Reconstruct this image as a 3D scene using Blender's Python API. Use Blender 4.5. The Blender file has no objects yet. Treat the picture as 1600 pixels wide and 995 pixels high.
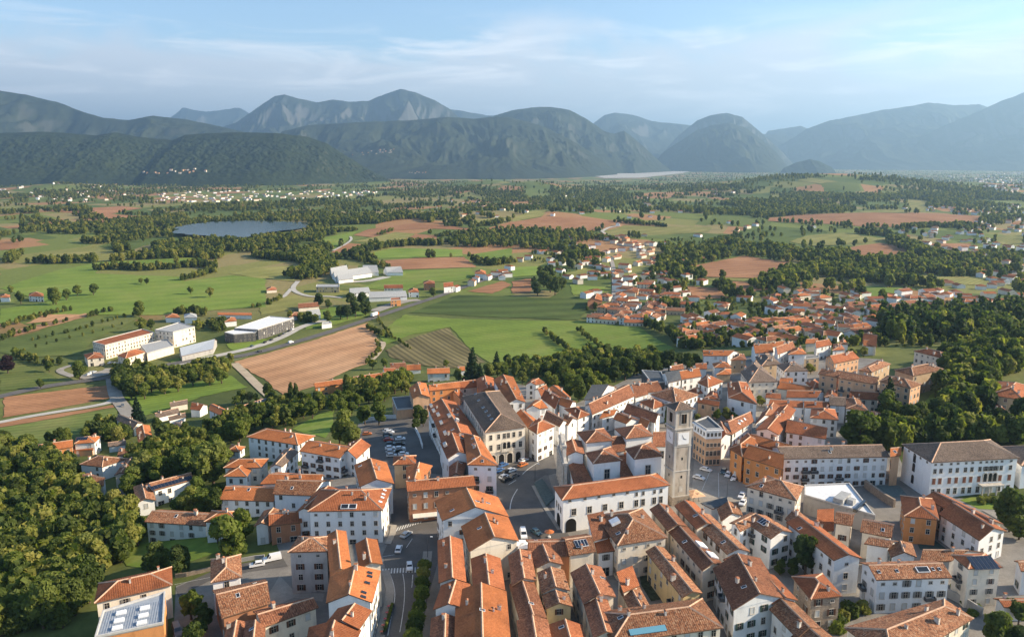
import bpy, bmesh, math, random
import numpy as np
from mathutils import Vector, Matrix
from mathutils.bvhtree import BVHTree
from mathutils.geometry import delaunay_2d_cdt
# ------------------------------------------------------------------ camera, sky, sun, exposure
random.seed(7); RNG = np.random.default_rng(7)
sc = bpy.context.scene
COL = sc.collection
F_PX, CX, CY = 1220.0, 800.0, 497.5
CAM_Z = 110.0
PITCH = math.atan(247.5 / F_PX)
cam_d = bpy.data.cameras.new('camera'); cam = bpy.data.objects.new('camera', cam_d); COL.objects.link(cam)
cam_d.sensor_width = 36.0; cam_d.lens = 36.0 * F_PX / 1600.0
cam_d.clip_start = 1.0; cam_d.clip_end = 120000.0
cam.location = (0, 0, CAM_Z); cam.rotation_euler = (math.pi / 2 - PITCH, 0, 0)
sc.camera = cam
SUN_AZ, SUN_EL = math.radians(3.0), math.radians(25.5)      # azimuth from +X (right) towards +Y (away)
S_DIR = Vector((math.cos(SUN_EL) * math.cos(SUN_AZ), math.cos(SUN_EL) * math.sin(SUN_AZ), math.sin(SUN_EL)))
sun_d = bpy.data.lights.new('sun', 'SUN'); sun = bpy.data.objects.new('sun', sun_d); COL.objects.link(sun)
sun_d.energy = 4.8; sun_d.angle = math.radians(0.9); sun_d.color = (1.0, 0.84, 0.62)
sun.rotation_euler = S_DIR.to_track_quat('Z', 'Y').to_euler()
world = bpy.data.worlds.new('World'); sc.world = world; world.use_nodes = True
def build_world():
    nt = world.node_tree; N = nt.nodes; L = nt.links; N.clear()
    out = N.new('ShaderNodeOutputWorld'); bg = N.new('ShaderNodeBackground'); bg.inputs['Strength'].default_value = 0.094
    sky = N.new('ShaderNodeTexSky'); sky.sky_type = 'NISHITA'; sky.sun_disc = False
    sky.sun_elevation = SUN_EL; sky.sun_rotation = math.pi / 2 - SUN_AZ
    sky.altitude = 300; sky.air_density = 1.0; sky.dust_density = 0.15; sky.ozone_density = 2.2
    tc = N.new('ShaderNodeTexCoord'); sp = N.new('ShaderNodeSeparateXYZ'); L.new(tc.outputs['Generated'], sp.inputs[0])
    def nz(scale, sz, loc, detail, dist, lo_, hi_, t0=0.0, t1=1.0):
        mp = N.new('ShaderNodeMapping'); mp.inputs['Scale'].default_value = (1, 1, sz); mp.inputs['Location'].default_value = loc; L.new(tc.outputs['Generated'], mp.inputs['Vector'])
        n = N.new('ShaderNodeTexNoise'); n.inputs['Scale'].default_value = scale; n.inputs['Detail'].default_value = detail; n.inputs['Roughness'].default_value = 0.58; n.inputs['Distortion'].default_value = dist; L.new(mp.outputs[0], n.inputs['Vector'])
        r = N.new('ShaderNodeMapRange'); r.interpolation_type = 'SMOOTHSTEP'; r.inputs['From Min'].default_value = lo_; r.inputs['From Max'].default_value = hi_; r.inputs['To Min'].default_value = t0; r.inputs['To Max'].default_value = t1; L.new(n.outputs['Fac'], r.inputs['Value']); return r.outputs[0]
    def mth(op, a, b):
        m = N.new('ShaderNodeMath'); m.operation = op; m.use_clamp = op == 'MULTIPLY'
        for k, v in ((0, a), (1, b)):
            if isinstance(v, (int, float)): m.inputs[k].default_value = v
            else: L.new(v, m.inputs[k])
        return m.outputs[0]
    def band(z, z0, z1):
        r = N.new('ShaderNodeMapRange'); r.interpolation_type = 'SMOOTHSTEP'; r.inputs['From Min'].default_value = z0; r.inputs['From Max'].default_value = z1; L.new(z, r.inputs['Value']); return r.outputs[0]
    zz = mth('ADD', sp.outputs['Z'], nz(3.0, 3.0, (0.3, 0.1, 0), 5, 0.5, 0.3, 0.7, -0.035, 0.035))     # a thin stratus deck low over the mountains, all round, with a ragged upper edge
    deck = mth('MULTIPLY', band(zz, 0.165, 0.10), 0.85)
    wisp = mth('MULTIPLY', nz(5.0, 7.0, (0.1, 0.4, 0.2), 9, 0.8, 0.47, 0.68), mth('MULTIPLY', band(sp.outputs['Z'], 0.18, 0.12), 0.8))
    def mixn(a, b, f):
        m = N.new('ShaderNodeMix'); m.data_type = 'RGBA'; L.new(f, m.inputs['Factor']); L.new(a, m.inputs['A']); m.inputs['B'].default_value = (*b, 1); return m.outputs['Result']
    c = mixn(sky.outputs[0], (4.7, 4.9, 5.3), deck); c = mixn(c, (6.4, 6.5, 6.7), wisp)
    L.new(c, bg.inputs['Color']); L.new(bg.outputs[0], out.inputs[0])
build_world()
vs = sc.view_settings; vs.view_transform = 'Standard'; vs.look = 'None'; vs.exposure = 1.22; vs.gamma = 1.0; vs.use_curve_mapping = False
sc.render.engine = 'CYCLES'
cy = sc.cycles; cy.max_bounces = 6; cy.diffuse_bounces = 4; cy.glossy_bounces = 2; cy.transmission_bounces = 2; cy.transparent_max_bounces = 6
cy.volume_bounces = 0; cy.use_denoising = True; cy.caustics_reflective = False; cy.caustics_refractive = False
try: cy.denoiser = 'OPENIMAGEDENOISE'
except Exception: pass
# ------------------------------------------------------------------ pixel <-> place
SP, CP = math.sin(PITCH), math.cos(PITCH)
def ray(px, py):
    u = (px - CX) / F_PX; v = -(py - CY) / F_PX
    return np.array((u, CP + v * SP, -SP + v * CP))
def on_plane(px, py, z):
    d = ray(px, py); t = (z - CAM_Z) / d[2]
    return np.array((d[0] * t, d[1] * t))
def project(x, y, z):
    dz = z - CAM_Z; w = y * CP - dz * SP; v = y * SP + dz * CP
    return CX + F_PX * x / w, CY - F_PX * v / w
CTRL = [(s[0], s[1], s[2]) for s in (
 (200,990,-4),(300,990,-3),(60,900,-10),(0,995,-8),(0,800,-20),(100,780,-20),(150,725,-27),(250,690,-29),(300,640,-36),(90,650,-40),(0,700,-34),
 (410,885,-2),(330,830,-6),(240,810,-14),(210,850,-12),(400,725,-9),(480,700,-9),(540,672,-10),(610,690,-5),(540,640,-18),(600,615,-24),(540,603,-34),
 (700,595,-24),(680,560,-38),(480,560,-40),(850,600,-16),(920,610,-12),(850,565,-34),(1000,570,-22),(1000,540,-36),(1100,565,-14),(1100,535,-28),
 (1200,540,-14),(1200,490,-34),(1350,520,-12),(1350,475,-30),(1500,520,-8),(1550,480,-22),(1560,600,5),(1450,640,3),(1500,700,3),(1590,800,2),
 (1450,780,1),(1300,720,0),(1150,640,-1),(1300,600,-2),(1000,650,-2),(800,720,0),(700,660,-5),(860,860,0),(1060,790,0),(640,880,-1),(500,860,-2),
 (700,990,-1),(1000,990,-1),(1300,990,0),(1590,990,0),(500,990,-2),(950,560,-36),(760,570,-36),(600,500,-40),(900,480,-40),(200,560,-40),(300,480,-41),
 (1100,470,-38),(1050,500,-38))]
_P = []; _Z = []
for px, py, z in CTRL:
    _P.append(on_plane(px, py, z)); _Z.append(z)
for k in range(26):
    a = math.radians(-78 + k * 6.24)
    for r in (1250, 1800):
        zz = -42.0
        if r == 1250 and 20 < math.degrees(a) < 45: zz = -36.0
        _P.append(np.array((r * math.sin(a), r * math.cos(a)))); _Z.append(zz)
for x, y, z in ((-250, 40, -20), (-100, 40, -4), (0, 40, -1), (100, 40, 0), (250, 60, 2), (400, 150, 4), (500, 300, 4), (-400, 100, -34)):
    _P.append(np.array((x, y), float)); _Z.append(z)
_P = np.array(_P, float); _Z = np.array(_Z, float)
MQ = 55.0
_A = np.sqrt(((_P[:, None, :] - _P[None, :, :]) ** 2).sum(-1) + MQ * MQ) + np.eye(len(_P)) * -4.0
_W = np.linalg.solve(_A, _Z + 40.0)
def sst(a, b, x):
    t = np.clip((x - a) / (b - a), 0, 1); return t * t * (3 - 2 * t)
BUMPS = []
def bump(px, py, zg, h, sx, sy):
    p = on_plane(px, py, zg); BUMPS.append((p[0], p[1], h, sx, sy))
bump(1290, 300, -45, 66, 430, 620); bump(1190, 303, -45, 24, 300, 520); bump(1400, 303, -45, 24, 420, 600)
bump(1050, 300, -45, 10, 420, 700); bump(835, 300, -45, 40, 170, 350); bump(735, 296, -45, 30, 260, 500); bump(940, 300, -45, 6, 260, 500)
bump(1560, 300, -45, 18, 520, 900); bump(640, 352, -42, 14, 260, 260); bump(850, 346, -42, 12, 260, 220)
_rb = random.Random(77)
for _k in range(22):
    _a = math.radians(_rb.uniform(-36, 36)); _r = _rb.uniform(1900, 5200); BUMPS.append((_r * math.sin(_a), _r * math.cos(_a), _rb.uniform(6, 17) * (_r / 3500), _rb.uniform(130, 330), _rb.uniform(160, 380)))
BUMPS = [b_ for b_ in BUMPS if not (-1000 < b_[0] < -350 and 1400 < b_[1] < 2600)]
def T(x, y):
    x = np.asarray(x, float); y = np.asarray(y, float); sh = x.shape
    X = x.ravel(); Y = y.ravel(); z = np.empty(len(X))
    for i in range(0, len(X), 20000):
        xs = X[i:i + 20000]; ys = Y[i:i + 20000]
        f = np.sqrt((xs[:, None] - _P[None, :, 0]) ** 2 + (ys[:, None] - _P[None, :, 1]) ** 2 + MQ * MQ) @ _W - 40.0
        r = np.hypot(xs, ys); k = 1 - sst(900, 1500, r)
        base = -42.0 - 18.0 * sst(4500, 8000, r)
        zz = base + (f - base) * k
        for bx, by, h, sx, sy in BUMPS:
            zz = zz + h * np.exp(-((xs - bx) / sx) ** 2 - ((ys - by) / sy) ** 2)
        z[i:i + 20000] = zz
    return z.reshape(sh)
def Ts(x, y): return float(T(np.array([x]), np.array([y]))[0])
_TT = np.geomspace(60.0, 16000.0, 260)
def ground(px, py):
    d = ray(px, py)
    if d[2] > -0.004: d = ray(px, 254.0 + 0 * py); 
    tt = _TT / math.hypot(d[0], d[1])
    z = CAM_Z + d[2] * tt; g = T(d[0] * tt, d[1] * tt)
    below = np.nonzero(z < g)[0]
    i = int(below[0]) if len(below) else len(tt) - 1
    if i == 0: i = 1
    f0 = z[i - 1] - g[i - 1]; f1 = z[i] - g[i]
    t = tt[i - 1] + (tt[i] - tt[i - 1]) * (f0 / (f0 - f1) if f0 != f1 else 0.5)
    return np.array((d[0] * t, d[1] * t))
def raised(px, py, h):
    """the spot whose point h metres above the ground shows at the pixel"""
    p = ground(px, py)
    for _ in range(8):
        z = Ts(p[0], p[1]) + h; q = on_plane(px, py, z)
        if np.hypot(*q) > 20000: break
        p = 0.4 * p + 0.6 * q
    return p
TILES = {'s': (0, 0, 1.0), 't1': (650, 840), 't2': (880, 840), 't3': (1110, 840), 't4': (1350, 840), 't5': (420, 840), 't6': (190, 840),
 't7': (190, 705), 't8': (420, 705), 't9': (650, 705), 't10': (880, 705), 't11': (1110, 705), 't12': (1350, 705), 't13': (50, 600), 't14': (300, 570),
 't15': (540, 560), 't16': (780, 560), 't17': (980, 550), 't18': (1180, 530), 't19': (1350, 520), 'c1': (1000, 600, 4.975), 'c2': (860, 640, 4.975),
 'c4': (80, 870, 7.96), 'm7': (0, 440, 3.8275), 'm8': (340, 400, 3.8095), 'n3': (0, 260, 4.0), 'n4': (400, 260, 4.0), 'n5': (800, 260, 4.0), 'n6': (1200, 260, 4.0)}
def tp(tile, x, y):
    o = TILES[tile]; s = o[2] if len(o) > 2 else 6.4
    return o[0] + x / s, o[1] + y / s
# ------------------------------------------------------------------ objects and materials
def mesh_obj(name, verts, faces, mats, parent=None, mi=None, smooth=False, uvs=None, loc=None):
    me = bpy.data.meshes.new(name); me.from_pydata([tuple(v) for v in verts], [], [tuple(f) for f in faces])
    for m in (mats if isinstance(mats, (list, tuple)) else [mats]): me.materials.append(m)
    if mi is not None: me.polygons.foreach_set('material_index', list(mi))
    if smooth: me.polygons.foreach_set('use_smooth', [True] * len(me.polygons))
    if uvs is not None:
        ul = me.uv_layers.new(name='UVMap'); ul.data.foreach_set('uv', np.asarray(uvs, np.float32).ravel())
    me.update()
    o = bpy.data.objects.new(name, me); COL.objects.link(o)
    if parent: o.parent = parent
    if loc is not None: o.location = loc
    return o
def inst(name, me, parent=None, loc=(0, 0, 0), rz=0.0, scale=None):
    o = bpy.data.objects.new(name, me); COL.objects.link(o); o.location = loc
    if rz: o.rotation_euler = (0, 0, rz)
    if scale is not None: o.scale = scale if isinstance(scale, (tuple, list)) else (scale,) * 3
    if parent: o.parent = parent
    return o
def empty(name, loc, label=None, cat=None, group=None, rz=0.0):
    o = bpy.data.objects.new(name, None); COL.objects.link(o); o.location = loc; o.rotation_euler = (0, 0, rz); o.empty_display_size = 0.5
    if label: tag(o, label, cat, group)
    return o
def tag(o, label=None, cat=None, group=None, kind=None):
    if label: o['label'] = label
    if cat: o['category'] = cat
    if group: o['group'] = group
    if kind: o['kind'] = kind
    return o
class MB:
    def __init__(s): s.v = []; s.f = []; s.m = []
    def quad(s, a, b, c, d, m=0):
        n = len(s.v); s.v += [tuple(a), tuple(b), tuple(c), tuple(d)]; s.f.append((n, n + 1, n + 2, n + 3)); s.m.append(m)
    def tri(s, a, b, c, m=0):
        n = len(s.v); s.v += [tuple(a), tuple(b), tuple(c)]; s.f.append((n, n + 1, n + 2)); s.m.append(m)
    def box(s, x0, x1, y0, y1, z0, z1, m=0, M=None):
        P = [(x0, y0, z0), (x1, y0, z0), (x1, y1, z0), (x0, y1, z0), (x0, y0, z1), (x1, y0, z1), (x1, y1, z1), (x0, y1, z1)]
        if M is not None: P = [tuple(M @ Vector(p)) for p in P]
        n = len(s.v); s.v += P
        for f in ((0, 3, 2, 1), (4, 5, 6, 7), (0, 1, 5, 4), (1, 2, 6, 5), (2, 3, 7, 6), (3, 0, 4, 7)):
            s.f.append(tuple(n + k for k in f)); s.m.append(m)
    def prism(s, poly, z0, z1, m=0, mt=None):
        n = len(s.v); k = len(poly)
        s.v += [(p[0], p[1], z0) for p in poly] + [(p[0], p[1], z1) for p in poly]
        for i in range(k):
            j = (i + 1) % k; s.f.append((n + i, n + j, n + k + j, n + k + i)); s.m.append(m)
        s.f.append(tuple(n + k + i for i in range(k))); s.m.append(m if mt is None else mt)
        s.f.append(tuple(n + k - 1 - i for i in range(k))); s.m.append(m)
    def tube(s, a, b, r0, r1, n=6, m=0, cap=True):
        a = Vector(a); b = Vector(b); d = (b - a).normalized(); u = d.orthogonal().normalized(); w = d.cross(u)
        k = len(s.v)
        for c, r in ((a, r0), (b, r1)):
            for i in range(n):
                t = 2 * math.pi * i / n; s.v.append(tuple(c + (u * math.cos(t) + w * math.sin(t)) * r))
        for i in range(n):
            j = (i + 1) % n; s.f.append((k + i, k + j, k + n + j, k + n + i)); s.m.append(m)
        if cap: s.f.append(tuple(k + n + i for i in range(n))); s.m.append(m)
    def mesh(s, name, mats, smooth=False):
        me = bpy.data.meshes.new(name); me.from_pydata(s.v, [], s.f)
        for mm in (mats if isinstance(mats, (list, tuple)) else [mats]): me.materials.append(mm)
        me.polygons.foreach_set('material_index', s.m)
        if smooth: me.polygons.foreach_set('use_smooth', [True] * len(me.polygons))
        me.update(); return me
    def build(s, name, mats, parent=None, loc=(0, 0, 0), smooth=False, rz=0.0):
        return inst(name, s.mesh(name, mats, smooth), parent, loc, rz)
def new_mat(name, rough=0.85, spec=0.25):
    m = bpy.data.materials.new(name); m.use_nodes = True; nt = m.node_tree; b = nt.nodes['Principled BSDF']
    b.inputs['Roughness'].default_value = rough
    b.inputs['Specular IOR Level'].default_value = spec
    return m, nt, b
def ramp(nt, stops, src=None):
    r = nt.nodes.new('ShaderNodeValToRGB'); e = r.color_ramp.elements
    while len(e) > 1: e.remove(e[-1])
    e[0].position = stops[0][0]; e[0].color = (*stops[0][1], 1)
    for p, c in stops[1:]:
        k = e.new(p); k.color = (*c, 1)
    if src: nt.links.new(src, r.inputs[0])
    return r
def noise(nt, scale, detail=4, vec=None, rough=0.55, dist=0.0):
    n = nt.nodes.new('ShaderNodeTexNoise'); n.inputs['Scale'].default_value = scale; n.inputs['Detail'].default_value = detail
    n.inputs['Roughness'].default_value = rough; n.inputs['Distortion'].default_value = dist
    if vec: nt.links.new(vec, n.inputs['Vector'])
    return n
def mixc(nt, a, b, fac, mode='MIX'):
    m = nt.nodes.new('ShaderNodeMix'); m.data_type = 'RGBA'; m.blend_type = mode
    for k, v in (('A', a), ('B', b), ('Factor', fac)):
        s = m.inputs[k]
        if hasattr(v, 'is_output') or isinstance(v, bpy.types.NodeSocket): nt.links.new(v, s)
        elif isinstance(v, (int, float)): s.default_value = v
        else: s.default_value = (*v, 1)
    return m.outputs['Result']
def texco(nt, kind='Object', scale=(1, 1, 1), rot=(0, 0, 0)):
    t = nt.nodes.new('ShaderNodeTexCoord'); mp = nt.nodes.new('ShaderNodeMapping'); mp.inputs['Scale'].default_value = scale; mp.inputs['Rotation'].default_value = rot
    nt.links.new(t.outputs[kind], mp.inputs['Vector']); return mp.outputs[0]
def geo_pos(nt, scale=(1, 1, 1), rot=(0, 0, 0)):
    t = nt.nodes.new('ShaderNodeNewGeometry'); mp = nt.nodes.new('ShaderNodeMapping'); mp.inputs['Scale'].default_value = scale; mp.inputs['Rotation'].default_value = rot
    nt.links.new(t.outputs['Position'], mp.inputs['Vector']); return mp.outputs[0]
def rnd_out(nt):
    return nt.nodes.new('ShaderNodeObjectInfo').outputs['Random']
def bump_n(nt, b, h, strength=0.4, dist=0.1):
    k = nt.nodes.new('ShaderNodeBump'); k.inputs['Strength'].default_value = strength; k.inputs['Distance'].default_value = dist
    nt.links.new(h, k.inputs['Height']); nt.links.new(k.outputs[0], b.inputs['Normal'])
def vary(nt, col, lo=0.82, hi=1.14):
    r = nt.nodes.new('ShaderNodeMapRange'); r.inputs['To Min'].default_value = lo; r.inputs['To Max'].default_value = hi
    nt.links.new(rnd_out(nt), r.inputs['Value'])
    v = nt.nodes.new('ShaderNodeVectorMath'); v.operation = 'SCALE'; nt.links.new(col, v.inputs[0]); nt.links.new(r.outputs[0], v.inputs['Scale'])
    return v.outputs[0]
def plain(name, c, rough=0.7, spec=0.3, metal=0.0, var=0.0):
    m, nt, b = new_mat(name, rough, spec); b.inputs['Base Color'].default_value = (*c, 1); b.inputs['Metallic'].default_value = metal
    if var:
        n = noise(nt, 1.2, 4, geo_pos(nt)); k = ramp(nt, [(0.3, tuple(x * (1 - var) for x in c)), (0.7, tuple(min(1, x * (1 + var)) for x in c))], n.outputs['Fac'])
        nt.links.new(k.outputs[0], b.inputs['Base Color'])
    return m
def wall_mat(name, c, stain=0.16, stone=False):
    m, nt, b = new_mat(name, 0.9, 0.15)
    v = geo_pos(nt, (1, 1, 0.35)); n = noise(nt, 0.55, 5, v, 0.65)
    k = ramp(nt, [(0.28, tuple(x * (1 - stain * 1.5) for x in c)), (0.5, c), (0.75, tuple(min(0.92, x * (1 + stain * 0.4)) for x in c))], n.outputs['Fac'])
    col = k.outputs[0]
    if stone:
        vo = nt.nodes.new('ShaderNodeTexVoronoi'); vo.inputs['Scale'].default_value = 2.6; nt.links.new(geo_pos(nt, (1, 1, 1.6)), vo.inputs['Vector'])
        g = ramp(nt, [(0.0, (0.55, 0.52, 0.5)), (1.0, (1.25, 1.2, 1.1))], vo.outputs['Color']); col = mixc(nt, col, g.outputs[0], 0.75, 'MULTIPLY')
    else:
        n2 = noise(nt, 4.0, 3, geo_pos(nt)); g = ramp(nt, [(0.3, (0.93, 0.93, 0.94)), (0.7, (1.04, 1.03, 1.02))], n2.outputs['Fac']); col = mixc(nt, col, g.outputs[0], 1.0, 'MULTIPLY')
    nt.links.new(vary(nt, col, 0.92, 1.04), b.inputs['Base Color'])
    return m
def roof_mat(name, tones, old=0.5, stripe=0.35):
    """clay tiles: columns of tiles up the slope, single tiles of uneven tone, soot and lichen patches"""
    m, nt, b = new_mat(name, 0.88, 0.2); L = nt.links
    uv = nt.nodes.new('ShaderNodeTexCoord').outputs['UV']
    def mapped(s):
        mp = nt.nodes.new('ShaderNodeMapping'); mp.inputs['Scale'].default_value = s; L.new(uv, mp.inputs['Vector']); return mp.outputs[0]
    vo = nt.nodes.new('ShaderNodeTexVoronoi'); vo.inputs['Scale'].default_value = 1.0; L.new(mapped((4.2, 2.9, 1)), vo.inputs['Vector'])
    sx = nt.nodes.new('ShaderNodeSeparateColor'); L.new(vo.outputs['Color'], sx.inputs[0])
    t = ramp(nt, tones, sx.outputs[0])
    mid = tones[len(tones) // 2][1]
    col = mixc(nt, mid, t.outputs[0], old)
    big = noise(nt, 0.16, 5, geo_pos(nt), 0.62); g = ramp(nt, [(0.28, (0.55, 0.54, 0.56)), (0.5, (0.98, 0.98, 0.98)), (0.72, (1.18, 1.16, 1.12))], big.outputs['Fac'])
    col = mixc(nt, col, g.outputs[0], 0.8, 'MULTIPLY')
    sm = noise(nt, 1.3, 3, geo_pos(nt)); g = ramp(nt, [(0.34, (0.78, 0.76, 0.76)), (0.62, (1.06, 1.05, 1.03))], sm.outputs['Fac']); col = mixc(nt, col, g.outputs[0], 0.6, 'MULTIPLY')
    w = nt.nodes.new('ShaderNodeTexWave'); w.wave_type = 'BANDS'; w.bands_direction = 'X'; w.inputs['Scale'].default_value = 0.62; w.inputs['Distortion'].default_value = 0.25
    L.new(uv, w.inputs['Vector'])
    w2 = nt.nodes.new('ShaderNodeTexWave'); w2.wave_type = 'BANDS'; w2.bands_direction = 'Y'; w2.wave_profile = 'SAW'; w2.inputs['Scale'].default_value = 0.7; L.new(uv, w2.inputs['Vector'])
    g = ramp(nt, [(0.0, (1 - stripe,) * 3), (0.6, (1.06,) * 3)], w.outputs['Fac']); col = mixc(nt, col, g.outputs[0], 1.0, 'MULTIPLY')
    ad = nt.nodes.new('ShaderNodeMath'); ad.operation = 'ADD'; L.new(w.outputs['Fac'], ad.inputs[0]); L.new(w2.outputs['Fac'], ad.inputs[1])
    L.new(vary(nt, col, 0.70, 1.16), b.inputs['Base Color'])
    bump_n(nt, b, ad.outputs[0], 0.5, 0.05)
    return m
ROOF = {
 'o': roof_mat('roof_new_orange', [(0.0, (0.33, 0.105, 0.038)), (0.5, (0.47, 0.158, 0.054)), (1.0, (0.55, 0.21, 0.085))], 0.45, 0.30),
 'r': roof_mat('roof_red_orange', [(0.0, (0.24, 0.078, 0.034)), (0.5, (0.38, 0.122, 0.048)), (1.0, (0.47, 0.185, 0.085))], 0.55, 0.32),
 'b': roof_mat('roof_brown', [(0.0, (0.13, 0.055, 0.034)), (0.35, (0.25, 0.095, 0.046)), (0.65, (0.32, 0.125, 0.062)), (1.0, (0.41, 0.19, 0.105))], 0.85, 0.30),
 'm': roof_mat('roof_old_mottled', [(0.0, (0.10, 0.05, 0.034)), (0.3, (0.24, 0.10, 0.05)), (0.55, (0.36, 0.148, 0.07)), (0.8, (0.38, 0.195, 0.105)), (1.0, (0.45, 0.28, 0.17))], 0.9, 0.25),
 'g': roof_mat('roof_grey_brown', [(0.0, (0.10, 0.075, 0.06)), (0.5, (0.19, 0.135, 0.10)), (1.0, (0.28, 0.21, 0.165))], 0.8, 0.25),
 'k': plain('roof_dark_sheet', (0.075, 0.08, 0.085), 0.6, 0.3, 0, 0.25),
 'w': plain('roof_white_membrane', (0.72, 0.72, 0.72), 0.6, 0.3, 0, 0.12),
 'z': plain('roof_zinc', (0.30, 0.33, 0.37), 0.45, 0.4, 0.0, 0.12),
 'q': plain('roof_fibre_cement', (0.36, 0.36, 0.35), 0.8, 0.2, 0, 0.2)}
RNAME = {'o': 'orange', 'r': 'red', 'b': 'brown', 'm': 'mottled', 'g': 'grey-brown', 'k': 'dark', 'w': 'white', 'z': 'metal', 'q': 'grey'}
WALL = {
 'w': wall_mat('wall_white', (0.84, 0.83, 0.80), 0.08), 'c': wall_mat('wall_cream', (0.76, 0.67, 0.54)), 'y': wall_mat('wall_yellow', (0.66, 0.50, 0.26)),
 'o': wall_mat('wall_orange', (0.62, 0.27, 0.10)), 't': wall_mat('wall_terracotta', (0.42, 0.20, 0.11)), 'g': wall_mat('wall_grey', (0.42, 0.40, 0.37), 0.25),
 's': wall_mat('wall_stone', (0.36, 0.29, 0.23), 0.2, True), 'p': wall_mat('wall_peach', (0.68, 0.42, 0.25)), 'l': wall_mat('wall_pale_grey', (0.74, 0.74, 0.72), 0.12),
 'k': plain('wall_dark_panel', (0.09, 0.085, 0.085), 0.6, 0.3, 0, 0.3), 'n': wall_mat('wall_tan', (0.50, 0.37, 0.24))}
WNAME = {'w': 'white', 'c': 'cream', 'y': 'yellow', 'o': 'orange', 't': 'terracotta', 'g': 'grey', 's': 'stone', 'p': 'peach', 'l': 'pale-grey', 'k': 'dark-clad', 'n': 'tan'}
M_RIDGE = plain('ridge_tile', (0.52, 0.33, 0.22), 0.9, 0.15, 0, 0.25)
M_EAVE = plain('eave_timber', (0.16, 0.09, 0.055), 0.85, 0.15, 0, 0.3)
M_GLASS = plain('window_glass', (0.018, 0.02, 0.024), 0.12, 0.6)
M_FRAME = plain('window_surround', (0.50, 0.45, 0.38), 0.85, 0.2, 0, 0.12)
M_BLIND = plain('window_blind', (0.52, 0.52, 0.50), 0.8, 0.2)
M_SH = [plain('shutter_brown', (0.10, 0.045, 0.025), 0.7), plain('shutter_green', (0.03, 0.055, 0.04), 0.7), plain('shutter_grey', (0.22, 0.21, 0.19), 0.7), plain('shutter_rust', (0.27, 0.10, 0.055), 0.7)]
M_CHIM = plain('chimney_plaster', (0.56, 0.50, 0.43), 0.9, 0.15, 0, 0.3)
M_CAP = plain('chimney_cap', (0.36, 0.15, 0.08), 0.9, 0.15, 0, 0.2)
M_WHITE = plain('white_paint', (0.80, 0.80, 0.79), 0.5, 0.4)
M_METAL = plain('dark_metal', (0.06, 0.06, 0.065), 0.5, 0.5)
M_SOLAR = plain('solar_cell', (0.012, 0.018, 0.035), 0.15, 0.6)
M_STONE = plain('pale_stone', (0.52, 0.47, 0.40), 0.9, 0.15, 0, 0.22)
# ------------------------------------------------------------------ terrain
def np_noise(x, y, seed=0):
    def h(ix, iy):
        n = (ix.astype(np.int64) * 374761393 + iy.astype(np.int64) * 668265263 + seed * 1442695041) & 0xffffffff
        n = ((n ^ (n >> 13)) * 1274126177) & 0xffffffff
        return ((n ^ (n >> 16)) & 0xffff) / 65535.0
    ix = np.floor(x); iy = np.floor(y); fx = x - ix; fy = y - iy
    fx = fx * fx * (3 - 2 * fx); fy = fy * fy * (3 - 2 * fy)
    a = h(ix, iy); b = h(ix + 1, iy); c = h(ix, iy + 1); d = h(ix + 1, iy + 1)
    return a + (b - a) * fx + (c - a) * fy + (a - b - c + d) * fx * fy
def fbm(x, y, oct=5, seed=0, ridged=False):
    s = np.zeros_like(x, float); a = 0.5; f = 1.0; tot = 0
    for k in range(oct):
        n = np_noise(x * f + 17.3 * k, y * f - 9.1 * k, seed + k)
        if ridged: n = 1 - np.abs(2 * n - 1)
        s += a * n; tot += a; a *= 0.5; f *= 2.03
    return s / tot
def grid_faces(nr, nc):
    i = np.arange(nr - 1)[:, None] * nc + np.arange(nc - 1)[None, :]
    return np.stack([i, i + 1, i + nc + 1, i + nc], -1).reshape(-1, 4)
def mesh_np(name, V, Fq, mats, smooth=True, mi=None):
    me = bpy.data.meshes.new(name); me.vertices.add(len(V)); me.vertices.foreach_set('co', np.asarray(V, np.float32).ravel())
    n = len(Fq); k = Fq.shape[1]; me.loops.add(n * k); me.loops.foreach_set('vertex_index', np.asarray(Fq, np.int32).ravel())
    me.polygons.add(n); me.polygons.foreach_set('loop_start', np.arange(0, n * k, k, dtype=np.int32))
    try: me.polygons.foreach_set('loop_total', np.full(n, k, np.int32))
    except Exception: pass
    if smooth: me.polygons.foreach_set('use_smooth', np.ones(n, bool))
    for m in (mats if isinstance(mats, (list, tuple)) else [mats]): me.materials.append(m)
    if mi is not None: me.polygons.foreach_set('material_index', np.asarray(mi, np.int32))
    me.update(calc_edges=True); me.validate(); return me
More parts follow.
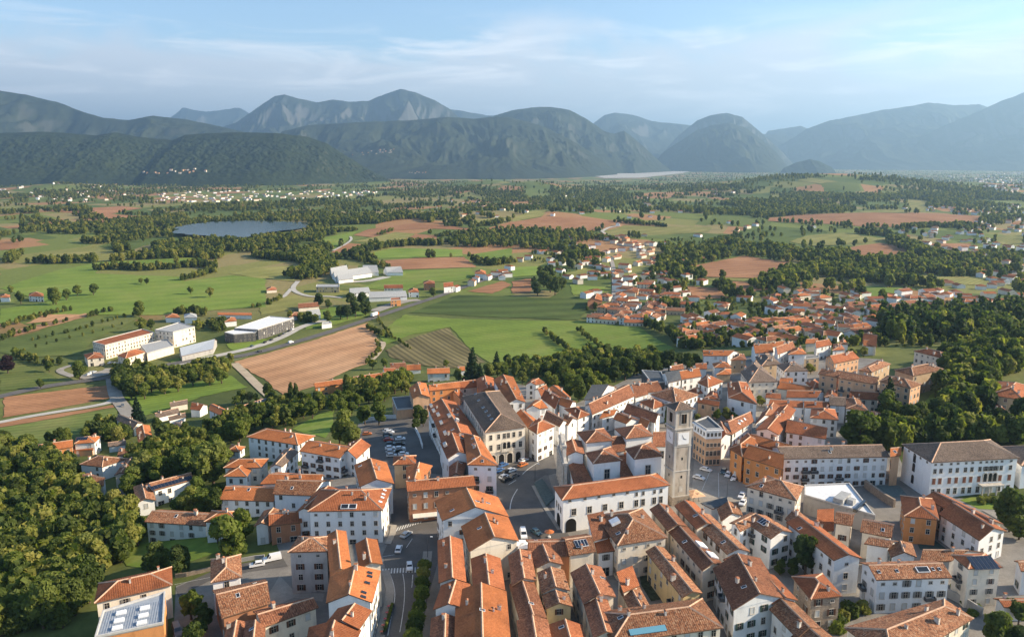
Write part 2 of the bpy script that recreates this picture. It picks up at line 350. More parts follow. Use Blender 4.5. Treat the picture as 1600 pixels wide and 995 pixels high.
def field_mat(name, tones, rows=0.0, rot=0.0, depth=0.3, patch=1.0, period=3.0, spec=0.1):
    m, nt, b = new_mat(name, 0.95, spec)
    n = noise(nt, 0.012 * patch, 6, geo_pos(nt), 0.6, 0.4); k = ramp(nt, tones, n.outputs['Fac']); col = k.outputs[0]
    n2 = noise(nt, 0.35, 4, geo_pos(nt), 0.7); g = ramp(nt, [(0.3, (0.78, 0.78, 0.78)), (0.7, (1.16, 1.16, 1.14))], n2.outputs['Fac']); col = mixc(nt, col, g.outputs[0], 0.7, 'MULTIPLY')
    if rows:
        w = nt.nodes.new('ShaderNodeTexWave'); w.wave_type = 'BANDS'; w.bands_direction = 'X'; w.inputs['Scale'].default_value = 0.314 / period; w.inputs['Distortion'].default_value = 1.5
        w.inputs['Detail'].default_value = 3; w.inputs['Detail Scale'].default_value = 0.3
        nt.links.new(geo_pos(nt, (1, 1, 1), (0, 0, math.radians(rot))), w.inputs['Vector'])
        g = ramp(nt, [(0.15, (1 - rows,) * 3), (0.7, (1.08,) * 3)], w.outputs['Fac']); col = mixc(nt, col, g.outputs[0], 1.0, 'MULTIPLY')
        w2 = nt.nodes.new('ShaderNodeTexWave'); w2.wave_type = 'BANDS'; w2.bands_direction = 'X'; w2.inputs['Scale'].default_value = 0.314 / (period * 5.3); w2.inputs['Distortion'].default_value = 3
        nt.links.new(geo_pos(nt, (1, 1, 1), (0, 0, math.radians(rot))), w2.inputs['Vector'])
        g = ramp(nt, [(0.2, (1 - rows * 0.5,) * 3), (0.8, (1.05,) * 3)], w2.outputs['Fac']); col = mixc(nt, col, g.outputs[0], 1.0, 'MULTIPLY')
    nt.links.new(vary(nt, col, 0.88, 1.12), b.inputs['Base Color'])
    return m
def ground_mat():
    m, nt, b = new_mat('meadow_ground', 0.95, 0.1); L = nt.links
    n = noise(nt, 0.006, 8, geo_pos(nt), 0.62, 0.5)
    k = ramp(nt, [(0.3, (0.055, 0.072, 0.024)), (0.45, (0.090, 0.110, 0.032)), (0.55, (0.130, 0.145, 0.042)), (0.66, (0.18, 0.170, 0.060)), (0.78, (0.22, 0.155, 0.08))], n.outputs['Fac'])
    vo = nt.nodes.new('ShaderNodeTexVoronoi'); vo.distance = 'CHEBYCHEV'; vo.inputs['Scale'].default_value = 0.0075; vo.inputs['Randomness'].default_value = 0.85
    L.new(geo_pos(nt, (1.0, 0.62, 0.0), (0, 0, 0.5)), vo.inputs['Vector']); sc_ = nt.nodes.new('ShaderNodeSeparateColor'); L.new(vo.outputs['Color'], sc_.inputs[0])
    p = ramp(nt, [(0.0, (0.085, 0.120, 0.028)), (0.22, (0.15, 0.180, 0.042)), (0.40, (0.21, 0.205, 0.062)), (0.56, (0.11, 0.140, 0.034)), (0.72, (0.27, 0.215, 0.095)), (0.86, (0.36, 0.185, 0.092)), (1.0, (0.17, 0.185, 0.05))], sc_.outputs[0]); p.color_ramp.interpolation = 'CONSTANT'
    ln = nt.nodes.new('ShaderNodeVectorMath'); ln.operation = 'LENGTH'; L.new(geo_pos(nt, (1, 1, 0)), ln.inputs[0])
    mr = nt.nodes.new('ShaderNodeMapRange'); mr.inputs['From Min'].default_value = 750; mr.inputs['From Max'].default_value = 900; mr.inputs['To Max'].default_value = 0.85; L.new(ln.outputs['Value'], mr.inputs['Value'])
    col = mixc(nt, k.outputs[0], p.outputs[0], mr.outputs[0])
    n2 = noise(nt, 0.25, 4, geo_pos(nt), 0.7); g = ramp(nt, [(0.3, (0.72, 0.74, 0.72)), (0.7, (1.2, 1.18, 1.15))], n2.outputs['Fac'])
    L.new(mixc(nt, col, g.outputs[0], 0.8, 'MULTIPLY'), b.inputs['Base Color'])
    return m
G_TONES = [(0.3, (0.108, 0.165, 0.028)), (0.5, (0.155, 0.215, 0.036)), (0.72, (0.215, 0.240, 0.058))]
FM = {
 'G': field_mat('field_green', G_TONES, 0.10, 62, period=6),
 'g': field_mat('field_mid_green', [(0.3, (0.082, 0.112, 0.030)), (0.5, (0.120, 0.150, 0.038)), (0.72, (0.18, 0.180, 0.06))], 0.12, 70, period=7),
 'd': field_mat('field_crop_rows', [(0.3, (0.070, 0.105, 0.028)), (0.6, (0.105, 0.145, 0.036)), (0.8, (0.14, 0.165, 0.048))], 0.45, 82, period=6),
 'Y': field_mat('field_straw_green', [(0.3, (0.17, 0.175, 0.048)), (0.55, (0.24, 0.225, 0.07)), (0.75, (0.30, 0.25, 0.10))], 0.15, 40, period=6),
 'B': field_mat('field_ploughed', [(0.3, (0.27, 0.130, 0.065)), (0.55, (0.35, 0.175, 0.088)), (0.75, (0.42, 0.225, 0.12))], 0.20, 66, period=4),
 'T': field_mat('field_tilled_tan', [(0.3, (0.34, 0.175, 0.090)), (0.5, (0.46, 0.255, 0.135)), (0.75, (0.54, 0.32, 0.18))], 0.26, 33, period=4),
 'S': field_mat('field_striped', [(0.3, (0.16, 0.135, 0.06)), (0.6, (0.23, 0.19, 0.09)), (0.8, (0.27, 0.23, 0.11))], 0.42, -24, period=5)}
def asphalt_mat(name, c, v=0.22):
    m, nt, b = new_mat(name, 0.88, 0.25)
    n = noise(nt, 0.12, 6, geo_pos(nt), 0.65); k = ramp(nt, [(0.3, tuple(x * (1 - v) for x in c)), (0.7, tuple(x * (1 + v) for x in c))], n.outputs['Fac'])
    n2 = noise(nt, 2.5, 3, geo_pos(nt)); g = ramp(nt, [(0.3, (0.88,) * 3), (0.7, (1.1,) * 3)], n2.outputs['Fac'])
    nt.links.new(mixc(nt, k.outputs[0], g.outputs[0], 1.0, 'MULTIPLY'), b.inputs['Base Color']); return m
M_ASPH = asphalt_mat('asphalt', (0.12, 0.11, 0.10)); M_PAVE = asphalt_mat('town_paving', (0.22, 0.20, 0.175), 0.3); M_LIGHT = asphalt_mat('pale_paving', (0.30, 0.27, 0.23), 0.2)
M_GRAVEL = asphalt_mat('gravel', (0.44, 0.41, 0.36), 0.15); M_TRACK = asphalt_mat('dirt_track', (0.42, 0.34, 0.24), 0.2)
def build_terrain():
    rr = np.concatenate([np.array([25.0]), np.geomspace(45, 42000, 560)]); aa = np.radians(np.linspace(-80, 80, 300))
    R, A = np.meshgrid(rr, aa, indexing='ij'); X = R * np.sin(A); Y = R * np.cos(A); Z = T(X, Y)
    V = np.stack([X, Y, Z], -1).reshape(-1, 3)
    o = bpy.data.objects.new('ground', mesh_np('ground', V, grid_faces(*X.shape)[:, ::-1], ground_mat())); COL.objects.link(o)
    tag(o, kind='structure')
build_terrain()
def pix_poly(tile, pts):
    return [ground(*tp(tile, x, y)) for x, y in pts]
def dense(poly, step, closed=True):
    out = []; n = len(poly)
    for i in range(n if closed else n - 1):
        a = poly[i]; b = poly[(i + 1) % n]; k = max(1, int(np.hypot(*(b - a)) / step))
        for j in range(k): out.append(a + (b - a) * j / k)
    if not closed: out.append(poly[-1])
    return out
def inside(poly, x, y):
    x = np.asarray(x); y = np.asarray(y); c = np.zeros(x.shape, bool); n = len(poly)
    for i in range(n):
        x0, y0 = poly[i]; x1, y1 = poly[(i + 1) % n]
        with np.errstate(divide='ignore', invalid='ignore'):
            k = ((y0 > y) != (y1 > y)) & (x < (x1 - x0) * (y - y0) / (y1 - y0 + 1e-12) + x0)
        c ^= k
    return c
def sheet(name, poly, mat, off, zfix=None, jag=0.0):
    P = np.array(poly); lo = P.min(0); hi = P.max(0); size = max(hi - lo); dmean = np.hypot(*P.mean(0))
    step = max(5.0, size / 45, dmean * 0.012)
    B = dense([np.array(p) for p in poly], step * 0.8)
    if jag: B = [b + np.array((random.uniform(-jag, jag), random.uniform(-jag, jag))) for b in B]
    gx, gy = np.meshgrid(np.arange(lo[0], hi[0], step), np.arange(lo[1], hi[1], step)); gx = gx.ravel() + 0.137; gy = gy.ravel() + 0.211
    ok = inside([tuple(b) for b in B], gx, gy); I = list(zip(gx[ok], gy[ok]))
    nb = len(B); pts = [Vector((float(b[0]), float(b[1]))) for b in B] + [Vector((float(a), float(b))) for a, b in I]
    r = delaunay_2d_cdt(pts, [], [list(range(nb))], 1, 1e-4)
    vx = np.array([v.x for v in r[0]]); vy = np.array([v.y for v in r[0]])
    z = T(vx, vy) + off if zfix is None else np.full(len(vx), zfix)
    me = bpy.data.meshes.new(name); me.from_pydata(list(zip(vx.tolist(), vy.tolist(), z.tolist())), [], [tuple(f) for f in r[2]]); me.materials.append(mat)
    me.polygons.foreach_set('use_smooth', [True] * len(me.polygons)); me.update()
    bm = bmesh.new(); bm.from_mesh(me)
    for f in bm.faces:
        if f.normal.z < 0: f.normal_flip()
    bm.to_mesh(me); bm.free()
    o = bpy.data.objects.new(name, me); COL.objects.link(o); tag(o, kind='structure'); return o
FIELDS = [  # tile, material, outline in pixels
 ('m7','B',[(20,690),(640,620),(690,690),(20,815)]),('s','B',[(0,660),(176,633),(178,636),(0,668)]),('s','g',[(0,669),(180,637),(186,641),(170,665),(120,688),(60,700),(0,702)]),
 ('m7','G',[(745,690),(1380,562),(1480,632),(1200,690),(1000,765),(865,800)]),
 ('m8','T',[(100,630),(520,520),(900,395),(965,520),(890,645),(820,665),(570,775),(400,838),(290,740)]),
 ('m8','S',[(1000,560),(1150,490),(1370,428),(1480,540),(1590,632),(1400,668),(1200,650),(1030,600)]),
 ('s','d',[(640,489),(715,461),(932,468),(905,500),(780,496)]),
 ('s','G',[(590,522),(632,492),(700,498),(905,502),(1000,512),(1058,545),(1020,552),(900,560),(830,577),(765,567),(735,545),(703,511),(640,524),(602,540)]),
 ('n4','G',[(650,762),(800,700),(940,652),(1340,637),(1380,690),(1230,722),(1050,722),(930,782)]),('n4','B',[(690,597),(1000,575),(1300,567),(1378,630),(920,645)]),
 ('n4','G',[(640,577),(760,530),(880,512),(1290,520),(1292,562),(1000,572)]),('n4','B',[(470,540),(570,480),(680,490),(600,536)]),
 ('n4','G',[(350,505),(430,447),(650,400),(590,440),(540,490),(460,530)]),('n4','B',[(610,432),(700,395),(1000,355),(1380,392),(1380,402),(1080,390),(860,402),(730,446)]),
 ('n4','Y',[(600,472),(870,412),(1000,422),(850,482)]),('n4','B',[(940,457),(1000,425),(1130,432),(1130,460)]),('n4','Y',[(1290,345),(1600,315),(1600,340),(1400,372)]),
 ('n4','B',[(1400,400),(1600,345),(1600,390)]),('n4','G',[(1340,552),(1600,512),(1600,565),(1360,590)]),('n4','B',[(1320,782),(1540,717),(1600,742),(1480,797)]),
 ('n5','B',[(0,350),(200,315),(400,320),(660,340),(560,392),(380,412),(0,392)]),('n5','Y',[(0,330),(110,285),(250,270),(190,312),(0,346)]),('n5','g',[(30,172),(130,130),(230,150),(240,192),(120,200)]),
 ('n5','Y',[(560,412),(700,370),(1250,380),(1230,412),(880,432),(650,440)]),('n5','B',[(1130,622),(1450,560),(1730,600),(1620,702),(1200,690)]),('n5','Y',[(1200,693),(1620,705),(1600,722),(1230,712)]),
 ('n5','B',[(1260,717),(1600,727),(1600,772),(1400,792)]),('n5','B',[(1080,747),(1280,762),(1350,822),(1150,832)]),('n5','G',[(0,632),(150,625),(330,640),(200,680),(0,690)]),
 ('n5','G',[(360,740),(590,755),(560,800),(380,800)]),('n5','Y',[(330,672),(480,630),(520,660),(380,700)]),('n5','B',[(0,720),(120,700),(120,790),(0,795)]),('n5','g',[(820,420),(1220,430),(1080,455),(840,450)]),
 ('n6','Y',[(130,472),(250,432),(480,415),(750,462),(450,490),(280,500)]),('n6','B',[(410,525),(560,498),(700,480),(880,502),(880,562),(640,572)]),('n6','B',[(480,620),(800,632),(1090,662),(1000,672),(520,642)]),
 ('n6','B',[(0,322),(300,300),(560,292),(1000,296),(1350,312),(1300,357),(880,382),(640,380),(400,362),(0,342)]),('n6','Y',[(850,205),(1000,218),(970,285),(600,292),(560,280),(900,270)]),
 ('n6','B',[(990,482),(1270,482),(1260,512),(1000,512)]),('n6','Y',[(1400,452),(1600,405),(1600,512),(1430,482)]),('n6','G',[(600,752),(840,760),(820,822),(600,845)]),('n6','Y',[(180,90),(250,72),(440,98),(320,110)]),
 ('n6','Y',[(20,700),(130,602),(310,610),(230,650),(120,690)]),('n6','Y',[(1000,660),(1360,700),(1340,745),(900,720)]),
 ('n3','B',[(550,262),(760,250),(890,265),(800,275),(690,300),(890,312),(680,352)]),('n3','B',[(290,282),(500,285),(480,296)]),('n3','Y',[(215,552),(560,532),(880,552),(740,592),(350,600)]),('n3','B',[(0,482),(130,480),(80,522),(0,522)]),
 ('n3','G',[(345,655),(620,600),(1280,567),(1250,602),(610,618),(600,672),(1180,692),(1140,722),(1450,682),(1660,702),(1660,880),(1270,905),(1000,932),(300,925),(0,985),(0,892),(290,852),(300,850),(0,762)]),
 ('n3','Y',[(1440,672),(1600,632),(1870,620),(1840,720),(1600,698)]),('n4','Y',[(20,872),(240,802),(350,832),(180,902),(30,932)]),('n3','T',[(280,925),(560,912),(640,925),(400,960),(160,985)]),
 ('m7','g',[(0,360),(420,250),(830,195),(850,215),(560,350),(480,440),(120,455),(0,420)]),('m7','T',[(60,300),(520,190),(560,200),(300,270),(80,330)]),('m7','B',[(150,385),(560,280),(820,215),(830,225),(560,310),(180,405)]),
 ('m7','g',[(0,500),(100,480),(300,560),(390,605),(200,635),(0,655)]),('m8','g',[(700,170),(860,185),(780,205),(600,205)]),('m8','G',[(560,330),(700,300),(910,350),(700,410),(520,440)]),
 ('m7','G',[(1350,375),(1531,340),(1600,345),(1560,380),(1400,415)]),('m7','G',[(1000,470),(1220,435),(1285,432),(1250,450),(1040,490)]),
]
FPOLY = []
for k, (t, mk, pts) in enumerate(FIELDS):
    P = pix_poly(t, pts); d = np.hypot(*np.mean(P, 0))
    FPOLY.append([tp(t, *q) for q in pts])
    sheet('field', P, FM[mk], 0.10 + 0.012 * (k % 9) + d * 0.00025, jag=min(1.2, d * 0.0015))
GARDENS = [('s',[(190,850),(330,830),(345,860),(290,880),(240,890),(195,885)]),('t14',[(1000,640),(1300,480),(1420,450),(1400,640),(1330,730),(1120,680)]),('t19',[(430,860),(560,740),(700,590),(720,690),(700,850),(560,900)]),
 ('t12',[(950,480),(1100,460),(1330,500),(1340,580),(1160,580)]),('t7',[(0,850),(850,860),(850,990),(0,992)])]
M_LAWN = field_mat('lawn', G_TONES, 0, patch=6)
LAKE_PX = [(262,368),(275,360),(290,356),(330,351),(400,348),(470,348),(492,352),(470,361),(420,369),(385,376),(320,374),(285,373)]
m, nt, b = new_mat('lake_water', 0.12, 0.03); b.inputs['Base Color'].default_value = (0.022, 0.040, 0.044, 1)

lake_poly = dense([ground(*q) for q in LAKE_PX], 14.0); _c = np.mean(lake_poly, 0)
lake_poly = [p + (p - _c) * 0.34 * (float(fbm(np.array([p[0] / 55.0]), np.array([p[1] / 55.0]), 3, 4)[0]) - 0.55) for p in lake_poly]
sheet('lake', lake_poly, m, 0, zfix=float(np.max(T(np.array([p[0] for p in lake_poly]), np.array([p[1] for p in lake_poly]))) + 0.9), jag=1.5)
RIVER_PX = [(930,276),(948,270),(966,266),(1000,264),(1080,262.5),(1102,264),(1085,267),(1066,271),(1040,274),(1000,278.5),(945,279)]
sheet('river_bed', [ground(*q) for q in RIVER_PX], M_GRAVEL, 3.0)
# town surfaces
TOWN_PX = [(270,1010),(275,915),(360,885),(440,872),(400,765),(430,720),(540,745),(560,662),(640,650),(640,612),(760,592),(820,602),(880,640),(1000,582),(1100,562),(1250,552),(1380,562),(1400,640),(1330,700),(1400,705),(1430,765),(1620,800),(1640,1010)]
sheet('pavement', [ground(*q) for q in TOWN_PX], M_PAVE, 0.06)
for k, (t, pts) in enumerate(GARDENS): sheet('lawn', pix_poly(t, pts), M_LAWN, 0.12, jag=0.4)
STREETS = [('s',[(598,1005),(612,962),(606,915),(598,866),(612,836),(632,816),(652,806),(690,812),(700,832),(684,880),(668,935),(652,1005)]),
 ('s',[(612,838),(612,800),(618,740),(634,738),(640,800),(636,818)]),('s',[(275,918),(330,893),(380,880),(440,868),(450,885),(390,893),(330,906),(278,932)]),
 ('s',[(560,684),(575,656),(662,656),(692,742),(640,735),(570,716)]),('s',[(692,742),(700,700),(668,640),(656,645),(672,700)])]
sheet('square', [ground(*q) for q in [(768,870),(772,800),(778,730),(845,714),(858,700),(864,706),(872,745),(852,742),(836,752),(890,838),(885,862),(800,860)]], M_ASPH, 0.10)
for t, pts in STREETS: sheet('road', pix_poly(t, pts), M_ASPH, 0.10)
sheet('square', [ground(*q) for q in [(1078,792),(1083,745),(1086,702),(1128,700),(1138,712),(1150,742),(1222,782),(1170,800),(1112,806)]], M_LIGHT, 0.10)
def strip(name, pts, w, mat, off, closed=False):
    P = dense([np.array(p) for p in pts], 6.0, False); L = []; Rr = []
    for i, p in enumerate(P):
        a = P[max(0, i - 1)]; b = P[min(len(P) - 1, i + 1)]; d = b - a; d = d / (np.hypot(*d) + 1e-9); n = np.array((-d[1], d[0])) * w / 2
        L.append(p + n); Rr.append(p - n)
    V = []; 
    for a, b in zip(L, Rr):
        for q in (a, b): V.append((q[0], q[1], Ts(q[0], q[1]) + off))
    F = [(2 * i, 2 * i + 1, 2 * i + 3, 2 * i + 2) for i in range(len(P) - 1)]
    return mesh_obj(name, V, F, mat)
def road(tile, pts, w, mat=M_ASPH, off=0.3, name='road'):
    P = [ground(*tp(tile, *q)) for q in pts]
    # smooth the polyline
    for _ in range(2):
        Q = [P[0]]
        for a, b in zip(P[:-1], P[1:]): Q += [a * 0.75 + b * 0.25, a * 0.25 + b * 0.75]
        P = Q + [P[-1]]
    o = strip(name, P, w, mat, off); tag(o, kind='structure'); return o
road('s', [(-20,664),(60,648),(165,632),(180,624)], 6, M_GRAVEL, 0.35, 'path')
road('s', [(-30,627),(60,606),(120,597),(175,590),(300,562),(370,560),(470,533),(560,505),(640,478),(690,462),(760,436),(800,427)], 9, M_ASPH, 0.5)
road('s', [(175,592),(180,620),(196,640),(205,655),(220,676)], 8, M_LIGHT, 0.45)
road('s', [(366,568),(385,585),(400,600),(420,618),(432,628)], 6, M_TRACK, 0.45, 'path')
road('m7', [(1040,500),(1250,455),(1531,395),(1700,330),(1800,270),(1950,230)], 8, M_GRAVEL, 0.45)
road('m7', [(480,580),(560,560),(660,540),(690,520)], 14, M_LIGHT, 0.42); road('m7', [(440,570),(350,540),(370,520),(440,500)], 5, M_LIGHT, 0.42, 'path')
road('m8', [(480,150),(440,195),(480,225),(560,245),(650,240),(740,250)], 6, M_GRAVEL, 0.5); road('m8', [(440,195),(400,240),(380,250)], 5, M_GRAVEL, 0.5); road('m8', [(700,160),(800,155),(900,150),(1010,125)], 14, M_GRAVEL, 0.5, 'farmyard')
road('m8', [(930,520),(1000,510),(960,580),(920,620)], 4, M_TRACK, 0.5, 'path'); road('m8', [(930,330),(1100,270),(1200,262)], 14, M_LIGHT, 0.45)
road('n5', [(560,410),(600,385),(660,375)], 8, M_GRAVEL, 1.2, 'path'); road('n5', [(550,400),(620,445),(650,470),(700,500)], 6, M_GRAVEL, 1.0, 'path'); road('n5', [(600,560),(630,600),(640,700),(640,870),(630,960)], 6, M_LIGHT, 0.6)
road('n4', [(590,440),(600,460),(560,490),(480,530)], 5, M_GRAVEL, 1.0, 'path'); road('n6', [(30,840),(70,900),(110,950)], 7, M_LIGHT, 0.5); road('n6', [(420,860),(470,920),(520,960)], 7, M_LIGHT, 0.5); road('n6', [(1540,580),(1600,650),(1500,690)], 8, M_LIGHT, 0.7); road('n6', [(1500,350),(1600,330)], 12, M_GRAVEL, 1.4)
road('t13', [(1050,720),(1130,660),(1230,570),(1400,545)], 5, M_ASPH, 0.3); road('t7', [(0,480),(60,420),(110,330),(180,240)], 4, M_ASPH, 0.3, 'path')
road('s', [(155,812),(175,790),(192,768),(205,745)], 5, M_ASPH, 0.3)
# ------------------------------------------------------------------ mountains
def mount_mat(name, forest, rock, rocky=0.5, fscale=0.02):
    m, nt, b = new_mat(name, 0.95, 0.05)
    n = noise(nt, fscale, 6, geo_pos(nt), 0.7); k = ramp(nt, [(0.3, tuple(x * 0.55 for x in forest)), (0.5, forest), (0.72, tuple(x * 1.5 for x in forest))], n.outputs['Fac'])
    n3 = noise(nt, 0.0016, 5, geo_pos(nt), 0.6); k3 = ramp(nt, [(0.35, (0.8, 0.85, 0.9)), (0.7, (1.25, 1.2, 1.0))], n3.outputs['Fac']); fc = mixc(nt, k.outputs[0], k3.outputs[0], 1.0, 'MULTIPLY')
    g = nt.nodes.new('ShaderNodeNewGeometry'); s = nt.nodes.new('ShaderNodeSeparateXYZ'); nt.links.new(g.outputs['Normal'], s.inputs[0])
    n2 = noise(nt, 0.004, 6, geo_pos(nt), 0.7)
    a = nt.nodes.new('ShaderNodeMath'); a.operation = 'MULTIPLY_ADD'; nt.links.new(n2.outputs['Fac'], a.inputs[0]); a.inputs[1].default_value = 0.5; nt.links.new(s.outputs['Z'], a.inputs[2])
    r = nt.nodes.new('ShaderNodeMapRange'); r.inputs['From Min'].default_value = 0.92 + 0.16 * rocky; r.inputs['From Max'].default_value = 0.78 + 0.16 * rocky; nt.links.new(a.outputs[0], r.inputs['Value'])
    q = nt.nodes.new('ShaderNodeMath'); q.operation = 'MULTIPLY'; nt.links.new(r.outputs[0], q.inputs[0]); q.inputs[1].default_value = min(1, 0.35 + rocky * 0.6)
    nt.links.new(mixc(nt, fc, rock, q.outputs[0]), b.inputs['Base Color'])
    bump_n(nt, b, n.outputs['Fac'], 0.6, 8.0)
    return m
MM = {'near': mount_mat('forest_hill', (0.024, 0.034, 0.016), (0.12, 0.11, 0.08), 0.0, 0.03), 'mid': mount_mat('forest_mountain', (0.030, 0.038, 0.022), (0.12, 0.115, 0.10), 0.02, 0.012),
      'rock': mount_mat('rock_mountain', (0.032, 0.040, 0.028), (0.15, 0.145, 0.14), 0.32, 0.008)}
def mountain(crest, D, mat, front, back, base=-62.0, ns=220, nt_=90, spur=0.35, seed=1, pw=1.15, rough=0.25, tree=0.0, warp=0.12, slant=0.0):
    """a ridge whose crest is seen along these pixels at D metres, falling to the plain over `front` metres towards us and `back` behind"""
    c = np.array(crest, float); s = np.linspace(c[0, 0], c[-1, 0], ns); cyv = np.interp(s, c[:, 0], c[:, 1])
    wob = 1 + 0.03 * (fbm(s * 0.02, s * 0 + seed, 3, seed) - 0.5) + slant * np.linspace(-0.5, 0.5, ns)
    cyv = cyv + (fbm(s * 0.09, s * 0 + 3.3, 4, seed + 9) - 0.5) * rough * 6
    PX = np.empty((ns, 3))
    for i in range(ns):
        d = ray(s[i], cyv[i]); t = D * wob[i] / d[1]; PX[i] = (d[0] * t, d[1] * t, CAM_Z + d[2] * t)
    H = PX[:, 2] - base
    tt = np.concatenate([np.linspace(-1, 0, int(nt_ * 0.72), endpoint=False), np.linspace(0, 1, nt_ - int(nt_ * 0.72))])
    S, TT = np.meshgrid(np.arange(ns), tt, indexing='ij')
    x0 = PX[S, 0]; y0 = PX[S, 1]; h = H[S]
    wid = np.where(TT < 0, front, back)
    Y = y0 + TT * wid * (0.06 + 1.15 * h / H.max()); X = x0 * (Y / y0) ** 0.35
    at = np.abs(TT)
    k = 1.0 / (front * 0.28)
    wx = X * k + 1.1 * fbm(X * k * 0.6, Y * k * 0.6, 3, seed + 3); wy = Y * k * 0.5 + seed + 0.7 * fbm(X * k * 0.7 + 5, Y * k * 0.7, 3, seed + 4)
    r = 0.72 * fbm(wx, wy, 6, seed, True) + 0.28 * fbm(wx * 3.1, wy * 3.1, 5, seed + 8, True)
    env = np.clip(at * 5.0, 0, 1) * np.clip((1 - at) * 3, 0, 1)
    prof = (1 - at) ** pw
    Z = base - 6 + h * np.clip(prof + 1.7 * spur * (r - 0.78) * env * (0.35 + 0.65 * prof), 0, None) + 6
    Z = np.where(at > 0.995, base - 12, Z)
    if tree: Z = Z + env * tree * (fbm(X / 22.0, Y / 22.0, 2, seed + 5) - 0.5) * 2
    V = np.stack([X, Y, Z], -1).reshape(-1, 3)
    o = bpy.data.objects.new('mountain', mesh_np('mountain', V, grid_faces(ns, len(tt))[:, ::-1], MM[mat])); COL.objects.link(o); tag(o, kind='structure'); return o
mountain([(-140,214),(0,208),(60,206),(100,208),(150,212),(180,207),(215,214),(270,219),(290,211),(330,208),(380,207),(430,208),(480,214),(510,224),(540,243),(575,264),(610,283),(640,296)], 5900, 'near', 1050, 1500, -44, 760, 170, 0.13, 11, 0.9, 0.2, 15.0).name = 'hill'
mountain([(-160,130),(-60,134),(0,142),(40,148),(90,160),(130,175),(160,184),(200,188),(240,181),(290,187),(330,195),(380,206),(430,225),(470,250)], 9200, 'mid', 2300, 3000, -60, 300, 110, 0.55, 23, 1.0, 0.3)
mountain([(420,235),(440,206),(480,196),(560,191),(640,188),(700,183),(740,186),(775,182),(800,184),(850,198),(900,223),(935,246),(965,272)], 9400, 'mid', 2100, 2500, -60, 380, 120, 0.55, 31, 0.95, 0.25)
mountain([(700,225),(740,195),(780,179),(800,173),(830,168),(860,167),(890,172),(915,185),(945,206),(960,209),(975,204),(1000,224),(1030,252),(1050,268)], 11800, 'mid', 2300, 2500, -60, 300, 110, 0.6, 43, 1.0, 0.3)
mountain([(300,230),(335,203),(370,191),(400,170),(430,150),(445,148),(470,155),(495,160),(520,156),(545,159),(575,158),(600,148),(625,139),(650,145),(680,157),(705,172),(730,195),(760,230)], 14500, 'rock', 3300, 3500, -60, 360, 120, 0.62, 57, 1.05, 0.35)
mountain([(240,200),(265,186),(285,169),(300,172),(330,175),(350,171),(375,170),(395,180),(430,190)], 21500, 'rock', 4000, 4000, -60, 140, 70, 0.6, 61, 1.1, 0.8)
mountain([(640,190),(690,169),(730,175),(760,181),(800,178),(840,190),(900,215)], 18500, 'rock', 4000, 4000, -60, 140, 70, 0.6, 67, 1.1, 0.5)
mountain([(880,240),(910,205),(930,191),(945,180),(960,176),(990,180),(1020,190),(1080,196),(1150,205),(1250,215)], 19000, 'rock', 4500, 4000, -60, 200, 80, 0.6, 71, 1.1, 0.4)
mountain([(1015,262),(1040,235),(1060,222),(1090,203),(1115,195),(1140,192),(1165,200),(1190,218),(1215,240),(1235,265)], 13200, 'mid', 2000, 2200, -60, 220, 90, 0.55, 79, 1.0, 0.3)
mountain([(1030,245),(1060,212),(1090,188),(1110,180),(1135,177),(1160,183),(1190,208),(1220,235),(1245,262)], 15500, 'rock', 2200, 2600, -60, 220, 80, 0.55, 83, 1.0, 0.3)
mountain([(1180,230),(1200,205),(1230,200),(1250,197),(1300,215),(1340,240)], 20500, 'rock', 4000, 4000, -60, 120, 60, 0.5, 87, 1.1, 0.4)
mountain([(1200,258),(1220,228),(1260,202),(1290,190),(1330,182),(1380,172),(1430,165),(1450,160),(1490,165),(1530,163),(1545,168),(1600,172),(1720,180)], 17500, 'rock', 4200, 4000, -60, 340, 110, 0.6, 91, 1.1, 0.35)
mountain([(1330,258),(1400,232),(1460,203),(1500,186),(1540,169),(1570,156),(1600,145),(1660,128),(1760,120)], 15000, 'rock', 4200, 4000, -60, 300, 110, 0.6, 97, 1.15, 0.35)
mountain([(1225,262),(1245,254),(1265,249),(1280,252),(1300,262)], 10500, 'near', 500, 500, -60, 80, 40, 0.3, 99, 1.0, 0.3).name = 'hill'
def build_haze():
    mb = MB(); mb.box(-43000, 43000, -3000, 43000, -90, 1900)
    m = bpy.data.materials.new('haze_air'); m.use_nodes = True; nt = m.node_tree; nt.nodes.clear()
    out = nt.nodes.new('ShaderNodeOutputMaterial'); v = nt.nodes.new('ShaderNodeVolumePrincipled')
    v.inputs['Color'].default_value = (0.46, 0.73, 1.0, 1); v.inputs['Density'].default_value = 6.2e-5; v.inputs['Anisotropy'].default_value = 0.42
    nt.links.new(v.outputs[0], out.inputs['Volume'])
    o = mb.build('haze', m); tag(o, 'pale blue haze filling the air over the valley', 'haze', kind='stuff')
build_haze()
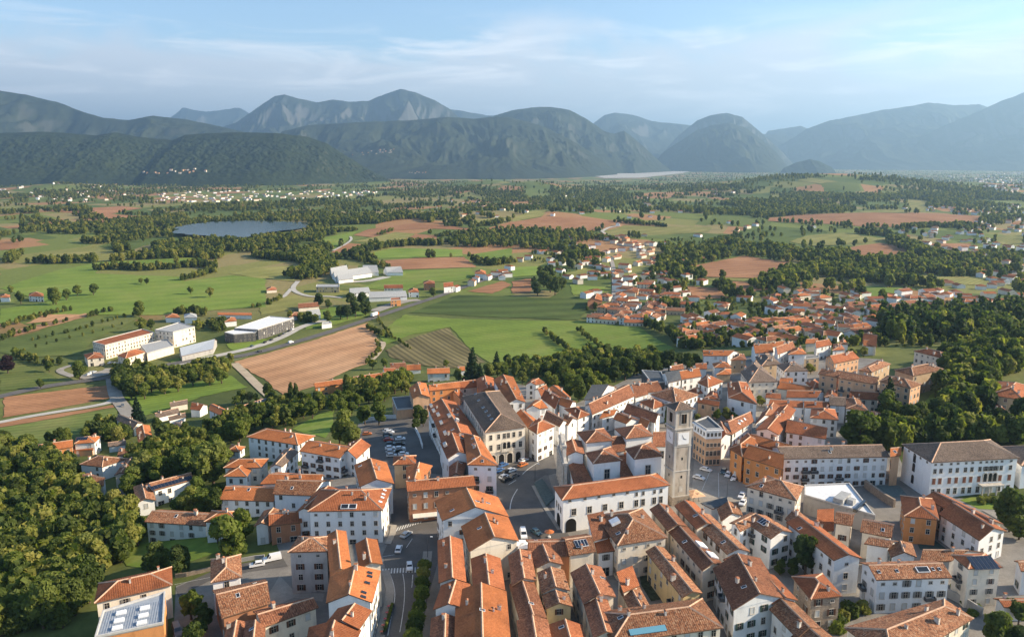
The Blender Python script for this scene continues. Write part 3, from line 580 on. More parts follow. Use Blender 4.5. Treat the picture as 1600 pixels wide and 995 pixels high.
# ------------------------------------------------------------------ buildings
# tile A B C D eave-height roof roofing wall windows ; district or own words   (A B front eave, C behind B, D behind A; '-' = parallelogram; r:x,y = ridge pixel)
DATA = """
t1 225,450 505,440 465,15 - 11 b r l n;~the roofs along the tree-lined street
t1 168,715 480,700 545,460 - 11 b r w n;~the roofs along the tree-lined street
t1 130,1100 440,1100 440,800 - 9.5 b b l n;~the roofs along the tree-lined street
t9 530,1000 1030,890 920,650 - 11 b o c 1;with peach gable end facing the white parked van
t9 260,690 930,650 820,455 - 11 b o w 1;facing the open square, widest orange roof
t1 570,525 893,520 845,200 - 10.5 b r c n;~the roofs between street trees and square
t1 380,1100 955,1100 905,530 - 11 b o l n;with the broad sunlit slope at the bottom edge
t1 958,475 1205,420 1150,130 - 9.5 b b c 1;~the roofs between street trees and square
t1 1040,840 1310,800 1180,430 - 9 b b c 1;~the roofs between street trees and square
t1 1040,1110 1375,1100 1320,815 - 9 b b c 1;~the roofs between street trees and square
t1 1195,300 1475,265 1400,90 - 9 b b c 1;~the roofs between street trees and square
t1 1150,190 1565,180 1490,5 - 8.5 a b t 2;~the roofs between street trees and square
t1 1255,550 1540,522 1480,320 - 9 b m c 1;~the roofs between street trees and square
t1 1295,705 1575,685 1530,555 - 8.5 b m y 2;with yellow gable and shuttered window band
t1 1365,1060 1720,1060 1660,865 - 8 b r c 1;~the roofs between street trees and square
t2 200,655 530,585 380,285 - 9.5 b b c 1;~the roofs round the planted courtyard
t2 300,1000 560,960 440,600 - 9 b b c 1;~the roofs round the planted courtyard
t2 480,1050 1605,895 1390,600 - 9 h m c 2;with blue roof-light strip, closing the courtyard
t2 690,770 905,745 765,490 - 8 b m c 1;~the roofs round the planted courtyard
t2 600,545 765,475 690,340 - 9.5 s r c n;~the roofs round the planted courtyard
t2 1190,595 1395,550 1010,95 - 8.5 b m y 2;beside the courtyard, long yellow side wall
t10 540,938 1050,858 790,565 - 10.5 h m c 3;with small square windows over the courtyard
t10 300,890 470,850 400,680 - 9.5 s b l n;~the roofs below the church side hall
t10 60,1040 330,1000 235,820 - 9.5 a m c 1;~the roofs below the church side hall
t2 340,150 525,125 480,30 - 7.5 s r w 1;~the roofs below the church side hall
t10 1045,790 1240,745 1050,535 - 10 b b c 1;~the long rows below the bell tower
t2 1390,325 1605,265 1250,-115 - 9.5 b b c 3;with two white roof panels, many windows
t10 1330,775 1540,735 1310,505 - 10 b r c 1;~the long rows below the bell tower
t3 165,160 400,135 0,-234 - 9.5 b m l 1;~the long rows below the bell tower
t3 225,722 745,600 500,200 - 10 b b l 2;with white awnings and cut-in roof terrace
t3 330,330 560,300 350,185 - 9.5 b b l 1;~the long rows below the bell tower
t3 620,660 880,622 640,370 - 9 b r l 1;~the long rows below the bell tower
t3 870,1000 1110,900 820,620 - 8.5 b m l 2;~the houses at the bottom right edge
t3 960,1120 1250,1010 1090,880 - 8 b m l 1;~the houses at the bottom right edge
t3 1000,612 1325,577 1120,350 - 9 h r s 3;standing alone with bare stone walls
t3 1235,222 1525,205 1020,-174 - 10 b r l 3;long roof half brown half sunlit, beside dark tree
t11 870,775 1020,700 890,600 - 10 b m t 1;~the houses beside the white flat roof
t4 125,418 885,395 r:420,258 - 9.5 a m w 4;long shuttered facade with white roof light
t4 300,1270 1100,800 800,605 -200,890 8 h m c 1;big hipped roof with paired chimneys at bottom right
t4 1040,307 1395,290 1215,150 - 11 h r c 4;four storeys with dark solar sheet on roof
t12 395,645 755,682 700,470 - 8.5 h r o 2;orange corner house with garage doors
t12 1155,888 1430,795 1010,540 - 8 b r w 2;wing with wide black windows
t12 1180,760 1395,722 800,425 - 8 b r c n;~the houses below the big white palace
t11 345,345 865,490 935,350 575,240 12 h m c 4;tall block beside the white flat roof
t11 605,872 830,805 560,640 - 9.5 b m w 2;with rooftop solar heater, blank white end
t11 190,712 298,800 510,690 - 9.5 b m w 2;~the houses beside the white flat roof
t11 110,695 325,632 275,515 - 7 b m l 1;~the houses beside the white flat roof
t11 20,575 180,512 160,480 -100,540 6 s k l n;~the houses beside the white flat roof
t11 1235,712 1420,742 1447,622 - 9 a m c 1;~the houses beside the white flat roof
t12 -40,800 280,862 305,725 - 8 a m c 1;~the houses beside the white flat roof
t11 1060,800 1235,790 1230,650 - 5 s r c n;~the houses beside the white flat roof
t4 0,55 255,95 345,30 - 8 a m l 1;~the houses above the shuttered white facade
t4 270,190 530,190 480,50 235,100 7 b m l n;~the houses above the shuttered white facade
t4 560,235 870,230 1200,140 600,125 5 a m g n;~the houses above the shuttered white facade
t4 1570,330 1760,330 1700,210 1500,225 7 a m l n;~the houses at the lower right edge
t4 1400,690 1700,700 1650,600 1290,600 4 a r l n;~the houses at the lower right edge
t8 385,598 1140,585 1230,365 - 11 h r w 3;large white corner block above the street bend
t8 270,603 430,590 690,370 500,370 9 b r w n;~the roofs left of the street bend
t8 0,742 335,705 300,590 0,612 6.5 a r t 3;low brick-red block left of the white corner block
t8 -150,745 0,735 150,590 -50,590 6.5 b m w 1;~the roofs left of the street bend
t8 905,350 1255,320 1180,108 - 11 b o w 2;~the roofs left of the street bend
t8 1238,133 1472,125 1475,38 - 9 h r n 1;gate house with an archway over the lane
t9 -87,400 600,340 r:250,268 - 10.5 a r t 3;brick-coloured with shop awnings beside the crossing
t8 1375,385 1530,300 1640,140 1370,160 10.5 b o t n;~the roofs between car park and crossing
t9 330,250 470,250 510,80 330,150 9 b b c n;~the roofs between car park and crossing
t5 570,650 1035,645 1120,325 610,370 12 b o w 3;~the row left of the main street
t5 560,860 905,910 1035,722 690,700 12 b r w 3;~the row left of the main street
t5 350,1150 830,1130 925,915 400,890 11.5 b r w 3;~the row left of the main street
t5 610,375 830,320 775,-70 - 12 b o c n;~the row left of the main street
t5 905,310 1140,260 1085,15 - 12 b o c n;~the row left of the main street
t5 185,142 600,132 620,-20 300,-20 12 h m g 3;tall grey tenement with balconies by the yard
t5 -60,895 500,690 400,595 -160,730 7 a b c 2;low yard wing with cream wall
t6 1200,1100 1430,1060 1440,885 1240,825 8 b b c n;~the old roofs at the bottom left
t6 1000,1100 1220,1050 1240,830 1060,865 7 b b t n;~the old roofs at the bottom left
t6 888,445 1205,387 1195,160 890,210 9.5 h m w 1;square hipped roof beside the lane
t6 1000,800 1490,650 1440,410 905,520 7.5 a m t n;brick barn with wide lichened roof
s 146.6,941.6 269.7,912.7 268.4,884.4 154,910 10 h r c 1;long hip roof behind the grey metal roof
t7 225,700 845,740 r:540,605 - 6 a m w 2;long low house above the lawn
t7 820,700 1170,705 1230,590 900,585 7 h o w 1;~the houses above the left lawn
t7 325,385 720,275 680,210 230,320 6.5 a m w 2;with a long strip of solar panels
t7 140,515 345,480 300,360 115,345 6 b m w n;~the houses above the left lawn
t7 1020,247 1255,250 1320,150 1130,120 7 h o w 2;~the houses above the left lawn
t7 1015,162 1395,160 1475,72 1100,70 8 h o c 2;~the houses above the left lawn
t7 970,478 1520,497 r:1300,355 - 6.5 a o w 2;long single roof left of the white corner block
t8 35,425 435,440 640,285 130,280 7 a m w 1;~the roofs left of the street bend
t8 -90,325 520,300 560,240 100,205 6 a o w n;~the roofs left of the street bend
t14 545,717 1060,800 r:900,660 - 9 h o w 2;long house with chimneys left of the car park
t14 1070,858 1480,930 r:1330,785 - 9 a o w 4;balconied house left of the car park
t15 -60,930 110,1000 255,865 60,825 8 b r w 1;blank white side at the car park corner
t8 0,160 135,150 300,0 150,-20 8 b g w 2;~the roofs left of the street bend
t14 350,857 470,865 535,815 395,788 4 h o w 1;small square cottage above the left lawn
t14 455,475 775,370 740,328 400,435 6 a b w 2;~the hamlet below the town on the left
t14 165,445 345,530 450,490 215,385 6 a o l 1;~the hamlet below the town on the left
t14 160,560 215,590 300,585 190,545 3 a o w n;~the hamlet below the town on the left
t14 -20,440 80,450 160,400 20,370 5 a r w n;~the hamlet below the town on the left
t13 55,680 410,620 415,560 85,600 6.5 a o o 2;~the houses on the far left slope
t13 420,592 630,578 692,515 440,530 7 h o w 1;~the houses on the far left slope
t13 405,657 610,655 630,612 440,620 3.5 a o p n;~the houses on the far left slope
t13 475,798 700,825 960,740 640,700 7 h m w 1;~the houses on the far left slope
t13 820,905 950,890 1060,740 940,740 6 b m c n;~the houses on the far left slope
t13 465,1000 720,1010 740,935 560,885 6 a m l 1;~the houses on the far left slope
t13 840,352 1015,440 1110,385 890,300 6 a g c n;~the houses on the far left slope
t13 1060,575 1215,555 1175,395 1035,430 6.5 b o w n;~the houses on the far left slope
t13 1240,335 1475,280 1455,240 1220,295 3.5 a g w n;~the hamlet below the town on the left
t13 1420,470 1585,420 1500,375 1365,445 5 b g p n;~the hamlet below the town on the left
t13 760,620 940,600 940,558 760,585 3.5 a g l n;~the houses on the far left slope
t13 850,710 1000,720 1055,640 900,640 5 a m w n;~the houses on the far left slope
t13 1370,360 1540,320 1530,285 1360,330 3 a g w n;~the hamlet below the town on the left
t13 1380,222 1560,190 1555,155 1375,190 4 a g c n;~the hamlet below the town on the left
t15 85,225 425,180 415,135 65,190 6 a o c 2;~the row below the ploughed field
t14 1230,222 1510,185 1500,140 1215,185 6 a o o 1;~the row below the ploughed field
t15 450,100 605,95 600,45 440,55 6 a b w 1;~the row below the ploughed field
t15 610,113 755,108 745,62 610,68 3.5 a o w n;~the row below the ploughed field
t15 390,140 505,135 495,98 365,100 5 a r w n;~the row below the ploughed field
t15 815,148 1045,140 1035,95 815,105 6 a o w 1;~the row below the ploughed field
t15 1120,120 1195,115 1190,80 1115,85 4 a o w n;~the row below the ploughed field
t15 668,392 848,375 805,235 632,285 11 b o p 1;tall peach gable above the car park
t15 510,503 680,490 650,370 465,385 6 f k p 1;flat-roofed annexe above the car park
t15 838,318 1150,285 1140,230 825,270 9 a o o 2;~the back range above the arcaded palace
t15 1145,297 1320,275 1310,212 1140,235 8 a r c 1;~the back range above the arcaded palace
t15 1335,332 1505,300 1480,180 1300,195 9 b r o n;~the back range above the arcaded palace
t15 1030,340 1150,400 1175,345 1060,305 5 b r p n;~the back range above the arcaded palace
t15 930,725 1290,690 1100,430 815,470 11 b r w 2;~the cluttered row beside the arcaded palace
t15 950,825 1340,780 1290,690 925,720 11.5 b r w n;~the cluttered row beside the arcaded palace
t15 1015,1000 1250,960 1180,745 945,840 12 b r w n;~the cluttered row beside the arcaded palace
t15 1215,1060 1529,1068 1345,790 1180,745 13 h o w 4;tall white end house facing the square
t16 285,692 378,752 562,672 400,590 11.5 h r w 3;white corner house right of the arcaded palace
t16 285,690 390,620 260,525 170,540 11 b o w n;~the cluster behind the arcaded palace
t16 78,432 265,415 140,165 -60,190 10 b o w 1;~the cluster behind the arcaded palace
t16 440,600 605,680 690,625 500,520 9 a m w 2;~the cluster behind the arcaded palace
t16 620,640 690,665 790,605 700,560 8 a m w 1;~the cluster behind the arcaded palace
t16 650,500 790,600 915,555 800,480 8 h r w 1;~the cluster behind the arcaded palace
t16 415,390 560,500 640,390 500,330 8 a r w n;~the cluster behind the arcaded palace
t16 260,260 370,260 460,240 330,200 8 b r l 1;~the cluster behind the arcaded palace
t16 350,310 420,375 510,330 430,265 8 b r l n;~the cluster behind the arcaded palace
t16 490,300 650,400 725,395 590,270 8 a o l n;~the cluster behind the arcaded palace
t16 255,510 410,500 490,490 360,410 8 b o w n;~the cluster behind the arcaded palace
t16 590,450 700,500 775,430 640,390 8 a o w n;~the cluster behind the arcaded palace
t16 930,557 1357,370 1240,265 860,465 9 a b w 3;long white street front behind the church
t16 845,405 1000,400 1180,280 1000,285 8 a k l n;~the houses behind the church
t16 1360,385 1490,348 1400,262 1290,265 9 a b w 1;~the houses behind the church
t16 1480,335 1640,320 1530,230 1420,260 9 a b w 1;~the houses behind the church
t16 1240,530 1560,640 1620,560 1320,455 7.5 a b l 1;~the houses behind the church
t16 1000,600 1150,560 1200,525 1090,520 7 a o w n;~the houses behind the church
t16 1140,600 1270,650 1395,610 1230,545 7 a o l n;~the houses behind the church
t16 1390,640 1480,690 1530,620 1440,590 6 a o w n;~the houses behind the church
t17 120,495 260,565 395,525 270,450 8 h r l 1;~the houses behind the church
t17 230,420 490,510 715,425 440,345 10 h m w 2;big hipped roof just behind the bell tower
t17 240,300 390,290 340,190 145,175 8 f k k n;modern dark-clad house at the wood edge
t17 410,300 545,268 490,200 345,205 9 a k w 2;~the street front behind the bell tower
t17 545,268 745,235 690,165 500,200 9 a o w 2;~the street front behind the bell tower
t17 700,300 810,350 965,290 800,215 9 h r l 1;~the lanes right of the bell tower
t17 600,385 700,420 790,400 690,345 5 h r l n;~the lanes right of the bell tower
t17 770,455 930,475 900,390 830,388 7 h r l n;~the lanes right of the bell tower
t17 700,500 920,540 930,495 710,460 6.5 a r p 2;~the lanes right of the bell tower
t17 1010,450 1305,520 1200,300 1000,305 9 h r w 1;~the lanes right of the bell tower
t17 1215,298 1510,285 1290,80 1130,190 11 h g c 3;large dark hipped roof with roof lights
t17 760,35 1010,35 1130,0 750,-5 8 a o w 1;~the upper edge of the old town
t17 1030,78 1195,75 1170,20 1080,25 8 h b n 1;~the upper edge of the old town
t17 870,150 1050,155 1000,95 850,110 6 h o w n;~the upper edge of the old town
t17 885,225 1040,220 1040,165 930,180 5 h o n n;~the upper edge of the old town
t17 690,165 800,165 790,115 670,125 6 a r l n;~the upper edge of the old town
t17 430,180 570,165 540,120 440,150 5 a b l n;~the upper edge of the old town
t17 1050,820 1270,690 1190,610 960,690 8.5 a b l 2;~the lanes right of the bell tower
t17 925,885 1050,820 960,700 900,750 8.5 b b l 1;~the lanes right of the bell tower
t18 0,905 240,955 410,700 230,680 9 b r w 1;~the red roofs above the curved orange house
t18 300,925 710,995 725,900 330,800 8.5 a r w 2;~the red roofs above the curved orange house
t18 -10,860 200,760 260,680 100,680 8.5 b b w n;~the red roofs above the curved orange house
s 1139,700 1160,713 1190,690 1168,676 10 h o o 2;rounded corner of the orange block on the side square
s 1160,713 1224,733 1224,708 1178,697 10 a o o 3;orange front with big portal on the side square
s 1166,690 1222,704 1239,696 1180,678 10 a o o n;rear wing of the orange block
s 1224,716.5 1391,713 r:1310,696 - 11 a g l 4;very long grey-white front left of the palace
s 1391,713 1408,711 1408,699 1390,700 11 a o p 2;narrow peach link beside the palace
t18 0,135 185,125 140,55 -40,70 7 a o w n;~the upper right quarter
t18 160,75 290,55 290,25 140,40 6 a o w n;~the upper right quarter
t18 225,150 405,85 340,35 190,90 8 a b w 1;~the upper right quarter
t18 325,150 520,145 470,90 380,90 7 h o w 1;~the upper right quarter
t18 500,40 640,35 610,0 520,10 6 a o c n;~the upper right quarter
t18 610,85 770,50 700,15 590,30 8 a r w 2;~the upper right quarter
t18 770,110 900,100 860,50 780,50 6 h r w n;~the upper right quarter
t18 840,45 935,50 900,5 850,5 6 h o w n;~the upper right quarter
t18 1080,60 1215,75 1200,25 1080,20 6 a o l n;~the upper right quarter
t18 790,240 1045,188 900,135 700,175 12 a r p 3;tall peach block above the apartment rows
t18 490,200 640,185 640,165 500,175 8 f k n 1;~the upper right quarter
t18 290,318 535,312 400,225 210,250 9 h g w 3;white villa with planted roof terrace
t18 60,265 260,240 140,140 0,170 9 h g n 1;~the upper right quarter
t18 630,345 825,380 900,330 690,310 12 a m p 4;~the balconied apartment rows
t18 825,385 1215,450 1240,395 900,335 12 a m p 4;~the balconied apartment rows
t19 150,480 470,552 580,510 230,425 12 h m p 4;~the balconied apartment rows
t18 215,490 540,528 570,490 290,430 6 a o c n;single bright orange roof below the apartment rows
t18 500,430 580,490 690,475 600,400 6 h r c n;~the small roofs below the apartment rows
t18 240,430 380,430 370,395 260,390 6 a o c n;~the small roofs below the apartment rows
t18 100,580 260,595 250,545 120,545 6 a r w n;~the small roofs below the apartment rows
t18 310,580 620,580 700,530 320,520 6 a r w n;~the small roofs below the apartment rows
t18 690,575 830,590 810,510 730,500 7 h r w n;~the small roofs below the apartment rows
t18 130,660 480,680 470,625 160,605 7 a r w n;~the small roofs below the apartment rows
t18 490,680 745,690 740,630 480,625 7 a r w n;~the small roofs below the apartment rows
t18 745,655 910,665 900,590 720,580 8 a g l 2;~the small roofs below the apartment rows
t18 905,690 1140,720 1040,590 910,590 8 h m l 2;~the small roofs below the apartment rows
t18 1140,800 1290,835 1250,740 1150,715 5 h m l n;~the small roofs below the apartment rows
t18 545,782 835,805 800,700 560,690 8 h r l 2;~the small roofs below the apartment rows
t18 940,590 1235,605 1225,545 945,520 6 a r c 1;~the small roofs below the apartment rows
t19 -60,370 80,392 270,310 130,275 9 h m n 1;~the old blocks above the apartment rows
t19 300,370 495,428 800,362 600,310 10 h m n 1;~the old blocks above the apartment rows
t19 495,180 785,252 895,232 620,155 9 h r c 3;cream hipped house at the edge of the park wood
t19 1240,615 1600,670 1760,560 1340,480 8 h r n 1;wide villa roof among the park trees at right edge
t19 1290,780 1415,830 1440,790 1330,700 5 h r w n;small lodge beside the wide villa roof
t19 1270,85 1380,100 1390,70 1290,60 6 h o w 1;lone house among dark trees at the right
t19 -20,100 125,130 130,50 0,30 7 a r c n;~the upper right quarter
m8 585,185 725,185 725,170 590,170 6.5 f q y 2;~the valley road buildings
m8 680,110 780,90 760,72 665,90 5 a q l n;~the farm sheds in the valley
m8 700,132 920,102 870,82 680,112 5 a q w n;~the farm sheds in the valley
m8 1010,97 1105,97 1080,75 985,85 5 a q w n;~the farm sheds in the valley
m8 870,97 960,97 940,75 860,75 5 a q l n;~the farm sheds in the valley
m8 720,145 810,135 790,118 705,128 4.5 a q w n;~the farm sheds in the valley
m8 790,224 910,215 890,198 780,205 5 a q w 1;~the valley road buildings
m8 990,192 1105,190 1100,178 990,180 6.5 a r c 1;~the valley road buildings
m8 900,250 1130,240 1110,222 910,225 4.5 a q l n;~the valley road buildings
m8 1030,265 1090,260 1090,246 1030,250 6.5 f r o 1;~the valley road buildings
m8 1135,215 1200,215 1190,195 1135,200 6 h o w 1;~the valley road buildings
m8 1225,165 1295,165 1290,150 1225,152 8 h r t 1;~the valley road buildings
m8 1345,185 1405,180 1400,165 1345,170 7.5 a r w 1;~the valley road buildings
m8 290,205 355,200 345,187 290,190 3.5 h r c n;~the valley road buildings
m8 480,310 605,300 590,285 480,292 4 a b c n;~the valley road buildings
m8 530,360 615,350 600,328 530,335 4 a q w n;~the valley road buildings
m8 425,365 490,352 480,335 425,345 4 h b l n;~the valley road buildings
m8 620,408 680,400 670,390 625,395 4 f q w n;~the valley road buildings
m8 0,350 205,352 200,342 0,340 4 a o l n;~the valley road buildings
m8 40,392 115,385 105,365 45,372 5 h o w n;~the valley road buildings
m8 1530,105 1600,110 1595,90 1535,88 6 h o w n;~the valley road buildings
m7 170,85 262,90 260,72 175,70 6 h o w 1;~the valley road buildings
m7 0,95 60,95 60,80 0,80 5 h o w n;~the valley road buildings
m7 990,215 1080,215 1060,195 985,200 5 h o w n;~the valley road buildings
m7 1100,215 1180,215 1175,195 1100,195 6 h q w n;~the valley road buildings
m7 628,382 925,305 850,285 553,362 11 f r c 4;long factory hall with many windows
m7 1035,303 1165,270 1070,245 925,290 13 f q c 1;tall blank factory block
m7 750,458 870,420 830,402 700,440 7 h r c 1;~the factory front buildings
m7 520,462 625,452 600,425 500,435 6 h r c 1;~the factory front buildings
m7 880,430 1040,385 1000,345 840,380 6 f q c n;~the factory front buildings
m8 240,440 455,372 310,360 100,430 9 f w k 2;long modern hall with dark window wall
m8 95,468 228,456 185,420 40,455 7.5 f w k 1;square modern hall with white roof
m7 1085,445 1275,402 1300,352 1070,415 4.5 a z g n;sloping grey roof beside the factory
n5 470,845 565,840 560,805 500,810 8 b o t n;big orange barn at the village entrance
"""
def wn(v): return v / np.linalg.norm(v)
class House: pass
HOUSES = []
def parse():
    for ln in DATA.strip().splitlines():
        spec, loc = ln.split(';'); f = spec.split(); t = f[0]; h = float(f[5]); H = House()
        H.h = h; H.roof = f[6]; H.rm = f[7]; H.wm = f[8]; H.win = f[9]; H.loc = loc
        pa = tp(t, *map(float, f[1].split(','))); pb = tp(t, *map(float, f[2].split(',')))
        px = (pa[0] + pb[0]) / 2; py = (pa[1] + pb[1]) / 2
        g = raised(px, py, h); zE = Ts(*g) + h
        ridge_px = None; pc = None
        if f[3].startswith('r:'): ridge_px = tp(t, *map(float, f[3][2:].split(',')))
        else: pc = tp(t, *map(float, f[3].split(',')))
        for _ in range(2):
            A = on_plane(*pa, zE); B = on_plane(*pb, zE)
            if ridge_px:
                d = wn(B - A); n = np.array((-d[1], d[0])); best = None
                for dep in np.arange(4, 40, 0.5):
                    q = (A + B) / 2 + n * dep / 2; e = abs(project(q[0], q[1], zE + 0.38 * dep / 2)[1] - ridge_px[1])
                    if best is None or e < best[0]: best = (e, dep)
                C = B + n * best[1]; D = A + n * best[1]
            else:
                C = on_plane(*pc, zE); D = A + (C - B) if f[4] == '-' else on_plane(*tp(t, *map(float, f[4].split(','))), zE)
            c = (A + B + C + D) / 4; zE = Ts(*c) + h
        H.q = [A, B, C, D]
        ar = sum(H.q[i][0] * H.q[(i + 1) % 4][1] - H.q[(i + 1) % 4][0] * H.q[i][1] for i in range(4))
        if ar < 0: H.q = [B, A, D, C]
        H.zE = zE; H.c = c; H.zG = float(T(np.array([p[0] for p in H.q]), np.array([p[1] for p in H.q])).min()); H.px = (px, py)
        H.d = np.hypot(*c); HOUSES.append(H)
parse()
def shrink(q, m):
    out = []
    for i in range(4):
        p = q[i]; a = wn(q[(i + 1) % 4] - p); b = wn(q[(i - 1) % 4] - p); s = abs(a[0] * b[1] - a[1] * b[0]) + 1e-3
        out.append(p + (a + b) * m / max(s, 0.4))
    return out
def roof_faces(q, z, kind, pitch=0.38):
    """3-D roof polygons (outward) over the quad q at eave height z, plus ridge lines and gable triangles"""
    P = [np.array((p[0], p[1], z)) for p in q]; A, B, C, D = P
    ab = (np.linalg.norm(B - A) + np.linalg.norm(C - D)) / 2; bc = (np.linalg.norm(C - B) + np.linalg.norm(D - A)) / 2
    up = np.array((0, 0, 1.0)); F = []; R = []; G = []
    if kind == 'f': return [[A, B, C, D]], [], []
    if kind == 's':
        r = up * min(bc * 0.28, 2.6); return [[A, B, C + r, D + r]], [], [[B, C, C + r], [D, A, D + r], [C, D, D + r, C + r]]
    if kind == 'h' and ab < bc * 0.97: A, B, C, D = B, C, D, A; ab, bc = bc, ab
    elif kind == 'b': A, B, C, D = B, C, D, A; ab, bc = bc, ab
    rise = up * pitch * bc / 2
    L = (A + D) / 2; Rr = (B + C) / 2
    if kind == 'h':
        k = min(0.46, 0.5 * bc / ab); E = L + (Rr - L) * k + rise; K = Rr + (L - Rr) * k + rise
        F = [[A, B, K, E], [C, D, E, K], [B, C, K], [D, A, E]]; R = [(E, K), (A, E), (D, E), (B, K), (C, K)]
    else:
        E = L + rise; K = Rr + rise; F = [[A, B, K, E], [C, D, E, K]]; R = [(E, K)]; G = [[B, C, K], [D, A, E]]
    return F, R, G
ALLV = []; ALLF = []; OWN = []
def add_bvh(polys, idx):
    for p in polys:
        n = len(ALLV); ALLV.extend([tuple(v) for v in p]); ALLF.append(tuple(range(n, n + len(p)))); OWN.append(idx)
def roof_object(H, parent, base, idx, mats):
    F, R, G = roof_faces(H.q, H.zE, H.roof); th = np.array((0, 0, -0.28)); V = []; FF = []; MI = []; UV = []
    def put(poly, m, uv=None):
        n = len(V); V.extend([v - base for v in poly]); FF.append(tuple(range(n, n + len(poly)))); MI.append(m); UV.extend(uv if uv is not None else [(0, 0)] * len(poly))
    for p in F:
        e = p[1] - p[0]; e = e / np.linalg.norm(e); nn = np.cross(p[1] - p[0], p[-1] - p[0]); nn = nn / np.linalg.norm(nn); s = np.cross(nn, e)
        if nn[2] < 0: nn = -nn; s = -s
        off = np.array((idx * 7.3 % 50, idx * 3.1 % 50))
        for tri in ([p] if len(p) == 3 else ([p[0], p[1], p[2]], [p[0], p[2], p[3]])):
            put(tri, 0, [(np.dot(v - p[0], e) + off[0], np.dot(v - p[0], s) + off[1]) for v in tri])
            put([v + th for v in tri][::-1], 1)
    # eave board round the edge
    edge = {}
    for p in F:
        for i in range(len(p)):
            a = p[i]; b = p[(i + 1) % len(p)]; ka = tuple(np.round(a, 3)); kb = tuple(np.round(b, 3))
            if (kb, ka) in edge: del edge[(kb, ka)]
            else: edge[(ka, kb)] = (a, b)
    for a, b in edge.values(): put([a + th, b + th, b, a], 1)
    for a, b in R:
        d = b - a; l = np.linalg.norm(d); d = d / l; s = np.cross(d, (0, 0, 1.0)); s = s / (np.linalg.norm(s) + 1e-9) * 0.26; u = np.array((0, 0, 0.15))
        low = np.array((0, 0, -0.08))
        put([a - s + low, b - s + low, b + u, a + u], 2); put([a + u, b + u, b + s + low, a + s + low], 2)
    if H.roof == 'f':          # parapet and plant
        Q = [np.array((p[0], p[1], H.zE)) for p in H.q]; I = [np.array((p[0], p[1], H.zE)) for p in shrink(H.q, 0.35)]; u = np.array((0, 0, 0.5))
        for i in range(4):
            j = (i + 1) % 4; put([Q[i] + th, Q[j] + th, Q[j] + u, Q[i] + u], 1); put([Q[i] + u, Q[j] + u, I[j] + u, I[i] + u], 1); put([I[i], I[i] + u, I[j] + u, I[j]], 1)
    o = mesh_obj('roof', V, FF, mats, parent, MI, uvs=UV)
    add_bvh([t_ for p in F for t_ in ([p] if len(p) == 3 else ([p[0], p[1], p[2]], [p[0], p[2], p[3]]))], idx); return o, G
M_PARAPET = plain('parapet', (0.50, 0.48, 0.45), 0.85, 0.2, 0, 0.12)
def wall_object(H, parent, base, idx, G):
    W = shrink(H.q, 0.0 if H.roof == 'f' else (0.55 if H.d < 330 else 0.4)); z0 = H.zG - 0.8; z1 = H.zE - 0.1
    V = []; FF = []
    def put(p): n = len(V); V.extend([v - base for v in p]); FF.append(tuple(range(n, n + len(p))))
    L = [np.array((p[0], p[1], z0)) for p in W]; U = [np.array((p[0], p[1], z1)) for p in W]
    if H.roof == 'f': L = [np.array((p[0], p[1], z0)) for p in shrink(H.q, 0.06)]; U = [np.array((p[0], p[1], z1)) for p in shrink(H.q, 0.06)]
    for i in range(4): put([L[i], L[(i + 1) % 4], U[(i + 1) % 4], U[i]])
    c = np.array((H.c[0], H.c[1], 0))
    for g in G:
        q = []
        for v in g:
            w = v - c; k = 1 - 0.55 / max(2.0, np.hypot(w[0], w[1])); q.append(np.array((c[0] + w[0] * k, c[1] + w[1] * k, v[2] - (0.1 if v[2] < H.zE + 0.05 else 0.3))))
        put(q)
    o = mesh_obj('wall', V, FF, WALL[H.wm], parent)
    add_bvh([[v + base for v in [V[k] for k in f]] for f in FF], idx)
    H.W = W; H.z0 = max(H.zG, z0); return o
def chimney_mesh(k):
    mb = MB(); w = (0.34, 0.45, 0.30)[k]; d = (0.34, 0.30, 0.55)[k]; h = (1.25, 1.0, 1.1)[k]
    mb.box(-w, w, -d, d, -0.9, h, 0); mb.box(-w - 0.08, w + 0.08, -d - 0.08, d + 0.08, h, h + 0.1, 0)
    for sx in (-1, 1):
        for sy in (-1, 1): mb.box(sx * w * 0.8 - 0.06, sx * w * 0.8 + 0.06, sy * d * 0.8 - 0.06, sy * d * 0.8 + 0.06, h + 0.1, h + 0.38, 0)
    a = w + 0.12; b = d + 0.12; z = h + 0.38
    mb.quad((-a, -b, z), (a, -b, z), (a, 0, z + 0.25), (-a, 0, z + 0.25), 1); mb.quad((a, b, z), (-a, b, z), (-a, 0, z + 0.25), (a, 0, z + 0.25), 1); mb.tri((a, -b, z), (a, b, z), (a, 0, z + 0.25), 1); mb.tri((-a, b, z), (-a, -b, z), (-a, 0, z + 0.25), 1)
    return mb.mesh('chimney', [M_CHIM, M_CAP])
CHIM = [chimney_mesh(k) for k in range(3)]
def window_mesh(w, h, shut=None, arch=False, blind=False):
    mb = MB(); a = w / 2; t = 0.13
    mb.box(-a - t, -a, -0.07, 0.05, -t, h + t, 0); mb.box(a, a + t, -0.07, 0.05, -t, h + t, 0); mb.box(-a, a, -0.07, 0.05, h, h + t, 0); mb.box(-a - t - 0.05, a + t + 0.05, -0.16, 0.05, -t, 0, 0)
    mb.box(-a, a, -0.015, 0.05, 0, h, 2 if blind else 1)
    if not blind: mb.box(-0.035, 0.035, -0.035, -0.015, 0, h, 0); mb.box(-a, a, -0.035, -0.015, h * 0.62, h * 0.62 + 0.05, 0)
    return mb.mesh('window', [M_FRAME, M_GLASS, M_BLIND])
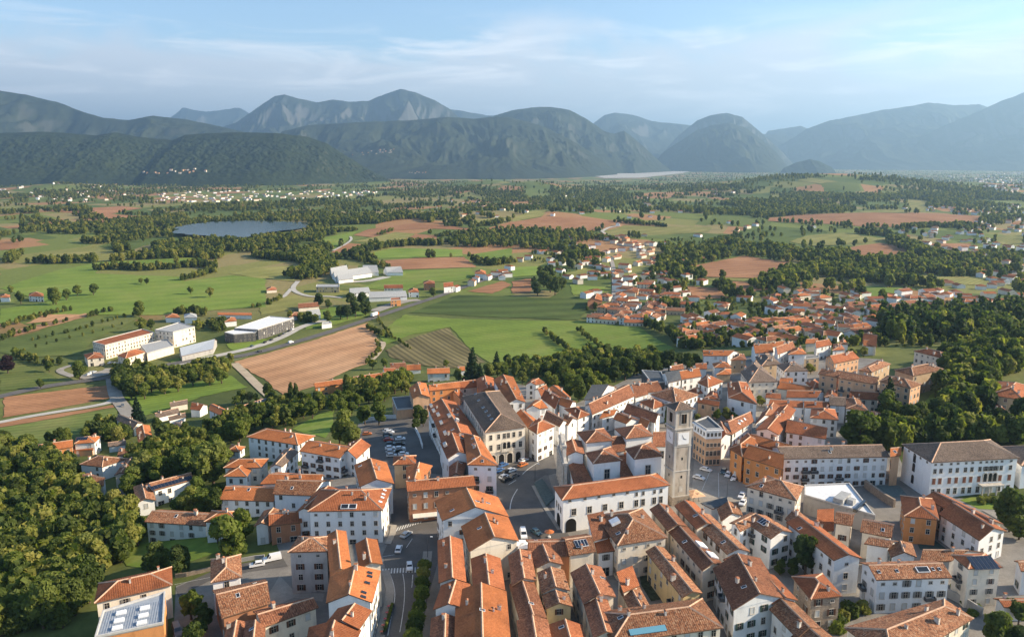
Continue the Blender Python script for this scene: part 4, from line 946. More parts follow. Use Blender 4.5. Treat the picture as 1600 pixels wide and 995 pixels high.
WINM = {'std': window_mesh(1.05, 1.6), 'small': window_mesh(0.8, 0.65), 'tall': window_mesh(1.15, 2.1), 'blind': window_mesh(1.05, 1.6, blind=True), 'wide': window_mesh(2.2, 1.5), 'door': window_mesh(2.0, 2.5)}
def shutter_mesh(w, h, m):
    mb = MB(); mb.box(-w / 2, w / 2, -0.1, -0.04, 0.0, h, 0); mb.box(-w / 2 + 0.06, w / 2 - 0.06, -0.12, -0.1, 0.1, h * 0.48, 0); mb.box(-w / 2 + 0.06, w / 2 - 0.06, -0.12, -0.1, h * 0.52, h - 0.1, 0)
    return mb.mesh('shutter', m)
SHUT = [shutter_mesh(0.55, 1.6, m) for m in M_SH]
# district ordinals and labels
ORD = lambda n: '%d%s' % (n, 'th' if 10 <= n % 100 <= 20 else {1: 'st', 2: 'nd', 3: 'rd'}.get(n % 10, 'th'))
byd = {}
for H in HOUSES:
    if H.loc.startswith('~'): byd.setdefault(H.loc[1:], []).append(H)
for dname, hs in byd.items():
    for k, H in enumerate(sorted(hs, key=lambda q: q.px[0])): H.words = '%s from left among %s' % (ORD(k + 1), dname); H.grp = 'buildings: ' + dname
def kindname(H):
    if 'shed' in H.loc: return 'shed'
    if 'factory' in H.loc or 'hall' in H.loc.split() or 'barn' in H.loc: return 'building'
    return 'house'
LEVEL_EYE = [Vector((0, 0, CAM_Z)), Vector((-8, 0, CAM_Z)), Vector((8, 0, CAM_Z))]
NAMES = {'house': 'town_house', 'shed': 'farm_shed', 'building': 'hall_building'}
for idx, H in enumerate(HOUSES):
    kn = kindname(H); base = np.array((H.c[0], H.c[1], H.zG)); H.base = base; H.kn = kn
    own = not hasattr(H, 'words')
    txt = '%s %s, %s roof, %s' % (WNAME[H.wm], kn, RNAME[H.rm], H.words if not own else H.loc)
    H.root = empty(NAMES[kn], base, txt, kn, getattr(H, 'grp', None))
    tops = M_PARAPET if H.roof == 'f' else M_EAVE
    H.roofo, G = roof_object(H, H.root, base, idx, [ROOF[H.rm], tops, M_RIDGE if H.rm in 'orbmg' else ROOF[H.rm]])
    wall_object(H, H.root, base, idx, G)
# ------------------------------------------------------------------ landmarks: church, bell tower, arcaded palace, big palace
def conv(t, pts): return [tp(t, *p) for p in pts]
def quad_at(t, pts, h, zg=0.0):
    q = [on_plane(*tp(t, *p), zg + h) for p in pts]
    ar = sum(q[i][0] * q[(i + 1) % 4][1] - q[(i + 1) % 4][0] * q[i][1] for i in range(4))
    return q if ar > 0 else [q[1], q[0], q[3], q[2]]
def block(parent, q, h, roof, rm, wm, zg=0.0, pitch=0.38, wall_name='wall', over=0.45):
    H = House(); H.q = q; H.h = h; H.roof = roof; H.rm = rm; H.wm = wm; H.zE = zg + h; H.c = np.mean(q, 0); H.zG = zg; H.d = np.hypot(*H.c); H.loc = ''; H.win = 'n'
    base = np.array(parent.location); idx = len(HOUSES); H.base = base; H.root = parent; H.px = project(H.c[0], H.c[1], H.zE); H.kn = 'landmark'; H.no_chim = True
    HOUSES.append(H)
    H.roofo, G = roof_object(H, parent, base, idx, [ROOF[rm], M_PARAPET if roof == 'f' else M_EAVE, M_RIDGE if rm in 'orbmg' else ROOF[rm]])
    wall_object(H, parent, base, idx, G); return H
Z0 = 0.0
g = on_plane(*tp('c2', 400, 500), 0)
church = empty('church', (g[0], g[1], 0), 'white church with cluster of brown pyramid roofs and pale stone front', 'church')
CH = [  # A B C D, eave height, roof
 ([(275,256),(500,237),(415,142),(205,172)], 15.5, 'h'), ([(330,417),(560,390),(470,285),(272,333)], 14, 'h'), ([(585,223),(805,200),(705,110),(498,145)], 16.5, 'h'), ([(650,382),(880,355),(780,245),(578,300)], 15.5, 'h'),
 ([(125,356),(268,345),(240,240),(92,262)], 13.5, 'b'), ([(480,330),(585,318),(570,200),(470,212)], 13, 'a'), ([(545,525),(650,515),(590,385),(520,395)], 9, 's'), ([(180,572),(325,552),(240,432),(140,485)], 8, 's'), ([(795,285),(905,285),(915,168),(795,180)], 13, 'a')]
CHB = [block(church, quad_at('c2', pts, h), h, rf, 'b', 'w') for pts, h, rf in CH]
# stone front facing the square
q = CHB[4].q; fl = sorted(q, key=lambda p: p[0])[:2]; fl.sort(key=lambda p: p[1]); pn, pf = fl[0], fl[1]
d2 = wn(pf - pn); nrm = np.array((-d2[1], d2[0])); nrm = nrm if nrm[0] < 0 else -nrm
mid = (pn + pf) / 2; fw = np.hypot(*(pf - pn)) / 2 + 2.6
M = Matrix(((d2[0], nrm[0], 0, mid[0] + nrm[0] * 1.0 - church.location.x), (d2[1], nrm[1], 0, mid[1] + nrm[1] * 1.0 - church.location.y), (0, 0, 1, 0), (0, 0, 0, 1)))
mb = MB(); mb.box(-fw, fw, -1.0, 0.0, -0.5, 11.6, 0, M); mb.box(-fw * 0.62, fw * 0.62, -1.0, 0.0, 11.6, 16.4, 0, M)
mb.box(-fw - 0.4, fw + 0.4, -1.1, 0.55, 11.2, 11.9, 0, M); mb.box(-fw * 0.66, fw * 0.66, -1.1, 0.5, 16.2, 16.8, 0, M)
for s in (-1, 1):
    a = [M @ Vector(v) for v in ((s * fw * 0.62, -0.9, 11.9), (s * fw, -0.9, 11.9), (s * fw * 0.75, -0.9, 13.2), (s * fw * 0.62, -0.9, 15.6))]; b = [M @ Vector((v[0], v[1] , v[2])) for v in ((s * fw * 0.62, 0.1, 11.9), (s * fw, 0.1, 11.9), (s * fw * 0.75, 0.1, 13.2), (s * fw * 0.62, 0.1, 15.6))]
    mb.quad(*a); mb.quad(*b[::-1]); mb.quad(a[1], b[1], b[2], a[2]); mb.quad(a[2], b[2], b[3], a[3])
pa = [M @ Vector(v) for v in ((-fw * 0.66, 0.4, 16.8), (fw * 0.66, 0.4, 16.8), (0, 0.4, 19.2))]; pb = [M @ Vector(v) for v in ((-fw * 0.66, -1.0, 16.8), (fw * 0.66, -1.0, 16.8), (0, -1.0, 19.2))]
mb.tri(*pa); mb.tri(*pb[::-1]); mb.quad(pa[1], pb[1], pb[2], pa[2]); mb.quad(pb[0], pa[0], pa[2], pb[2])
fac = mb.build('facade', M_STONE, church)
for k in (-0.86, -0.5, -0.17, 0.17, 0.5, 0.86):
    c = MB(); x = k * fw; c.tube(M @ Vector((x, 0.35, 1.2)), M @ Vector((x, 0.35, 10.4)), 0.42, 0.36, 10, 0); c.box(x - 0.6, x + 0.6, 0, 0.85, 0, 1.2, 0, M); c.box(x - 0.55, x + 0.55, 0, 0.8, 10.4, 11.2, 0, M); c.build('column', M_STONE, fac)
for k in (-0.45, 0.0, 0.45):
    c = MB(); x = k * fw; w_ = 1.1; c.box(x - w_, x + w_, 0.003, 0.06, 0.6, 4.6 if k == 0 else 3.6, 0, M); c.build('door', M_EAVE, fac)
c = MB(); c.box(-1.3, 1.3, 0.003, 0.08, 12.6, 15.4, 0, M); c.build('window', M_GLASS, fac)
for k in (-0.55, 0.55):
    c = MB(); x = k * fw; c.tube(M @ Vector((x, -0.4, 16.8)), M @ Vector((x, -0.4, 18.4)), 0.5, 0.15, 8, 0); c.build('statue', M_STONE, fac)
for k in range(6):
    c = MB(); c.box(-fw - 1, fw + 1, 0.5 + k * 0.7, 1.2 + k * 0.7, -0.6, 0.95 - k * 0.16, 0, M); c.build('step', M_LIGHT, church)
def put_window(H, parent, wi, s, z, kind='std', sc_=1.0, shut=None):
    """a window on wall wi of block H, s along the wall (0..1), sill z above ground"""
    a = H.W[wi]; b = H.W[(wi + 1) % 4]; d = wn(b - a); n = np.array((d[1], -d[0])); p = a + (b - a) * s + n * 0.02
    base = np.array(H.root.location); o = inst('window', WINM[kind], parent, (p[0] - base[0], p[1] - base[1], H.zG + z - base[2]), math.atan2(d[1], d[0]), sc_)
    return o
def front_walls(H):
    out = []
    for i in range(4):
        a = H.W[i]; b = H.W[(i + 1) % 4]; d = b - a; n = np.array((d[1], -d[0])); m_ = (a + b) / 2
        if np.dot(n, -m_) > 0.05 * np.linalg.norm(n) * np.linalg.norm(m_): out.append(i)
    return out
for k, z in ((1, 9.6), (3, 11.0), (0, 12.0), (2, 13.0)):
    for wi in front_walls(CHB[k]):
        a = CHB[k].W[wi]; b = CHB[k].W[(wi + 1) % 4]
        if k in (1, 3) and (b - a)[0] > abs((b - a)[1]): put_window(CHB[k], church, wi, 0.5, z - 1.6, 'tall', 1.5)
put_window(CHB[8], church, front_walls(CHB[8])[0], 0.7, 8.6, 'tall', 1.2)
# side hall along the church
gh = on_plane(*tp('s', 955, 800), 0)
hall = empty('church_hall', (gh[0], gh[1], 0), 'long white church hall with orange hipped roof and arched corner porch', 'church hall')
HB = block(hall, quad_at('s', [(878, 781), (1048, 757), (1027, 738.5), (864, 759.6)], 11), 11, 'h', 'r', 'w')
fwl = max(front_walls(HB), key=lambda i: np.hypot(*(HB.W[(i + 1) % 4] - HB.W[i])))
for s in (0.10, 0.245, 0.39, 0.545): put_window(HB, hall, fwl, s, 5.4, 'std', 1.25)
for s in (0.69, 0.755, 0.865, 0.93):
    put_window(HB, hall, fwl, s, 5.2, 'tall', 1.0); put_window(HB, hall, fwl, s, 8.6, 'std', 0.75)
for s in (0.06, 0.2, 0.33, 0.47, 0.6): put_window(HB, hall, fwl, s, 9.8, 'small', 1.0)
oth = [i for i in front_walls(HB) if i != fwl]
def arch_mesh(name, w, h, mat, n=10, depth=0.08):
    mb = MB(); pts = [(-w / 2, 0), (w / 2, 0), (w / 2, h - w / 2)] + [(w / 2 * math.cos(math.pi * k / n), h - w / 2 + w / 2 * math.sin(math.pi * k / n)) for k in range(1, n)] + [(-w / 2, h - w / 2)]
    k = len(pts); mb.v = [(x, -depth, z) for x, z in pts] + [(x, 0.02, z) for x, z in pts]; mb.f = [tuple(range(k))] + [(i, (i + 1) % k + 0, (i + 1) % k + k, i + k) for i in range(k)]; mb.m = [0] * len(mb.f)
    return mb.mesh(name, mat)
def arch_ring(name, w, h, t, mat, n=10, depth=0.22):
    mb = MB(); out = []; inn = []
    for k in range(n + 1):
        a = math.pi * k / n; inn.append((w / 2 * math.cos(a), h - w / 2 + w / 2 * math.sin(a))); out.append(((w / 2 + t) * math.cos(a), h - w / 2 + (w / 2 + t) * math.sin(a)))
    inn = [(w / 2, 0)] + inn + [(-w / 2, 0)]; out = [(w / 2 + t, 0)] + out + [(-w / 2 - t, 0)]
    for i in range(len(inn) - 1):
        a, b, c, d = out[i], out[i + 1], inn[i + 1], inn[i]
        mb.quad((a[0], -depth, a[1]), (d[0], -depth, d[1]), (c[0], -depth, c[1]), (b[0], -depth, b[1])); mb.quad((a[0], 0, a[1]), (a[0], -depth, a[1]), (b[0], -depth, b[1]), (b[0], 0, b[1])); mb.quad((d[0], -depth, d[1]), (d[0], 0, d[1]), (c[0], 0, c[1]), (c[0], -depth, c[1]))
    return mb.mesh(name, mat)
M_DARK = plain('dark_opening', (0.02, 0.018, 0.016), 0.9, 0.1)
def put_on_wall(H, parent, me, wi, s, z, name, sc_=1.0, out=0.02):
    a = H.W[wi]; b = H.W[(wi + 1) % 4]; d = wn(b - a); n = np.array((d[1], -d[0])); p = a + (b - a) * s + n * out; base = np.array(H.root.location)
    return inst(name, me, parent, (p[0] - base[0], p[1] - base[1], H.zG + z - base[2]), math.atan2(d[1], d[0]), sc_)
A1 = arch_mesh('archway', 3.4, 4.4, M_DARK); AR = arch_ring('arch_surround', 3.4, 4.4, 0.4, M_STONE)
put_on_wall(HB, hall, A1, fwl, 0.075, 0.0, 'archway')
for i in oth:
    put_on_wall(HB, hall, A1, i, 0.5, 0.0, 'archway')
    for s in (0.25, 0.5, 0.75): put_window(HB, hall, i, s, 5.6, 'tall', 0.9)
# ramp and retaining wall in front of the church
P = [ground(*tp('t9', *p)) for p in ((1180, 330), (1262, 285), (1392, 470), (1300, 560))]
mb = MB(); mb.prism([tuple(p) for p in P], 0, 0.9); o = mb.build('ramp', plain('ramp_surface', (0.10, 0.125, 0.115), 0.9, 0.2, 0, 0.25)); tag(o, 'grey-green stepped ramp in front of the church', 'ramp')
# --- bell tower
tb = on_plane(1050.3, 790, 0)
best = min(np.arange(22, 42, 0.1), key=lambda h: abs(project(tb[0], tb[1], h)[1] - 641.5)); TH = float(best)
TA = on_plane(1058.3, 640.2, TH); TBp = on_plane(1085.4, 637.3, TH); td = wn(TBp - TA); TS = float(np.hypot(*(TBp - TA))) - 0.5
tn = np.array((-td[1], td[0]))
tower = empty('bell_tower', (tb[0], tb[1], 0), 'tall stone bell tower with clock faces and low pyramid roof', 'bell tower', rz=math.atan2(td[1], td[0]))
M_TOW = wall_mat('tower_render', (0.46, 0.39, 0.31), 0.28); M_TOWS = wall_mat('tower_rubble', (0.30, 0.25, 0.20), 0.3, True); M_TOWQ = wall_mat('tower_ashlar', (0.50, 0.46, 0.40), 0.18)
S = TS; hh = TH; z1 = hh * 0.09; z2 = hh * 0.36; z3 = hh * 0.62; z4 = hh * 0.80
mb = MB(); mb.box(-0.35, S + 0.35, -0.35, S + 0.35, -1, z1); mb.build('plinth', M_TOWS, tower)
for za, zb, nm in ((z1, z2, 'shaft'), (z2, z3, 'shaft'), (z3, z4, 'shaft'), (z4, hh, 'belfry')):
    mb = MB(); mb.box(0, S, 0, S, za, zb); mb.build(nm, M_TOW, tower)
for z in (z1, z2, z3, z4, hh - 0.4):
    mb = MB(); e = 0.42 if z >= z4 else 0.22; mb.box(-e, S + e, -e, S + e, z, z + (0.5 if z >= z4 else 0.3)); mb.build('cornice', M_TOWQ, tower)
for cx_, cy_ in ((0, 0), (S, 0), (S, S), (0, S)):
    mb = MB(); mb.box(cx_ - 0.62 if cx_ else -0.1, cx_ + 0.1 if cx_ else 0.62, cy_ - 0.62 if cy_ else -0.1, cy_ + 0.1 if cy_ else 0.62, z1, hh - 0.4); mb.build('quoin', M_TOWQ, tower)
e = 0.75; q = [(-e, -e), (S + e, -e), (S + e, S + e), (-e, S + e)]; ap = (S / 2, S / 2, hh + 1.9)
V = [(x, y, hh + 0.1) for x, y in q] + [ap]; FF = [(0, 1, 4), (1, 2, 4), (2, 3, 4), (3, 0, 4), (3, 2, 1, 0)]
uv = []
for f in FF[:4]: uv += [(0, 0), (S + 2 * e, 0), (S / 2 + e, 5)]
uv += [(0, 0)] * 4
rf = mesh_obj('roof', V, FF, [ROOF['g'], M_EAVE], tower, [0, 0, 0, 0, 1], uvs=uv)
mb = MB(); 
for x, y in q: mb.tube((x, y, hh + 0.12), ap, 0.14, 0.14, 5)
mb.build('ridge', M_RIDGE, rf)
mb = MB(); mb.tube(ap, (ap[0], ap[1], ap[2] + 1.6), 0.05, 0.03, 5); mb.box(ap[0] - 0.4, ap[0] + 0.4, ap[1] - 0.04, ap[1] + 0.04, ap[2] + 1.0, ap[2] + 1.1); mb.build('cross', M_METAL, rf)
def face_m(side):  # local frame on the front (y=0, looking -y) or left (x=0, looking -x) face
    return Matrix.Translation((S / 2, 0, 0)) if side == 0 else Matrix(((0, 1, 0, 0), (-1, 0, 0, S / 2), (0, 0, 1, 0), (0, 0, 0, 1)))
M_CLOCK = plain('clock_dial', (0.78, 0.77, 0.74), 0.6)
for side in (0, 1):
    Mf = face_m(side)
    zc = z3 + (z4 - z3) * 0.48; cs = (z4 - z3) * 0.33
    mb = MB(); mb.box(-cs - 0.35, cs + 0.35, -0.30, 0.0, zc - cs - 0.35, zc + cs + 0.35, 0, Mf); ck = mb.build('clock', M_STONE, tower)
    mb = MB(); mb.box(-cs, cs, -0.36, -0.30, zc - cs, zc + cs, 0, Mf); mb.build('dial', M_CLOCK, ck)
    NUM = ['XII', 'I', 'II', 'III', 'IV', 'V', 'VI', 'VII', 'VIII', 'IX', 'X', 'XI']
    for k in range(12):       # roman numerals as strokes
        a = math.radians(90 - 30 * k); cxn = math.cos(a) * cs * 0.78; czn = math.sin(a) * cs * 0.78; mb = MB(); st = NUM[k]; hh2 = cs * 0.13; sp = cs * 0.085
        for i, ch in enumerate(st):
            x = cxn + (i - (len(st) - 1) / 2) * sp; lw = 0.045
            if ch == 'I': mb.box(x - lw / 2, x + lw / 2, -0.39, -0.36, czn - hh2, czn + hh2, 0, Mf)
            else:
                for s_ in (-1, 1):
                    Rm = Mf @ Matrix.Translation((x, 0, czn)) @ Matrix.Rotation(s_ * 0.28, 4, 'Y')
                    if ch == 'V': Rm = Mf @ Matrix.Translation((x - s_ * 0.03, 0, czn)) @ Matrix.Rotation(s_ * 0.2, 4, 'Y')
                    mb.box(-lw / 2, lw / 2, -0.39, -0.36, -hh2, hh2, 0, Rm)
        mb.build('numeral', M_METAL, ck)
    for ang, ln, wd in ((math.radians(115), cs * 0.55, 0.16), (math.radians(-25), cs * 0.72, 0.12)):
        mb = MB(); mb.box(-wd / 2, wd / 2, -0.43, -0.40, -0.15, ln, 0, Mf @ Matrix.Translation((0, 0, zc)) @ Matrix.Rotation(ang, 4, 'Y')); mb.build('clock_hand', M_METAL, ck)
    for z, w_, h_ in ((z4 + (hh - z4) * 0.30, S * 0.16, (hh - z4) * 0.48),):
        mb = MB(); mb.box(-w_ - 0.2, w_ + 0.2, -0.16, 0, z - 0.2, z + h_ + 0.2, 0, Mf); bo = mb.build('bell_opening', M_TOWQ, tower)
        mb = MB(); mb.box(-w_, w_, -0.19, -0.16, z, z + h_, 0, Mf); mb.build('louvre', M_DARK, bo); mb = MB(); mb.box(-0.08, 0.08, -0.22, -0.19, z, z + h_, 0, Mf); mb.build('mullion', M_EAVE, bo)
    for z in (z3 + 1.1 if side == 0 else z3 + 0.9, z2 + (z3 - z2) * 0.45, z1 + (z2 - z1) * 0.72):
        mb = MB(); mb.box(-0.28, 0.28, -0.04, 0, z, z + 0.9, 0, Mf); mb.build('slit_window', M_DARK, tower)
mb = MB(); mb.box(-0.6, 0.6, -0.06, 0, z1 + 1.6, z1 + 3.6, 0, face_m(0)); mb.build('plaque', M_STONE, tower)
# --- arcaded palace (town hall) on the square
gp = on_plane(790, 716, 0)
palace = empty('arcaded_palace', (gp[0], gp[1], 0), 'cream palace with arcade of four arches facing the square', 'palace')
PB = block(palace, quad_at('s', [(757.6, 675), (823, 666), (781, 610), (722.3, 618.8)], 13.5), 13.5, 'h', 'g', 'c')
fr = max(front_walls(PB), key=lambda i: (PB.W[(i + 1) % 4] - PB.W[i])[0]); sides = [i for i in front_walls(PB) if i != fr]
PA = arch_mesh('arch', 2.1, 3.9, M_DARK); PR = arch_ring('arch_surround', 2.1, 3.9, 0.42, M_STONE)
for s in (0.17, 0.385, 0.60, 0.82):
    a_ = put_on_wall(PB, palace, PA, fr, s, 0.1, 'arch'); put_on_wall(PB, palace, PR, fr, s, 0.1, 'arch_surround')
for s in (0.12, 0.32, 0.71, 0.88): put_window(PB, palace, fr, s, 5.8, 'tall', 1.0); put_window(PB, palace, fr, s, 9.9, 'tall', 0.9)
W2 = arch_mesh('window', 1.3, 3.0, M_GLASS); W3 = arch_ring('window_surround', 1.3, 3.0, 0.28, M_STONE)
for s in (0.465, 0.57):
    put_on_wall(PB, palace, W2, fr, s, 5.4, 'window'); put_on_wall(PB, palace, W3, fr, s, 5.4, 'window_surround'); put_window(PB, palace, fr, s, 9.9, 'tall', 0.9)
mb = MB(); mb.box(-2.2, 2.2, -0.9, 0, -0.3, 0.0); mb.box(-2.2, 2.2, -0.9, -0.8, 0, 0.9); put_on_wall(PB, palace, mb.mesh('balcony', M_STONE), fr, 0.518, 5.3, 'balcony')
mb = MB(); L_ = np.hypot(*(PB.W[(fr + 1) % 4] - PB.W[fr])); mb.box(-L_ / 2, L_ / 2, -0.18, 0, 0, 0.28); put_on_wall(PB, palace, mb.mesh('string_course', M_STONE), fr, 0.5, 4.75, 'string_course')
for i in sides:
    for s in np.linspace(0.06, 0.94, 12):
        for z in (1.5, 5.8, 9.9): put_window(PB, palace, i, float(s), z, 'std', 0.95)
# --- the big white palace at the right
gz = Ts(*raised(1500, 745, 5)); gq = on_plane(1520, 740, gz)
manor = empty('white_palace', (gq[0], gq[1], gz), 'large white palace with brown hipped roof at right edge', 'palace')
GB = block(manor, quad_at('s', [(1455.5, 722), (1594, 715), (1547.5, 686), (1409, 693.5)], 12.5, gz), 12.5, 'h', 'g', 'w', gz)
fr = max(front_walls(GB), key=lambda i: (GB.W[(i + 1) % 4] - GB.W[i])[0]); sides = [i for i in front_walls(GB) if i != fr]
SHR = M_SH[3]; CLOSED = None
mbs = MB(); mbs.box(-0.55, 0.55, -0.1, -0.02, 0, 1.9, 0); mbs.box(-0.02, 0.02, -0.13, -0.1, 0, 1.9, 0); CLOSED = mbs.mesh('shutter', SHR)
cols = [0.045, 0.115, 0.225, 0.305, 0.40, 0.475, 0.57, 0.82, 0.93]
for s in cols:
    w_ = put_window(GB, manor, fr, s, 4.6, 'tall', 0.95); inst('shutter', CLOSED, w_)
    put_window(GB, manor, fr, s, 0.9, 'tall', 0.95); put_window(GB, manor, fr, s, 8.3, 'std', 0.95); put_window(GB, manor, fr, s, 11.1, 'small', 0.9)
for s in (0.64, 0.70, 0.755):
    put_on_wall(GB, manor, W2, fr, s, 4.5, 'window'); put_on_wall(GB, manor, W3, fr, s, 4.5, 'window_surround'); w_ = put_window(GB, manor, fr, s, 8.3, 'std', 0.95)
    for sx in (-1, 1): inst('shutter', SHUT[2], w_, (sx * 0.83, 0, 0))
    put_window(GB, manor, fr, s, 11.1, 'small', 0.9)
mb = MB(); mb.box(-4, 4, -2.2, 0, 3.6, 4.0); 
for x in (-3.7, -1.4, 1.4, 3.7): mb.tube((x, -1.9, 0), (x, -1.9, 3.6), 0.25, 0.22, 8)
mb.box(-1.2, 1.2, -0.06, 0, 0, 3.2); put_on_wall(GB, manor, mb.mesh('porch', M_STONE), fr, 0.70, 0.0, 'porch')
W4 = arch_mesh('window', 1.4, 3.0, M_GLASS)
for i in sides:
    for z in (1.2, 5.4, 8.6): put_on_wall(GB, manor, W4, i, 0.42, z, 'window')
    for s in (0.2, 0.4, 0.62, 0.85): put_window(GB, manor, i, s, 11.1, 'small', 0.9)
eg = on_plane(1612, 735, gz); wing = empty('palace_wing', (eg[0], eg[1], gz), 'lower white wing joined to the right end of the big palace', 'palace wing')
WBk = block(wing, quad_at('s', [(1596, 727), (1680, 722), (1640, 694), (1560, 697)], 9.5, gz), 9.5, 'h', 'g', 'w', gz)
# --- flat white roof, modern grey-metal roof, corner house with roof terrace
def flat_house(name, label, t, pts, h, rm, wm, cat='building'):
    c = np.mean([tp(t, *p) for p in pts], 0); g = raised(c[0], c[1], h); zg = Ts(*g); r = empty(name, (g[0], g[1], zg), label, cat)
    return block(r, quad_at(t, pts, h, zg), h, 'f', rm, wm, zg), r
FW, r1 = flat_house('modern_hall', 'low building with bright white flat roof beside the tall cream block', 't11', [(940, 445), (1650, 650), (1390, 325), (940, 345)], 6, 'w', 'g')
FM2, r2 = flat_house('modern_hall', 'modern building with grey seamed metal roof and orange front wall', 'c4', [(540, 1010), (1400, 830), (1420, 440), (640, 680)], 9, 'z', 'o')
FC, r3 = flat_house('corner_house', 'orange corner house with white top storey and roof terrace', 'c1', [(420, 295), (515, 355), (638, 350), (530, 255)], 14, 'k', 'p', 'house')
for i in front_walls(FC):
    for s in (0.14, 0.38, 0.62, 0.86):
        for z, kd in ((0.6, 'tall'), (4.0, 'tall'), (7.4, 'std')): put_window(FC, r3, i, s, z, kd, 0.85)
        put_window(FC, r3, i, s, 11.4, 'std', 0.8)
    a = FC.W[i]; b = FC.W[(i + 1) % 4]; L_ = np.hypot(*(b - a)); mb = MB(); mb.box(-L_ / 2 - 0.03, L_ / 2 + 0.03, -0.03, 0.0, 0, 3.4); o = put_on_wall(FC, r3, mb.mesh('upper_storey', WALL['w']), i, 0.5, 10.5, 'upper_storey', 1.0, 0.0)
    mb = MB(); mb.box(-L_ / 2 - 0.4, L_ / 2 + 0.4, -0.5, 0, 0, 0.3); put_on_wall(FC, r3, mb.mesh('cornice', M_WHITE), i, 0.5, 13.6, 'cornice')
def roof_plant(H, root, uvw):
    for u, v, w_, l_, h_, nm, mt in uvw:
        p = H.q[0] + (H.q[1] - H.q[0]) * u + (H.q[3] - H.q[0]) * v; d = wn(H.q[1] - H.q[0]); mb = MB(); mb.box(-w_ / 2, w_ / 2, -l_ / 2, l_ / 2, 0.02, h_)
        mb.box(-w_ / 2 + 0.15, w_ / 2 - 0.15, -l_ / 2 + 0.15, l_ / 2 - 0.15, h_, h_ + 0.08)
        b = np.array(root.location); mb.build(nm, mt, H.roofo, (p[0] - b[0], p[1] - b[1], H.zE - b[2]), rz=math.atan2(d[1], d[0]))
roof_plant(FW, r1, [(0.55, 0.55, 3.0, 7.0, 1.8, 'plant_unit', ROOF['q']), (0.68, 0.55, 2.0, 2.6, 1.5, 'plant_unit', ROOF['q']), (0.80, 0.42, 1.0, 9.0, 0.9, 'roof_light', M_GLASS)])
roof_plant(FM2, r2, [(u, v, 2.2, 1.3, 0.5, 'roof_light', M_WHITE) for u in (0.3, 0.66) for v in (0.2, 0.48, 0.78)])
mb = MB()
p0, p1, p3 = FM2.q[0], FM2.q[1], FM2.q[3]; b = np.array(r2.location)
for k in range(26):
    a = p0 + (p1 - p0) * (k + 0.5) / 26; c = a + (p3 - p0) * 0.98; mb.tube((a[0] - b[0], a[1] - b[1], FM2.zE - b[2] + 0.05), (c[0] - b[0], c[1] - b[1], FM2.zE - b[2] + 0.05), 0.05, 0.05, 4)
mb.build('seam', ROOF['z'], FM2.roofo)
# ------------------------------------------------------------------ windows, chimneys, roof lights on the ordinary houses
bvh = BVHTree.FromPolygons([Vector(v) for v in ALLV], ALLF)
def seen(p, tol=0.35):
    p = Vector(p)
    for e in LEVEL_EYE:
        d = p - e; L = d.length; r = bvh.ray_cast(e, d / L, L - tol)
        if r[0] is None: return True
    return False
rw = random.Random(5)
NWIN = 0
for idx, H in enumerate(HOUSES):
    if H.win == 'n' and H.kn != 'landmark' and H.d < 420: H.win = '0'
    if H.win == 'n' or H.kn == 'landmark': continue
    dens = {'0': 0.42, '1': 0.65, '2': 0.85, '3': 1.0, '4': 1.0}[H.win]; step = {'0': 3.6, '1': 3.3, '2': 3.0, '3': 2.9, '4': 2.7}[H.win]
    shut = rw.choice([0, 0, 1, 2]) if rw.random() < (0.9 if H.win == '4' else 0.5) else None
    fl = max(1, int(round((H.zE - H.zG - 0.2) / 3.1))); fh = (H.zE - H.zG - 0.3) / fl
    for i in front_walls(H):
        a = H.W[i]; b = H.W[(i + 1) % 4]; L_ = np.hypot(*(b - a)); n_ = max(1, int((L_ - 1.0) / step)); d = wn(b - a); nn = np.array((d[1], -d[0]))
        if L_ < 3: continue
        for k in range(n_):
            s = (k + 0.5) / n_
            for f in range(fl):
                if rw.random() > dens: continue
                z = f * fh + fh * 0.33; p = a + (b - a) * s + nn * 0.3
                if not seen((p[0], p[1], H.zG + z + 0.8)): continue
                kd = 'std'
                if f == 0 and rw.random() < 0.22: kd = 'door'; z = 0.1
                elif fl >= 3 and f == fl - 1 and H.win in '34' and rw.random() < 0.7: kd = 'small'; z = f * fh + fh * 0.5
                elif rw.random() < 0.22: kd = 'blind'
                w_ = put_window(H, H.root, i, s, z, kd, 0.9 if fh < 2.9 else 1.0); NWIN += 1
                if f > 0 and kd == 'std' and H.win in '24' and H.d < 420 and rw.random() < (0.22 if H.win == '4' else 0.06):
                    me = bpy.data.meshes.get('balcony_small')
                    if me is None:
                        mb = MB(); mb.box(-1.3, 1.3, -1.15, 0, -0.75, -0.6); mb.box(-1.3, 1.3, -1.15, -1.1, -0.6, 0.3, 1); mb.box(-1.3, -1.25, -1.1, 0, -0.6, 0.3, 1); mb.box(1.25, 1.3, -1.1, 0, -0.6, 0.3, 1); me = mb.mesh('balcony_small', [M_STONE, M_METAL])
                    bo = inst('balcony', me, H.root, w_.location, w_.rotation_euler.z)
                if shut is not None and kd == 'std' and H.d < 300 and rw.random() < 0.8:
                    for sx in (-1, 1): inst('shutter', SHUT[shut], w_, (sx * 0.83, 0, 0))
HB_ = next(H for H in HOUSES if H.loc.startswith('brick-coloured'))
fw_ = max(front_walls(HB_), key=lambda i: (HB_.W[(i + 1) % 4] - HB_.W[i])[0]); mb = MB(); mb.v = [(-1.1, 0, 0.9), (1.1, 0, 0.9), (1.1, -1.5, 0.25), (-1.1, -1.5, 0.25), (1.1, -1.5, 0.0), (-1.1, -1.5, 0.0)]; mb.f = [(0, 3, 2, 1), (3, 5, 4, 2)]; mb.m = [0, 0]; aw = mb.mesh('awning', plain('awning_cloth', (0.72, 0.66, 0.56), 0.8))
